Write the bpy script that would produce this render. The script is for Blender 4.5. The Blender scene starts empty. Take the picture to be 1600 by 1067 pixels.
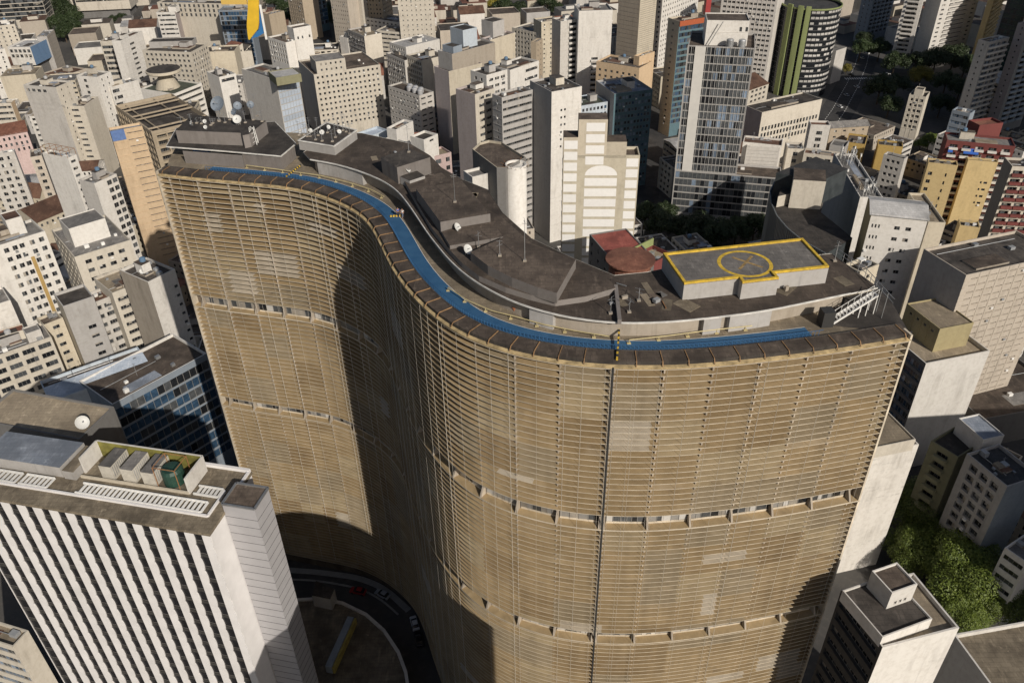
import bpy, math, random
from mathutils import Vector, Matrix
from mathutils.geometry import tessellate_polygon
random.seed(7)
R = math.radians
scene = bpy.context.scene
col = scene.collection

# ------------------------------------------------------------------ camera, sky, sun, exposure
FPX = 1260.0
CAMZ = 170.0
_d = Vector((835 - 800, 2360 - 533.5, FPX)).normalized()          # straight down, in camera axes (x right, y down, z ahead)
_fw = (Vector((0, 0, 1)) - _d * _d.z).normalized()
_rt = _d.cross(_fw)
cam_data = bpy.data.cameras.new('camera')
cam = bpy.data.objects.new('camera', cam_data)
col.objects.link(cam)
cr = Vector((_rt.x, _fw.x, -_d.x)); cd = Vector((_rt.y, _fw.y, -_d.y)); cf = Vector((_rt.z, _fw.z, -_d.z))
M4 = Matrix.Identity(4)
for i in range(3):
    M4[i][0] = cr[i]; M4[i][1] = -cd[i]; M4[i][2] = -cf[i]
M4[2][3] = CAMZ
cam.matrix_world = M4
cam_data.sensor_width = 36
cam_data.lens = 36 * FPX / 1600
cam_data.clip_start = 1
cam_data.clip_end = 6000
scene.camera = cam

SUN_AZ = (0.50, -0.866)            # horizontal direction towards the sun
SUN_EL = 30
world = bpy.data.worlds.new('World'); scene.world = world
world.use_nodes = True
wn = world.node_tree
sky = wn.nodes.new('ShaderNodeTexSky'); sky.sky_type = 'NISHITA'; sky.sun_disc = False
sky.sun_elevation = R(SUN_EL); sky.sun_rotation = math.atan2(SUN_AZ[0], SUN_AZ[1])
sky.dust_density = 2.0
wn.links.new(sky.outputs[0], wn.nodes['Background'].inputs[0])
wn.nodes['Background'].inputs[1].default_value = 0.055
sl = bpy.data.lights.new('sun', 'SUN'); sl.energy = 4.3; sl.angle = R(0.5); sl.color = (1, .925, .82)
so = bpy.data.objects.new('sun', sl); col.objects.link(so)
sv = Vector((SUN_AZ[0], SUN_AZ[1], math.tan(R(SUN_EL)) * math.hypot(*SUN_AZ))).normalized()
so.rotation_euler = (-sv).to_track_quat('-Z', 'Y').to_euler()
so.location = (60, -80, 300)
scene.view_settings.view_transform = 'Standard'
scene.view_settings.look = 'None'
scene.view_settings.exposure = -0.12
scene.view_settings.gamma = 1.0

def at(px, py, z):
    "the point at height z that the photograph shows at pixel (px, py)"
    r = Vector((px - 800, py - 533.5, FPX))
    k = (CAMZ - z) / r.dot(_d)
    return Vector((k * r.dot(_rt), k * r.dot(_fw), z))
def pix(w):
    v = w[0] * _rt + w[1] * _fw - (w[2] - CAMZ) * _d
    return (800 + FPX * v.x / v.z, 533.5 + FPX * v.y / v.z) if v.z > 1 else (-9999, -9999)
def zs(px, py, s, fl=3.1):
    "height at which a storey of fl metres spans s pixels"
    a = at(px, py, 70); p = Vector(pix(a)); q = Vector(pix(a - Vector((0, 0, 1))))
    return max(8.0, CAMZ - 100 * (q - p).length * fl / s)

# ------------------------------------------------------------------ materials
MATS = {}
def newmat(name):
    m = bpy.data.materials.new(name); m.use_nodes = True
    return m, m.node_tree, m.node_tree.nodes['Principled BSDF']
def ramp(nt, fac, a, b):
    n = nt.nodes.new('ShaderNodeMapRange'); n.inputs[1].default_value = a; n.inputs[2].default_value = b
    nt.links.new(fac, n.inputs[0]); return n.outputs[0]
def noise(nt, vec, scale, detail=4, rough=.55):
    n = nt.nodes.new('ShaderNodeTexNoise'); n.inputs['Scale'].default_value = scale
    n.inputs['Detail'].default_value = detail; n.inputs['Roughness'].default_value = rough
    nt.links.new(vec, n.inputs['Vector']); return n.outputs['Fac']
def mapping(nt, vec, s):
    n = nt.nodes.new('ShaderNodeMapping'); n.inputs['Scale'].default_value = s
    nt.links.new(vec, n.inputs['Vector']); return n.outputs[0]
def mixc(nt, fac, a, b, mode='MIX'):
    n = nt.nodes.new('ShaderNodeMix'); n.data_type = 'RGBA'; n.blend_type = mode
    for i, v in ((0, fac), (6, a), (7, b)):
        if hasattr(v, 'is_linked'): nt.links.new(v, n.inputs[i])
        elif i == 0: n.inputs[0].default_value = v
        else: n.inputs[i].default_value = (*v, 1)
    return n.outputs[2]
def mathn(nt, op, a, b):
    n = nt.nodes.new('ShaderNodeMath'); n.operation = op
    for i, v in enumerate((a, b)):
        if hasattr(v, 'is_linked'): nt.links.new(v, n.inputs[i])
        else: n.inputs[i].default_value = v
    return n.outputs[0]
def coords(nt):
    tc = nt.nodes.new('ShaderNodeTexCoord')
    oi = nt.nodes.new('ShaderNodeObjectInfo')
    add = nt.nodes.new('ShaderNodeVectorMath'); add.operation = 'ADD'
    nt.links.new(tc.outputs['Object'], add.inputs[0])
    sc = nt.nodes.new('ShaderNodeVectorMath'); sc.operation = 'SCALE'; sc.inputs[0].default_value = (91, 57, 33)
    nt.links.new(oi.outputs['Random'], sc.inputs[3]); nt.links.new(sc.outputs[0], add.inputs[1])
    return add.outputs[0], oi.outputs['Random']
def bump(nt, bs, h, st=.3, dist=.05):
    b = nt.nodes.new('ShaderNodeBump'); b.inputs['Strength'].default_value = st; b.inputs['Distance'].default_value = dist
    nt.links.new(h, b.inputs['Height']); nt.links.new(b.outputs[0], bs.inputs['Normal'])

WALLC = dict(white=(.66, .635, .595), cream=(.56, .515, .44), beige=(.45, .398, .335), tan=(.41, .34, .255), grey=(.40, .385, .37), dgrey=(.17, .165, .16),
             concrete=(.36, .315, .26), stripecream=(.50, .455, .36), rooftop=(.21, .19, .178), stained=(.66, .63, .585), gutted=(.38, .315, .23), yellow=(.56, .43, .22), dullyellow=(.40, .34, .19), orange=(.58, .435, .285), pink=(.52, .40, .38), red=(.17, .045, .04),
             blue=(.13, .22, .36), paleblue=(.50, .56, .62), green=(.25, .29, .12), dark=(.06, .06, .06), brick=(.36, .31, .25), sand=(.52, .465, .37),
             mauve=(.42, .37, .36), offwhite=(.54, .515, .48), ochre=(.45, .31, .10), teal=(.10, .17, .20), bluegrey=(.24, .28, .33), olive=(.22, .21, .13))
def wallm(c, dirt=.45):
    k = 'wall_' + c
    if c in ('stained', 'rooftop', 'gutted', 'concrete'): dirt = .62
    if k in MATS: return MATS[k]
    m, nt, bs = newmat(k + '_render'); b = WALLC[c]
    v, rnd = coords(nt)
    st = noise(nt, mapping(nt, v, (1, 1, .16)), .42, 6, .7)
    bl = noise(nt, v, .13, 4)
    mk = mathn(nt, 'MULTIPLY', ramp(nt, st, .46, .78), ramp(nt, bl, .38, .7))
    dc = (b[0] * .36, b[1] * .34, b[2] * .32)
    c1 = mixc(nt, mathn(nt, 'MULTIPLY', mk, dirt * 1.6), b, dc)
    c2 = mixc(nt, mathn(nt, 'MULTIPLY', ramp(nt, noise(nt, v, .9, 6, .7), .45, .75), .5), c1, (b[0] * .66, b[1] * .63, b[2] * .58))
    if c in ('stained', 'white', 'offwhite'):
        k_ = .75 if c == 'stained' else .3
        hs = ramp(nt, noise(nt, mapping(nt, v, (.12, .12, 1.1)), .8, 6, .75), .55, .70); c2 = mixc(nt, mathn(nt, 'MULTIPLY', mathn(nt, 'MULTIPLY', hs, ramp(nt, noise(nt, v, .9, 5, .7), .4, .6)), k_), c2, tuple(x * .36 for x in b))
    rs = ramp(nt, noise(nt, mapping(nt, v, (1, 1, .03)), 1.3, 3, .6), .60, .74); c2 = mixc(nt, mathn(nt, 'MULTIPLY', mathn(nt, 'MULTIPLY', rs, ramp(nt, noise(nt, v, .07, 2), .45, .6)), .5), c2, tuple(x * .45 for x in b))
    hv = nt.nodes.new('ShaderNodeHueSaturation')
    nt.links.new(mathn(nt, 'ADD', mathn(nt, 'MULTIPLY', rnd, .22), .87), hv.inputs['Value'])
    nt.links.new(c2, hv.inputs['Color'])
    nt.links.new(hv.outputs[0], bs.inputs['Base Color'])
    bs.inputs['Roughness'].default_value = .85
    bump(nt, bs, noise(nt, v, 5, 3), .25, .03)
    MATS[k] = m; return m
ROOFC = dict(dark=((.032, .027, .024), (.092, .079, .068)), brown=((.055, .041, .032), (.135, .105, .082)), grey=((.13, .125, .12), (.24, .225, .21)),
             light=((.36, .355, .35), (.52, .51, .50)), tile=((.17, .068, .045), (.29, .13, .085)), clay=((.09, .045, .03), (.16, .09, .06)), green=((.05, .065, .045), (.10, .11, .085)),
             tan=((.22, .18, .13), (.34, .28, .20)), red=((.20, .05, .04), (.30, .09, .07)), blue=((.36, .42, .50), (.50, .55, .62)), asphalt=((.035, .035, .037), (.065, .063, .062)),
             white=((.62, .61, .58), (.74, .72, .69)), helipad=((.10, .093, .088), (.19, .175, .16)), sand=((.30, .25, .17), (.42, .35, .25)), mossy=((.105, .085, .06), (.235, .195, .14)), bluegrey=((.20, .23, .28), (.32, .35, .40)))
def roofm(c):
    k = 'roof_' + c
    if k in MATS: return MATS[k]
    m, nt, bs = newmat(k + '_felt'); a, b = ROOFC[c]
    v, rnd = coords(nt)
    f = ramp(nt, noise(nt, v, .3, 8, .7), .36, .66)
    c1 = mixc(nt, f, a, b)
    f2 = ramp(nt, noise(nt, mapping(nt, v, (1, .25, 1)), 1.1, 4, .7), .55, .72)
    c2 = mixc(nt, mathn(nt, 'MULTIPLY', f2, .5), c1, tuple(min(.8, x * 1.7) for x in b))
    br_ = nt.nodes.new('ShaderNodeTexBrick'); br_.inputs['Scale'].default_value = .28; br_.inputs['Mortar Size'].default_value = .012; br_.inputs['Color1'].default_value = (0, 0, 0, 1); br_.inputs['Color2'].default_value = (.25, .25, .25, 1); br_.inputs['Mortar'].default_value = (1, 1, 1, 1); nt.links.new(v, br_.inputs['Vector'])
    c2 = mixc(nt, mathn(nt, 'MULTIPLY', br_.outputs['Color'], .45), c2, tuple(x * .5 for x in a))
    wv = ramp(nt, noise(nt, v, .55, 7, .75), .60, .70); c2 = mixc(nt, mathn(nt, 'MULTIPLY', wv, .55), c2, tuple(min(.75, x * 1.9 + .02) for x in b))
    c3 = mixc(nt, mathn(nt, 'MULTIPLY', ramp(nt, noise(nt, v, .11, 4), .52, .62), .6), c2, tuple(x * .55 for x in a))
    hv = nt.nodes.new('ShaderNodeHueSaturation')
    nt.links.new(mathn(nt, 'ADD', mathn(nt, 'MULTIPLY', rnd, .5), .75), hv.inputs['Value'])
    nt.links.new(c3, hv.inputs['Color']); nt.links.new(hv.outputs[0], bs.inputs['Base Color'])
    bs.inputs['Roughness'].default_value = .9
    bump(nt, bs, noise(nt, v, 3, 4), .4, .05)
    MATS[k] = m; return m
def plain(name, c, rough=.6, metal=0, var=0.0, nz=0.0, scale=1.0):
    if name in MATS: return MATS[name]
    m, nt, bs = newmat(name)
    bs.inputs['Base Color'].default_value = (*c, 1); bs.inputs['Roughness'].default_value = rough; bs.inputs['Metallic'].default_value = metal
    if var or nz:
        v, rnd = coords(nt)
        c1 = mixc(nt, ramp(nt, noise(nt, v, scale, 5, .6), .3, .7), tuple(x * (1 - nz) for x in c), tuple(min(1, x * (1 + nz)) for x in c))
        hv = nt.nodes.new('ShaderNodeHueSaturation')
        nt.links.new(mathn(nt, 'ADD', mathn(nt, 'MULTIPLY', rnd, 2 * var), 1 - var), hv.inputs['Value'])
        nt.links.new(c1, hv.inputs['Color']); nt.links.new(hv.outputs[0], bs.inputs['Base Color'])
    MATS[name] = m; return m
G_DARK = plain('glass_dark', (.018, .02, .023), .12, 0, .4, .3)
G_MID = plain('glass_mid', (.07, .075, .08), .15, 0, .4, .3)
G_BLUE = plain('glass_blue', (.035, .07, .12), .1, 0, .4, .4)
G_PALE = plain('glass_pale', (.17, .22, .29), .12, 0, .35, .25)
G_FROST = plain('frosted_panel', (.40, .45, .52), .35, 0, .12, .08)
G_GREEN = plain('glass_green', (.015, .04, .035), .12, 0, .3, .3)
BLIND = plain('roller_blind', (.26, .235, .20), .8, 0, .35, .2)
BLINDW = plain('white_blind', (.48, .465, .44), .8, 0, .2, .1)
FRAME = plain('window_frame_paint', (.24, .23, .215), .6, 0, .2, .1)
FRAMEW = plain('white_frame_paint', (.52, .51, .49), .6, 0, .1, .1)
FRAMED = plain('dark_frame_paint', (.06, .06, .06), .6)
METAL = plain('galvanised_metal', (.42, .43, .44), .45, .6, .25, .15)
WHITEP = plain('white_paint', (.74, .73, .70), .55, 0, .1, .08)
GREYP = plain('grey_paint', (.30, .31, .32), .6, 0, .2, .1)
DARKP = plain('dark_paint', (.035, .035, .035), .6)
YELLOWP = plain('yellow_paint', (.60, .40, .045), .7, 0, .05, .32, 1.4)
RUST = plain('rusty_steel', (.25, .12, .05), .8, 0, .2, .3, 2)

# ------------------------------------------------------------------ mesh builder and tagging
class MB:
    def __init__(s): s.v = []; s.f = []; s.m = []
    def quad(s, a, b, c, d, m=0):
        n = len(s.v); s.v += [tuple(a), tuple(b), tuple(c), tuple(d)]; s.f.append((n, n + 1, n + 2, n + 3)); s.m.append(m)
    def tri(s, a, b, c, m=0):
        n = len(s.v); s.v += [tuple(a), tuple(b), tuple(c)]; s.f.append((n, n + 1, n + 2)); s.m.append(m)
    def poly(s, pts, z, m=0, up=True):
        vs = [Vector((p[0], p[1], 0)) for p in pts]
        for t in tessellate_polygon([vs]):
            a, b, c = (vs[i] for i in t)
            if ((b - a).cross(c - a).z > 0) != up: b, c = c, b
            s.tri((a.x, a.y, z), (b.x, b.y, z), (c.x, c.y, z), m)
    def prism(s, pts, z0, z1, mw=0, mt=0, bottom=False):
        pts = ccw(pts); n = len(pts)
        for i in range(n):
            a, b = pts[i], pts[(i + 1) % n]
            s.quad((a[0], a[1], z0), (b[0], b[1], z0), (b[0], b[1], z1), (a[0], a[1], z1), mw)
        s.poly(pts, z1, mt)
        if bottom: s.poly(pts, z0, mw, False)
    def box(s, c, u, l, w, h, m=0, mt=None):
        "box standing on c, l along u, w across, h high"
        u = Vector((u[0], u[1])).normalized(); n = Vector((-u.y, u.x))
        P = [(c[0] + u.x * a + n.x * b, c[1] + u.y * a + n.y * b) for a, b in ((-l / 2, -w / 2), (l / 2, -w / 2), (l / 2, w / 2), (-l / 2, w / 2))]
        s.prism(P, c[2], c[2] + h, m, m if mt is None else mt, True)
    def tube(s, pts, r, m=0, n=6, r1=None, cap=True):
        pts = [Vector(p) for p in pts]; rings = []
        for i, p in enumerate(pts):
            t = (pts[min(i + 1, len(pts) - 1)] - pts[max(i - 1, 0)]).normalized()
            a = t.cross(Vector((0, 0, 1)) if abs(t.z) < .9 else Vector((1, 0, 0))).normalized(); b = t.cross(a)
            rr = r if r1 is None else r + (r1 - r) * i / max(1, len(pts) - 1)
            k = len(s.v); rings.append(k)
            s.v += [tuple(p + a * rr * math.cos(2 * math.pi * j / n) + b * rr * math.sin(2 * math.pi * j / n)) for j in range(n)]
        for k0, k1 in zip(rings, rings[1:]):
            for j in range(n):
                s.f.append((k0 + j, k0 + (j + 1) % n, k1 + (j + 1) % n, k1 + j)); s.m.append(m)
        if cap:
            s.f.append(tuple(range(rings[-1], rings[-1] + n))); s.m.append(m)
            s.f.append(tuple(reversed(range(rings[0], rings[0] + n)))); s.m.append(m)
    def bar(s, a, b, w, h, m=0):
        "rectangular bar between two points"
        a, b = Vector(a), Vector(b); t = (b - a).normalized()
        x = t.cross(Vector((0, 0, 1)) if abs(t.z) < .95 else Vector((0, 1, 0))).normalized(); y = x.cross(t)
        A = [a + x * i * w / 2 + y * j * h / 2 for i, j in ((-1, -1), (1, -1), (1, 1), (-1, 1))]
        B = [p + (b - a) for p in A]
        for i in range(4): s.quad(A[i], A[(i + 1) % 4], B[(i + 1) % 4], B[i], m)
        s.quad(*A[::-1], m); s.quad(*B, m)
    def lathe(s, c, prof, m=0, n=16):
        rings = []
        for r, z in prof:
            k = len(s.v); rings.append(k)
            s.v += [(c[0] + r * math.cos(2 * math.pi * j / n), c[1] + r * math.sin(2 * math.pi * j / n), c[2] + z) for j in range(n)]
        for k0, k1 in zip(rings, rings[1:]):
            for j in range(n):
                s.f.append((k0 + j, k0 + (j + 1) % n, k1 + (j + 1) % n, k1 + j)); s.m.append(m)
        s.f.append(tuple(range(rings[-1], rings[-1] + n))); s.m.append(m)
    def mesh(s, name, mats, base=(0, 0, 0)):
        me = bpy.data.meshes.new(name)
        me.from_pydata([(x - base[0], y - base[1], z - base[2]) for x, y, z in s.v], [], s.f)
        for mt in (mats if isinstance(mats, (list, tuple)) else [mats]): me.materials.append(mt)
        me.polygons.foreach_set('material_index', s.m)
        me.update(); return me
    def build(s, name, mats, parent=None):
        if not s.f: return None
        base = Vector(parent['base']) if parent is not None and 'base' in parent else Vector((0, 0, 0))
        if parent is None:
            o = bpy.data.objects.new(name, None)
            c = s.v[0]; base = Vector((c[0], c[1], min(v[2] for v in s.v)))
            bpy.data.objects.remove(o)
            o = bpy.data.objects.new(name, s.mesh(name, mats, base)); o.location = base
            o['base'] = tuple(base)
        else:
            o = bpy.data.objects.new(name, s.mesh(name, mats, base)); o.parent = parent
            o['base'] = tuple(base)
        col.objects.link(o); return o
def ccw(pts):
    a = sum(pts[i - 1][0] * pts[i][1] - pts[i][0] * pts[i - 1][1] for i in range(len(pts)))
    return list(pts) if a > 0 else list(pts)[::-1]
def empty(name, loc):
    o = bpy.data.objects.new(name, None); o.location = loc; o.empty_display_size = 1; col.objects.link(o); o['base'] = tuple(loc); return o
def tag(o, label=None, cat=None, group=None, kind=None):
    for k, v in (('label', label), ('category', cat), ('group', group), ('kind', kind)):
        if v: o[k] = v
    return o
def inset(P, d):
    "CCW convex polygon moved inwards"
    n = len(P); out = []
    for i in range(n):
        p0, p1, p2 = Vector(P[i - 1][:2]), Vector(P[i][:2]), Vector(P[(i + 1) % n][:2])
        e0 = (p1 - p0).normalized(); e1 = (p2 - p1).normalized()
        n0 = Vector((-e0.y, e0.x)); n1 = Vector((-e1.y, e1.x))
        k = d / max(.2, 1 + n0.dot(n1)); out.append(p1 + (n0 + n1) * k)
    return out

# ------------------------------------------------------------------ buildings
WCACHE = {}
def window_mesh(w, h, kind, var, idx):
    key = (round(w, 1), round(h, 1), kind, var, idx)
    if key in WCACHE: return WCACHE[key]
    w, h = key[0], key[1]; b = MB(); rnd = random.Random(int(w * 1000 + h * 77 + idx * 7919 + len(var[0])))
    bar_ = {'grid': 1.0, 'curtain': 1.9, 'shop': 2.5}.get(kind, 1.0)
    n = max(1, round(w / bar_)) if w > .9 else 1
    fw = .07 if kind != 'curtain' else .1
    pal = {'dark': (0, 0, 0, 1, 1, 2), 'blue': (3, 3, 3, 1, 0, 4), 'pale': (4, 4, 3, 1, 4, 1), 'frost': (5, 5, 5), 'green': (6, 6, 0), 'open': (0, 0, 0, 1), 'blind': (2, 7, 2, 0, 1, 7), 'mixed': (0, 1, 2, 0, 7, 1, 0, 0), 'steel': (1, 1, 1, 4, 1, 0, 1, 0), 'deepblue': (3, 3, 0, 3, 1)}[var[0]]  # steel greys the glass in its colour for the sky it reflects
    x0 = -w / 2
    for i in range(n):
        a, c = x0 + w * i / n, x0 + w * (i + 1) / n
        k = rnd.choice(pal)
        if k in (2, 7) and rnd.random() < .6:      # blind half drawn
            zc = h * rnd.uniform(.3, .75)
            b.quad((a, 0, 0), (c, 0, 0), (c, 0, zc), (a, 0, zc), rnd.choice((0, 0, 1))); b.quad((a, 0, zc), (c, 0, zc), (c, 0, h), (a, 0, h), k)
        else: b.quad((a, 0, 0), (c, 0, 0), (c, 0, h), (a, 0, h), k)
        if i: b.prism([(a - fw / 2, -.06), (a + fw / 2, -.06), (a + fw / 2, .0), (a - fw / 2, 0)], 0, h, 8, 8)
    for a, c, z0, z1 in ((x0, x0 + fw, 0, h), (-x0 - fw, -x0, 0, h), (x0 + fw, -x0 - fw, 0, fw), (x0 + fw, -x0 - fw, h - fw, h)):
        b.prism([(a, -.05), (c, -.05), (c, 0), (a, 0)], z0, z1, 8, 8, True)
    me = b.mesh('window', [G_DARK, G_MID, BLIND, G_BLUE, G_PALE, G_FROST, G_GREEN, BLINDW, var[1]])
    WCACHE[key] = me; return me
FR = {'w': FRAMEW, 'g': FRAME, 'd': FRAMED}
def st(k='b', w=1.3, h=1.4, p=3.0, m=1.0, rec=.22, fl=3.1, top=1.6, bot=4.5, g='mixed', fr='g', sill=1.0, n=None, rows=None, bal=None, balc=None, sk=0, cols=None):
    return dict(k=k, w=w, h=h, p=p, m=m, rec=rec, fl=fl, top=top, bot=bot, g=g, fr=fr, sill=sill, n=n, rows=rows, bal=bal, balc=balc, sk=sk, cols=cols)
BLANK = st('b')
class Face:
    pass
def face(wall, wins, extra, p0, p1, z0, z1, S, mw, rng):
    "one outer wall from p0 to p1 (left to right seen from outside), with real recesses for its windows"
    p0 = Vector(p0[:2]); p1 = Vector(p1[:2]); W = (p1 - p0).length
    u = (p1 - p0).normalized(); nrm = Vector((u.y, -u.x))
    def P(x, z, d=0): return (p0.x + u.x * x - nrm.x * d, p0.y + u.y * x - nrm.y * d, z)
    def Q(xa, xb, za, zb, d=0, m=0):
        if xb - xa > 1e-4 and zb - za > 1e-4: wall.quad(P(xa, za, d), P(xb, za, d), P(xb, zb, d), P(xa, zb, d), m)
    k = S['k']
    if k == 'b' or W < 2.0: Q(0, W, z0, z1); return
    fl = S['fl']; rows = []
    z = z1 - S['top'] - S['h']; i = 0
    while z > z0 + S['bot'] and (S['rows'] is None or len(rows) < S['rows']):
        if i >= S['sk']: rows.append((z, z + S['h']))
        z -= fl; i += 1
    rows.reverse()
    if k in ('r', 'c'): cols = [(S['m'], W - S['m'])]
    else:
        n = S['n'] or max(1, int((W - 2 * S['m'] + S['p'] - S['w']) / S['p']))
        wv = min(S['w'], (W - .6) / n * .8)
        p = S['p'] if S['n'] is None else (W - 2 * S['m']) / n
        x0 = (W - p * (n - 1) - wv) / 2
        cols = [(x0 + p * j, x0 + p * j + wv) for j in range(n)]
        if S['cols']: cols = [(a * W, b * W) for a, b in S['cols']]
    prev = z0; d = S['rec']
    ledge = k == 'g' and rng.random() < .45
    for za, zb in rows:
        Q(0, W, prev, za); xp = 0
        for xa, xb in cols:
            Q(xp, xa, za, zb)
            wall.quad(P(xa, za), P(xb, za), P(xb, za, d), P(xa, za, d), 0); wall.quad(P(xa, zb, d), P(xb, zb, d), P(xb, zb), P(xa, zb), 0)
            wall.quad(P(xa, za), P(xa, za, d), P(xa, zb, d), P(xa, zb), 0); wall.quad(P(xb, za, d), P(xb, za), P(xb, zb), P(xb, zb, d), 0)
            wins.append((P((xa + xb) / 2, za, d), u, xb - xa, zb - za, {'c': 'curtain'}.get(k, 'grid'), (S['g'], FR[S['fr']])))
            xp = xb
        Q(xp, W, za, zb); prev = zb
        if ledge:
            l0, l1 = za - .28, za - .14
            wall.quad(P(0, l0, -.12), P(W, l0, -.12), P(W, l1, -.12), P(0, l1, -.12)); wall.quad(P(0, l1, -.12), P(W, l1, -.12), P(W, l1), P(0, l1)); wall.quad(P(0, l0), P(W, l0), P(W, l0, -.12), P(0, l0, -.12))
    Q(0, W, prev, z1)
    if k == 'g' and not S['bal'] and S['w'] < 3 and rows:
        for _ in range(min(14, len(rows) * len(cols) // 7)):
            za, zb = rng.choice(rows); xa, xb = rng.choice(cols); x = (xa + xb) / 2 + rng.uniform(-.3, .3); extra.append(('air_conditioner', [P(x - .42, 0, -.003), P(x + .42, 0, -.003), P(x + .42, 0, -.5), P(x - .42, 0, -.5)], za - .75, za - .2, WHITEP if rng.random() < .6 else GREYP))
        if len(cols) > 2 and rng.random() < .3:
            for (xa, xb), (xc, xd) in zip(cols, cols[1:]):
                m_ = (xb + xc) / 2
                if xc - xb > .5: wall.quad(P(m_ - .18, z0, -.1), P(m_ + .18, z0, -.1), P(m_ + .18, z1, -.1), P(m_ - .18, z1, -.1)); wall.quad(P(m_ + .18, z0, -.1), P(m_ + .18, z0), P(m_ + .18, z1), P(m_ + .18, z1, -.1)); wall.quad(P(m_ - .18, z0), P(m_ - .18, z0, -.1), P(m_ - .18, z1, -.1), P(m_ - .18, z1))
    if S['bal']:
        dpt, hb, mat = S['bal'][:3]
        runs = cols if S['balc'] is None else [(a * W, b * W) for a, b in S['balc']]
        for za, zb in rows:
            for xa, xb in runs:
                e = .25 if S['balc'] is None else 0
                extra.append(('balcony', [P(xa - e, 0, -.004), P(xb + e, 0, -.004), P(xb + e, 0, -dpt), P(xa - e, 0, -dpt)], za - .25, za - .25 + hb, mat))
    return
USED = []            # footprints of everything built, for the low houses between
MAIN = []            # (phrase, centre, root) of the named buildings
LAYERMAT = {}
def corners(A, B, C, side, zl, depth=None):
    a, b = at(*A, zl), at(*B, zl); u = (b - a); u.z = 0; u.normalize(); back = Vector((-u.y, u.x, 0))
    if C is not None:
        c = at(*C, zl); dd = (c - (b if side == 'R' else a)).dot(back)
        depth = dd if depth is None else depth
    depth = max(3.5, depth)
    return [a, b, b + back * depth, a + back * depth]
def put_windows(root, wins, limit=100):
    rest = MB(); base = Vector(root['base'])
    ws = wins[:]
    for i, (p, u, w, h, kind, var) in enumerate(ws):
        me = window_mesh(w, h, kind, var, random.randrange(7 if kind == 'grid' and w < 3 else 5))
        if i < limit:
            o = bpy.data.objects.new('window', me); o.parent = root
            o.matrix_local = Matrix.Translation(Vector(p) - base) @ Matrix(((u.x, -u.y, 0, 0), (u.y, u.x, 0, 0), (0, 0, 1, 0), (0, 0, 0, 1)))
            col.objects.link(o)
        else:
            k = len(rest.v)
            for v in me.vertices: rest.v.append((p[0] + u.x * v.co.x - u.y * v.co.y, p[1] + u.y * v.co.x + u.x * v.co.y, p[2] + v.co.z))
            for f in me.polygons: rest.f.append(tuple(k + j for j in f.vertices)); rest.m.append(f.material_index)
    if rest.f:
        o = rest.build('window', [G_DARK, G_MID, BLIND, G_BLUE, G_PALE, G_FROST, G_GREEN, BLINDW, wins[-1][5][1]], root); o['kind'] = 'stuff'
def roof_top(root, P, h, roof, wall, par=.9, thick=.3, ptop=None):
    "parapet ring and the roof inside it"
    b = MB(); I = inset(P, thick); n = 4 if len(P) == 4 else len(P)
    for i in range(n):
        a0, a1, b0, b1 = P[i], P[(i + 1) % n], I[i], I[(i + 1) % n]
        b.quad((a0[0], a0[1], h), (a1[0], a1[1], h), (b1[0], b1[1], h), (b0[0], b0[1], h), 0)
        b.quad((b0[0], b0[1], h), (b1[0], b1[1], h), (b1[0], b1[1], h - par), (b0[0], b0[1], h - par), 0)
    b.build('parapet', ptop or wall, root)
    r = MB(); r.poly(I, h - par, 0); return r.build('roof', roof, root)
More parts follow.
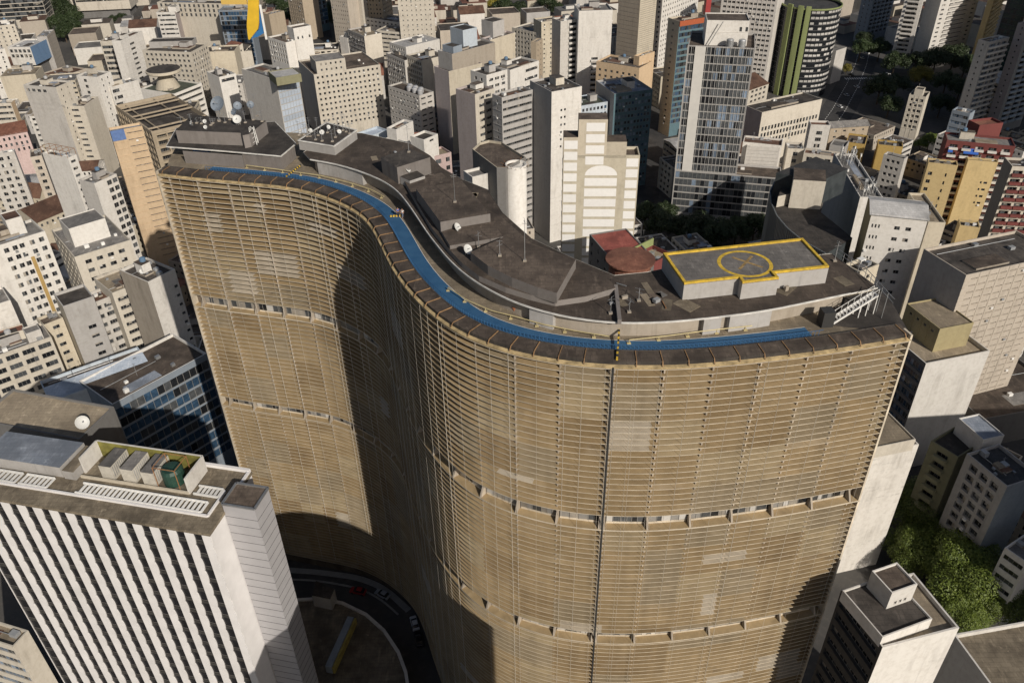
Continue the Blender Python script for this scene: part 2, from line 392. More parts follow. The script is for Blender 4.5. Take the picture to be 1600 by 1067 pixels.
def clutter(root, P, z, rng, big=True):
    "stair house, tanks, air units and vents that belong to a roof"
    a, b, c, d = (Vector(p[:2]) for p in P); u = (b - a); v = (d - a); W, D = u.length, v.length; u.normalize()
    def pos(x, y): return a + (b - a) * x + (d - a) * y
    if big and W > 7 and D > 6:
        x, y = rng.uniform(.3, .7), rng.uniform(.55, .72); l, w = min(W * .3, rng.uniform(3.5, 7)), min(D * .4, rng.uniform(3, 5)); q = pos(x, y); hh = rng.uniform(2.2, 3.6)
        m = MB(); m.box((q.x, q.y, z), u, l, w, hh, 0, 1); m.box((q.x, q.y, z + hh), u, l + .3, w + .3, .15, 0, 1); m.build('roof_house', [wallm(rng.choice(('white', 'cream', 'grey', 'concrete'))), roofm(rng.choice(('dark', 'brown', 'grey')))], root)
        if rng.random() < .6:
            q2 = pos(x + rng.uniform(-.05, .05), y); m = MB(); m.lathe((q2.x, q2.y, z + hh + .15), [(.8, 0), (.9, .1), (.9, 1.1), (.5, 1.35), (0.1, 1.4)], 0, 12); m.build('water_tank', plain(rng.choice(('tank_blue', 'tank_grey')), (.12, .2, .3) if rng.random() < .5 else (.4, .4, .4), .5), root)
    for _ in range(rng.randint(1, 3) if W * D > 60 else 1):
        x, y = rng.uniform(.12, .55), rng.uniform(.1, .5); x2, y2 = x + rng.uniform(.15, .38), y + rng.uniform(.15, .4); m = MB(); hp_ = rng.choice((.06, .1, .5, .9))
        m.prism([pos(x, y), pos(x2, y), pos(x2, y2), pos(x, y2)], z, z + hp_ + rng.uniform(0, .02), 0, 1); m.build('roof_pad', [wallm('concrete'), roofm(rng.choice(('grey', 'brown', 'tan', 'dark', 'bluegrey', 'clay')))], root)
    if W > 6: m = MB(); y = rng.uniform(.12, .9); m.tube([(*pos(.06, y), z + .25), (*pos(rng.uniform(.5, .94), y), z + .25)], .09, 0, 5); m.build('roof_pipe', METAL, root)
    for _ in range(rng.randint(2, 6) if W * D > 60 else 2):
        q = pos(rng.uniform(.1, .9), rng.uniform(.12, .9)); m = MB(); s = rng.uniform(.5, 1.3)
        m.box((q.x, q.y, z), u, s * 1.3, s, s * rng.uniform(.6, 1.2), 0); m.build(rng.choice(('air_unit', 'roof_vent')), rng.choice((WHITEP, GREYP, METAL)), root)
    for _ in range(rng.randint(0, 2)):
        q = pos(rng.uniform(.1, .9), rng.uniform(.3, .95)); m = MB(); hh = rng.uniform(2, 5)
        m.tube([(q.x, q.y, z), (q.x, q.y, z + hh)], .05, 0, 5)
        for j in range(3): m.bar((q.x - .5 + .1 * j, q.y, z + hh - .3 - .25 * j), (q.x + .5 - .1 * j, q.y, z + hh - .3 - .25 * j), .03, .03, 0)
        m.build('aerial', METAL, root)
def T(name, label, A, B, C, side, h, wall='white', roof='dark', F=BLANK, S=BLANK, z=None, s=None, up=0, zb=0, depth=None, par=.9, ex=(), cl=True, cat='building', F2=None, limit=100, group=None, side_wall=None, phrase=None, gable=None, ptop=None, swap=None):
    "a building: A, B the near roof corners (or points at height z), C a third corner beyond A or B, h the roof height"
    if s: h = zs(A[0], A[1], s)
    zl = h if z is None else z
    h = h + up
    P = [Vector(p[:2]) for p in corners(A, B, C, side, zl, depth)]
    rng = random.Random(int(A[0] * 7 + A[1] * 131))
    cen = sum(P, Vector((0, 0))) / 4
    root = empty(name, (cen.x, cen.y, 0)); tag(root, label, cat, group)
    USED.append((P, h)); MAIN.append((phrase, (cen.x, cen.y, h), root))
    pick = rng.choice(((1.1, 1.3, 2.5), (1.8, 1.2, 3.3), (1.4, 1.6, 2.8), (2.1, 1.4, 3.5), (1.3, 1.4, 3.0), (1.0, 1.5, 2.2)))
    F, S = (dict(q, w=pick[0], h=pick[1], p=pick[2] if q['p'] == 3.0 else q['p']) if q['k'] == 'g' and (q['w'], q['h']) == (1.3, 1.4) else q for q in (F, S))
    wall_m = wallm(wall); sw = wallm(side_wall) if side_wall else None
    wins = []; extra = []; w = MB(); w2 = MB()
    face(w, wins, extra, P[0], P[1], zb, h, F, 0, rng)
    S_ = S
    if side == 'R':
        face(w2 if sw else w, wins, extra, P[1], P[2], zb, h, S_, 0, rng); face(w, [], [], P[3], P[0], zb, h, BLANK, 0, rng)
    else:
        face(w2 if sw else w, wins, extra, P[3], P[0], zb, h, S_, 0, rng); face(w, [], [], P[1], P[2], zb, h, BLANK, 0, rng)
    face(w, [], [], P[2], P[3], zb, h, BLANK, 0, rng)
    if zb > 0: w.poly(P, zb, 0, False)
    if gable: m0 = (P[0] + P[3]) / 2; m1 = (P[1] + P[2]) / 2; w.tri((*P[1], h), (*P[2], h), (*m1, h + gable - .1)); w.tri((*P[3], h), (*P[0], h), (*m0, h + gable - .1))
    w.build('wall', wall_m, root)
    if sw: w2.build('side_wall', sw, root)
    wins.sort(key=lambda t: -t[0][2]); put_windows(root, wins, limit)
    for i, (nm, pts, z0, z1, mat) in enumerate(sorted(extra, key=lambda e: -e[2])[:100]):
        b = MB(); b.prism(pts, z0, z1, 0, 0, True); b.build(nm, mat, root)
    if zb > 0:
        b = MB(); b.prism(inset(P, min(2.5, (P[2] - P[1]).length * .25)), 0, zb, 0, 0); b.build('podium', wallm('dgrey'), root)
    if gable:
        b = MB(); m0 = (P[0] + P[3]) / 2; m1 = (P[1] + P[2]) / 2; e = (P[1] - P[0]).normalized() * .5; rz = h + gable; o_ = (P[3] - P[0]).normalized() * .5
        for q0, q1, q2, q3 in ((P[0] - e - o_, P[1] + e - o_, m1 + e, m0 - e), (P[2] + e + o_, P[3] - e + o_, m0 - e, m1 + e)):
            b.quad((*q0, h - .2), (*q1, h - .2), (*q2, rz), (*q3, rz), 0)
        b.build('roof', roofm(roof), root)
    else:
        roof_top(root, P, h, roofm(roof), wall_m, par, ptop=ptop)
        if cl: clutter(root, P, h - par, rng, cl != 'small')
    for e in ex:
        pxp = e[:4]; eh, ew, er = e[4:7]; ES = e[7] if len(e) > 7 else None
        Q = [Vector(p[:2]) for p in corners(pxp[0], pxp[1], pxp[2], pxp[3], h + eh)]
        m = MB(); wn_ = []; xn = []
        face(m, wn_, xn, Q[0], Q[1], h - par, h + eh, ES or BLANK, 0, rng)
        if pxp[3] == 'R': face(m, wn_, xn, Q[1], Q[2], h - par, h + eh, (e[8] if len(e) > 8 else BLANK), 0, rng); m.quad((*Q[3], h - par), (*Q[0], h - par), (*Q[0], h + eh), (*Q[3], h + eh))
        else: face(m, wn_, xn, Q[3], Q[0], h - par, h + eh, (e[8] if len(e) > 8 else BLANK), 0, rng); m.quad((*Q[1], h - par), (*Q[2], h - par), (*Q[2], h + eh), (*Q[1], h + eh))
        m.quad((*Q[2], h - par), (*Q[3], h - par), (*Q[3], h + eh), (*Q[2], h + eh))
        rh = m.build('roof_house', wallm(ew), root)
        r = MB(); I = inset(Q, .2)
        for i in range(4): r.quad((*Q[i], h + eh), (*Q[(i + 1) % 4], h + eh), (*I[(i + 1) % 4], h + eh), (*I[i], h + eh), 1); r.quad((*I[i], h + eh), (*I[(i + 1) % 4], h + eh), (*I[(i + 1) % 4], h + eh - .4), (*I[i], h + eh - .4), 1)
        r.poly(I, h + eh - .4, 0); r.build('roof_house_top', [roofm(er), wallm(ew)], rh)
        if wn_: put_windows(rh, wn_)
    root['P'] = [c for p in P for c in p]; root['H'] = h
    return root, P, h
# ------------------------------------------------------------------ ground
gm, nt, bs = newmat('city_ground')
v, rnd = coords(nt)
c1 = mixc(nt, ramp(nt, noise(nt, v, .05, 5), .35, .65), (.05, .048, .046), (.085, .08, .074))
c2 = mixc(nt, ramp(nt, noise(nt, v, .6, 4), .5, .8), c1, (.11, .10, .09))
nt.links.new(c2, bs.inputs['Base Color']); bs.inputs['Roughness'].default_value = .9
b = MB(); b.quad((-3000, -500, 0), (3000, -500, 0), (3000, 4000, 0), (-3000, 4000, 0))
g = b.build('ground', gm); tag(g, 'dark grey asphalt ground between the city buildings', 'ground', kind='structure')

# ------------------------------------------------------------------ the curved apartment tower
FP = [(244, 270), (300, 277), (350, 281), (400, 286), (450, 290.5), (487, 299), (525, 312), (560, 330), (575, 344), (586, 362), (597, 385), (607, 407), (619, 428), (637, 452), (654, 470), (675, 489), (707, 514), (750, 533), (800, 549), (875, 563.5), (960, 571), (1045, 571.5), (1125, 566), (1200, 558.5), (1275, 549.5), (1350, 538.5), (1425, 526)]
F0 = [at(x, y, 110).xy for x, y in FP]
def resample(pts, step):
    out = [pts[0].copy()]; acc = 0
    for a, b in zip(pts, pts[1:]):
        L = (b - a).length; t = step - acc
        while t <= L:
            out.append(a + (b - a) * (t / L)); t += step
        acc = L - (t - step)
    if (out[-1] - pts[-1]).length > step * .3: out.append(pts[-1].copy())
    return out
def smooth(pts, n):
    for _ in range(n):
        pts = [pts[0]] + [(pts[i - 1] + pts[i] * 2 + pts[i + 1]) / 4 for i in range(1, len(pts) - 1)] + [pts[-1]]
    return pts
FC = resample(smooth(resample(F0, 1.0), 22), 1.15)
SL = [0.0]
for a, b_ in zip(FC, FC[1:]): SL.append(SL[-1] + (b_ - a).length)
jt = at(960, 571, 110).xy
JI = min(range(len(FC)), key=lambda i: (FC[i] - jt).length)
def normal_at(i):
    t = (FC[min(i + 1, len(FC) - 1)] - FC[max(i - 1, 0)]).normalized(); return Vector((-t.y, t.x))
NRM = [normal_at(i) for i in range(len(FC))]
def off(d): return [p + n * d for p, n in zip(FC, NRM)]
def ps(s, d=0.0):
    s = max(0, min(SL[-1] - 1e-4, s)); i = max(k for k in range(len(SL)) if SL[k] <= s); i = min(i, len(FC) - 2)
    t = (s - SL[i]) / (SL[i + 1] - SL[i]); p = FC[i].lerp(FC[i + 1], t); n = NRM[i].lerp(NRM[i + 1], t).normalized(); return p + n * d, n
def strip(b, pa, za, pb, zb, m=0, skip=()):
    for i in range(len(pa) - 1):
        if i in skip: continue
        b.quad((*pa[i], za), (*pa[i + 1], za), (*pb[i + 1], zb), (*pb[i], zb), m)

def tanmat(name, base, base2):
    m, nt, bs = newmat(name); v, rnd = coords(nt)
    big = ramp(nt, noise(nt, v, .06, 5, .6), .35, .68)
    c1 = mixc(nt, big, base, base2)
    st_ = ramp(nt, noise(nt, mapping(nt, v, (1, 1, .03)), .55, 5, .65), .42, .75)
    c2 = mixc(nt, mathn(nt, 'MULTIPLY', st_, .55), c1, tuple(x * .55 for x in base))
    bl = ramp(nt, noise(nt, mapping(nt, v, (.35, .35, 1.3)), .8, 6, .7), .56, .78)
    c3 = mixc(nt, mathn(nt, 'MULTIPLY', bl, .6), c2, (.13, .095, .06))
    rn_ = ramp(nt, noise(nt, mapping(nt, v, (.09, .09, 1.0)), 1.6, 3, .6), .5, .72); c3 = mixc(nt, mathn(nt, 'MULTIPLY', rn_, .45), c3, tuple(x * 1.35 for x in base2))
    pl = ramp(nt, noise(nt, mapping(nt, v, (.3, .3, .9)), .35, 4, .6), .6, .8)
    c4 = mixc(nt, mathn(nt, 'MULTIPLY', pl, .45), c3, (.58, .50, .38))
    nt.links.new(c4, bs.inputs['Base Color']); bs.inputs['Roughness'].default_value = .9
    bump(nt, bs, noise(nt, v, 4, 4), .3, .03)
    return m
SLAB = tanmat('weathered_tan_concrete', (.33, .238, .125), (.41, .307, .175))
SLAB2 = tanmat('repainted_concrete', (.47, .40, .30), (.53, .47, .38))
EDGE = plain('pale_slab_edge', (.54, .475, .375), .85, 0, .1, .25, .5)
FINM = plain('fin_concrete', (.36, .31, .25), .88, 0, .12, .2, .3)
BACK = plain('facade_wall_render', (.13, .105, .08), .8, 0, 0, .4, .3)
WIRE = plain('pale_pipe', (.58, .54, .47), .6, 0, .15)

SLAB3 = tanmat('browner_tan_concrete', (.27, .188, .095), (.34, .248, .135)); SLAB4 = tanmat('greyer_tan_concrete', (.30, .235, .145), (.37, .295, .19)); SLAB5 = tanmat('paler_tan_concrete', (.375, .29, .17), (.445, .355, .22))
TINT = [0, 0, 0, 3, 0, 4, 0, 5, 0, 0, 4, 3, 0, 5, 0, 0, 3, 4, 0]
tower = empty('apartment_tower', (0, 112, 0))
tag(tower, 'huge S-curved apartment tower covered in tan sunshades, with a helipad on its roof', 'apartment tower')
BANDS = [(80.1, 82.0), (53.1, 55.0)]
zl_ = []; z = 109.35
while z > 3.6:
    if not any(a - .05 < z < c + .12 for a, c in BANDS): zl_.append(z)
    z -= 1.05
O0, O1 = off(0.0), off(1.45)
rp = random.Random(5)
patches = []
for _ in range(20):
    s0 = rp.uniform(0, SL[-1]); patches.append((s0, s0 + rp.choice((3.2, 6.4, 6.4, 9)), rp.uniform(10, 108), rp.choice((1.2, 2.2, 4.2, 5.5))))
sj = SL[JI]; patches += [(sj + .3, sj + 6.2, 100.2, 5.3), (37, 45, 96.5, 3)]
fin_s = []; s = sj + .35
while s < SL[-1] - 1: fin_s.append(s); s += 6.35
s = sj - .35
while s > 1: fin_s.append(s); s -= 6.35
fin_s.sort()
groups = [('upper', lambda z: z > 82), ('middle', lambda z: 55 < z <= 82), ('lower', lambda z: z <= 55)]
for nm, cond in groups:
    b = MB()
    for z in zl_:
        if not cond(z): continue
        for i in range(len(FC) - 1):
            bay_ = sum(1 for q in fin_s if q < (SL[i] + SL[i + 1]) / 2); tint = TINT[(bay_ * 31 + int(z / 3.15) * 57 + (bay_ * int(z / 6.3)) % 13) % len(TINT)]
            sm = (SL[i] + SL[i + 1]) / 2
            m = 1 if any(a < sm < c and t - hh < z <= t for a, c, t, hh in patches) else tint
            a0, a1, c0, c1 = O0[i], O0[i + 1], O1[i], O1[i + 1]
            if i == JI - 1: a1 = a0.lerp(a1, .95); c1 = c0.lerp(c1, .95)
            if i == JI + 1 and False: pass
            b.quad((*a0, z - .04), (*a1, z - .04), (*c1, z), (*c0, z), m)
            b.quad((*a0, z - .15), (*a1, z - .15), (*a1, z - .04), (*a0, z - .04), 2)
            b.quad((*c0, z - .12), (*c1, z - .12), (*a1, z - .15), (*a0, z - .15), m)
    # sill shelf of the open storey below each set
    b.build('sunshade', [SLAB, SLAB2, EDGE, SLAB3, SLAB4, SLAB5], tower)
for a, c in BANDS:
    b = MB(); strip(b, off(-.05), a - .22, off(-.05), a, 2); strip(b, off(-.05), a, off(1.45), a + .02, 0); strip(b, off(1.45), a - .22, off(-.05), a - .22, 0)
    b.build('sill_shelf', [SLAB, SLAB2, EDGE], tower)
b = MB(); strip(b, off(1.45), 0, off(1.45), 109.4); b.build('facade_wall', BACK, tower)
# window panels of the two open storeys and their brackets, fins, pipes
def plate(b, s, d0, d1, z0, z1, th=.22, m=0, d0b=None):
    p, n = ps(s); t = Vector((n.y, -n.x)); q0 = p + n * d0; q1 = p + n * d1; qb = p + n * (d0 if d0b is None else d0b)
    h = t * th / 2
    A = [(*(qb - h), z0), (*(q1 - h), z0), (*(q1 - h), z1), (*(q0 - h), z1)]; B = [(*(qb + h), z0), (*(q1 + h), z0), (*(q1 + h), z1), (*(q0 + h), z1)]
    b.quad(*A[::-1], m); b.quad(*B, m)
    for i in range(4): b.quad(A[i], A[(i + 1) % 4], B[(i + 1) % 4], B[i], m)
for s in fin_s:
    b = MB()
    for z0, z1 in ((4, 52.85), (55.2, 79.85), (82.2, 109.25)): plate(b, s, .5, 1.44, z0, z1, .2)
    b.build('fin', FINM, tower)
    for a, c in BANDS:
        b = MB(); plate(b, s, 1.0, 1.44, a + .03, c + .3, .3, 0, -.02); b.build('bracket', FINM, tower)
rw = random.Random(3)
for a, c in BANDS:
    for s0, s1 in zip([0.6] + fin_s, fin_s + [SL[-1] - .5]):
        if s1 - s0 < 1.5: continue
        b = MB(); s = s0 + .35
        while s < s1 - .5:
            e = min(s1 - .3, s + rw.uniform(.7, 1.6)); (p, n), (q, _) = ps(s, 1.3), ps(e, 1.3); m = rw.choice((0, 1, 1, 4, 2, 4, 3, 3))
            b.quad((*p, a + .45), (*q, a + .45), (*q, c), (*p, c), m); b.bar((*(p - n * .03), a + .4), (*(p - n * .03), c), .07, .07, 4); s = e
        (p, n), (q, _) = ps(s0 + .3, 1.25), ps(s1 - .3, 1.25)
        b.quad((*p, a + .03), (*q, a + .03), (*q, a + .45), (*p, a + .45), 5)
        b.build('window', [G_DARK, BLIND, BLINDW, G_MID, FRAME, EDGE], tower)
for k, s in enumerate(fin_s):
    for ds in ((-.5, .45, 3.3) if k % 2 else (.5, 2.9)):
        s2 = s + ds + rw.uniform(-.25, .25)
        if not 0 < s2 < SL[-1]: continue
        p, n = ps(s2, -.06); b = MB(); b.tube([(*p, rw.choice((6, 6, 20, 55))), (*p, 109.3)], rw.choice((.014, .02, .032)), 0, 4, cap=False); b.build('pipe', WIRE, tower)
b = MB(); p, n = ps(sj + .1, .5); t = Vector((n.y, -n.x)); b.quad((*(p - n * .56 - t * .13), 5), (*(p - n * .56 + t * .13), 5), (*(p - n * .56 + t * .13), 109.6), (*(p - n * .56 - t * .13), 109.6)); b.build('expansion_joint', DARKP, tower)

# body behind the facade
back_px = [(1300, 395), (1035, 420), (1010, 425), (900, 405), (830, 375), (785, 335), (760, 295), (720, 285), (690, 262), (672, 246), (640, 225), (557, 204), (510, 190), (415, 188), (275, 203)]
BK = [at(x, y, 112.5).xy for x, y in back_px]
ends = [at(1425, 526, 110).xy + Vector((-.2, 1.5))]
body = off(1.5)[1:-1] + [Vector((50.6, 90)), Vector((48, 104.6))] + BK[1:] + [at(259, 229, 112.5).xy]
body = [p for p in body]
b = MB(); pts = body; n = len(pts)
for i in range(n): b.quad((*pts[i], 0), (*pts[(i + 1) % n], 0), (*pts[(i + 1) % n], 109.9), (*pts[i], 109.9), 0)
b.poly(pts, 109.9, 1); b.build('core', [wallm('concrete'), roofm('tan')], tower)
USED.append(([p for p in [Vector((-69, 143)), Vector((-24, 118)), Vector((-12, 165)), Vector((-70, 172))]], 110)); USED.append(([Vector((-24, 80)), Vector((54, 80)), Vector((52, 108)), Vector((-6, 128))], 110))
for s_, sg in ((0.1, 1), (SL[-1] - .1, -1)):
    b = MB(); plate(b, s_, -.05, 1.6, 0, 110.3, .3); b.build('end_fin', EDGE, tower)
# roof edge: cover slab, dark ledge with beams, kerb, track, deck
b = MB(); strip(b, off(-.05), 109.42, off(-.05), 109.62, 0); strip(b, off(-.05), 109.62, off(1.2), 109.9, 0); b.build('roof_edge', EDGE if False else plain('ochre_slab', (.42, .32, .17), .9, 0, 0, .5, .9), tower)
b = MB(); strip(b, off(.4), 109.7, off(.4), 110.25, 1); strip(b, off(.4), 110.25, off(2.6), 110.3, 0); b.build('ledge', [roofm('brown'), roofm('dark')], tower)
s = 1.2; k = 0
while s < SL[-1]:
    if abs(s - sj) > .8:
        p, n = ps(s, -.02); q, _ = ps(s, 2.6); b = MB(); b.bar((*p, 109.72), (*ps(s, .42)[0], 110.3), .1, .1); b.bar((*ps(s, .42)[0], 110.33), (*q, 110.37), .1, .1); b.build('beam', plain('orange_beam', (.26, .155, .075), .8, 0, .25, .3, 2), tower)
    s += 3.3
kb = MB(); strip(kb, off(2.6), 110.2, off(2.6), 110.38); strip(kb, off(2.6), 110.38, off(2.8), 110.38); strip(kb, off(2.8), 110.38, off(2.8), 109.95); kb.build('kerb', roofm('dark'), tower)
TR0 = 2.85; TRW = 2.5
tm, nt, bs = newmat('blue_track'); v, rnd = coords(nt)
c1 = mixc(nt, ramp(nt, noise(nt, v, .5, 5), .3, .7), (.020, .085, .19), (.038, .12, .235)); nt.links.new(mixc(nt, mathn(nt, 'MULTIPLY', ramp(nt, noise(nt, v, 1.7, 5, .7), .6, .8), .5), c1, (.10, .16, .22)), bs.inputs['Base Color']); bs.inputs['Roughness'].default_value = .7
i0 = next(i for i in range(len(SL)) if SL[i] > 9); i1 = next(i for i in range(len(SL)) if SL[i] > SL[-1] - 12)
b = MB(); strip(b, off(TR0)[i0:i1], 110.02, off(TR0 + TRW)[i0:i1], 110.02); strip(b, off(TR0)[i0:i1], 109.95, off(TR0)[i0:i1], 110.02); b.build('running_track', tm, tower)
b = MB(); strip(b, off(TR0 + TRW + .02)[i0:i1], 110.03, off(TR0 + TRW + .1)[i0:i1], 110.03); b.build('track_line', WHITEP, tower)
b = MB(); bp = plain('blue_fence_paint', (.03, .11, .25), .6)
for i in range(i0, i1):
    for f in (0, .5):
        p = off(3.12)[i] if False else FC[i] + NRM[i] * 2.9; q = FC[i + 1] + NRM[i + 1] * 2.9; p = p.lerp(q, f); b.bar((*p, 110.0), (*p, 111.05), .05, .05)
    b.bar((*(FC[i] + NRM[i] * 2.9), 111.05), (*(FC[i + 1] + NRM[i + 1] * 2.9), 111.05), .05, .05)
b.build('track_fence', bp, tower)
dk = MB(); strip(dk, off(1.3), 109.96, off(9.2), 109.96); dk.build('deck', roofm('tan'), tower)
def along(px_list, z, zz, r, mat, name, posts=True):
    P = [at(x, y, z) for x, y in px_list]; b = MB(); Q = resample([p.xy for p in P], 1.0)
    b.tube([(*q, zz) for q in Q], r, 0, 6)
    if posts:
        for q in Q[::4]: b.tube([(*q, z - .5), (*q, zz)], r * .7, 0, 5); b.box((q.x, q.y, z - .5), (1, 0), .5, .4, .12, 0)
    return b.build(name, mat, tower)
PIPE = plain('yellow_pipe', (.50, .42, .22), .6, 0, .05, .2, 1)
along([(385, 259), (430, 265), (500, 275), (545, 286), (580, 297), (600, 308)], 110.5, 110.6, .075, PIPE, 'pipe_rail')
along([(700, 450), (730, 470), (770, 487), (800, 494), (850, 508), (900, 518), (955, 527)], 110.5, 110.6, .075, PIPE, 'pipe_rail')
along([(983, 532), (1040, 526), (1100, 518), (1175, 510)], 110.5, 110.6, .075, PIPE, 'pipe_rail')

# upper terrace: slab with a white edge, walls under it
W1 = [(466, 258), (484, 249), (525, 256), (565, 268), (600, 283), (622, 299), (642, 325), (668, 365), (700, 405), (725, 428), (755, 448), (800, 471), (850, 487), (900, 498), (967, 505), (1045, 503), (1125, 495), (1200, 485), (1330, 458)]
WP = smooth(resample([at(x, y, 112.9).xy for x, y in W1[1:]], 1.2), 5)
main = WP + [at(x, y, 112.9).xy for x, y in ((1372, 449), (1300, 396), (1035, 420), (1010, 425), (960, 430), (900, 405), (830, 372), (785, 332), (762, 296), (722, 280), (690, 262), (672, 243), (640, 224), (565, 208), (520, 208), (474, 238))]
def slab(name, pts, z, th=.22, roof='dark', front=None, edge=.15, parent=tower):
    C = ccw(pts); e = MB(); n = len(C)
    for i in range(n):
        a, c = C[i], C[(i + 1) % n]
        e.quad((*a, z - th), (*c, z - th), (*c, z), (*a, z), 0)
    e.poly(C, z - th, 0, False)
    e.build(name + '_edge', WHITEP2, parent)
    r = MB(); r.poly(C, z - .06, 0)
    t = r.build(name, roofm(roof), parent)
    l = MB()
    for i in range(n):
        a, c = C[i], C[(i + 1) % n]; d = (c - a)
        if d.length < .01 or (front and not front((a + c) / 2)): continue
        nn = Vector((-d.y, d.x)).normalized() * edge
        l.quad((*a, z), (*c, z), (*(c + nn), z), (*(a + nn), z))
    l.build(name + '_curb', WHITEP2, parent)
    return t
WHITEP2 = plain('worn_white_paint', (.60, .585, .55), .8, 0, .05, .3, .7)
slab('terrace_roof', main, 112.9, roof='brown', front=lambda q: min((q - w).length for w in WP) < 1.5)
wl = [p + (Vector((0, 1.15))) for p in WP]
def shift(path, d):
    out = []
    for i, p in enumerate(path):
        t = (path[min(i + 1, len(path) - 1)] - path[max(i - 1, 0)]).normalized(); out.append(p + Vector((-t.y, t.x)) * d)
    return out
b = MB(); strip(b, shift(WP, 1.3), 109.9, shift(WP, 1.3), 112.65); b.build('terrace_wall', wallm('concrete'), tower)
for xa, xb in ((484, 565), (820, 868), (1100, 1140), (1138, 1222)):      # wall stretches that stand further out
    P = [q for q in WP if xa <= pix((*q, 112.9))[0] <= xb]
    if len(P) > 2:
        b = MB(); strip(b, shift(P, .45), 109.97, shift(P, .45), 112.5); b.quad((*shift(P, .45)[0], 109.97), (*shift(P, 1.3)[0], 109.97), (*shift(P, 1.3)[0], 112.5), (*shift(P, .45)[0], 112.5)); b.quad((*shift(P, 1.3)[-1], 109.97), (*shift(P, .45)[-1], 109.97), (*shift(P, .45)[-1], 112.5), (*shift(P, 1.3)[-1], 112.5)); b.build('terrace_wall', wallm('grey'), tower)
left = [at(x, y, 112.9).xy for x, y in ((259, 229), (350, 236), (439, 244), (463, 224), (430, 190), (275, 200))]
slab('terrace_roof', left, 112.9)
b = MB(); P = [at(x, y, 112.6).xy for x, y in ((285, 235), (378, 242), (378, 239), (438, 245.5), (460, 227))]; strip(b, P, 109.97, P, 112.5); b.build('terrace_wall', wallm('rooftop'), tower)
BUSY = []
def pbox(name, px_list, z, z0, wall, roof, rim=0.0):
    P = [at(x, y, z).xy for x, y in px_list]; P = ccw(P); b = MB(); n = len(P); BUSY.append(P)
    for i in range(n): b.quad((*P[i], z0), (*P[(i + 1) % n], z0), (*P[(i + 1) % n], z), (*P[i], z))
    o = b.build(name, wallm(wall), tower); r = MB(); r.poly(P, z, 0); r.build(name + '_top', roofm(roof), o)
    return o, P
pbox('roof_house', [(274, 204), (376, 208), (379, 212), (389, 210), (416, 189), (300, 180)], 115.4, 112.8, 'rooftop', 'dark')
o, P = pbox('antenna_base', [(466, 220), (522, 229), (557, 204), (510, 192)], 114.6, 112.8, 'grey', 'dark')
b = MB()
for i in range(4): b.bar((*P[i], 114.62), (*P[(i + 1) % 4], 114.62), .3, .16)
b.build('white_rim', WHITEP2, o)
pbox('roof_house', [(595, 246), (620, 262), (672, 246), (640, 232)], 115.9, 112.8, 'rooftop', 'dark')
pbox('roof_house', [(625, 276), (640, 283), (664, 275), (650, 266)], 114.2, 112.8, 'grey', 'dark')
pbox('raised_roof', [(632, 283), (652, 318), (676, 358), (702, 390), (722, 411), (748, 431), (790, 449), (830, 461), (868, 470), (916, 463), (962, 450), (955, 440), (905, 408), (830, 380), (785, 340), (740, 315), (690, 270)], 113.7, 112.8, 'rooftop', 'brown')
pbox('roof_house', [(650, 295), (688, 347), (766, 334), (722, 283)], 115.7, 113.6, 'rooftop', 'brown')
pbox('roof_house', [(690, 362), (703, 384), (757, 375), (786, 370), (774, 352), (762, 340)], 114.3, 113.6, 'rooftop', 'brown')
pbox('roof_house', [(735, 394), (762, 415), (800, 434), (840, 449), (870, 458), (900, 405), (790, 369)], 115.2, 113.6, 'rooftop', 'brown')
hp = [(1036, 397.5), (1254, 374), (1295, 418), (1210, 427.5), (1217, 436), (1160, 443), (1155, 435), (1069, 444.5)]
o, P = pbox('helipad', hp, 115.3, 112.8, 'grey', 'helipad')
b = MB(); I = []; n = len(P)
for i in range(n):
    p0, p1, p2 = P[i - 1], P[i], P[(i + 1) % n]; e0 = (p1 - p0).normalized(); e1 = (p2 - p1).normalized(); n0 = Vector((-e0.y, e0.x)); n1 = Vector((-e1.y, e1.x)); I.append(p1 + (n0 + n1) * (.38 / max(.3, 1 + n0.dot(n1))))
for i in range(n):
    a, c, d, e = P[i], P[(i + 1) % n], I[(i + 1) % n], I[i]
    b.quad((*a, 115.55), (*c, 115.55), (*d, 115.55), (*e, 115.55)); b.quad((*a, 115.2), (*c, 115.2), (*c, 115.55), (*a, 115.55)); b.quad((*d, 115.3), (*e, 115.3), (*e, 115.55), (*d, 115.55))
b.build('yellow_rim', YELLOWP, o)
cx = (at(1121, 412, 115.3).xy + at(1207, 412, 115.3).xy) / 2; rr = (at(1121, 412, 115.3) - at(1207, 412, 115.3)).length / 2
b = MB()
for i in range(48):
    a0, a1 = 2 * math.pi * i / 48, 2 * math.pi * (i + 1) / 48
    f = lambda a, r_: (cx.x + r_ * math.cos(a), cx.y + r_ * math.sin(a), 115.312)
    b.quad(f(a0, rr - .5), f(a0, rr), f(a1, rr), f(a1, rr - .5))
b.build('landing_circle', YELLOWP, o)
b = MB(); e = (P[1] - P[0]).normalized(); q0 = at(1140, 404, 115.3).xy; 
for a, c in (((1144, 402), (1192, 418)), ((1175, 400), (1155, 421))):
    a, c = at(*a, 115.3).xy, at(*c, 115.3).xy; d = (c - a).normalized(); nn = Vector((-d.y, d.x)) * .2
    b.quad((*(a - nn), 115.308 if e is None else 115.308 + .002 * (a.x > cx.x)), (*(c - nn), 115.308 + .002 * (a.x > cx.x)), (*(c + nn), 115.308 + .002 * (a.x > cx.x)), (*(a + nn), 115.308 + .002 * (a.x > cx.x)))
b.build('landing_cross', plain('faded_orange_paint', (.30, .20, .08), .8, 0, 0, .6, 1.6), o)
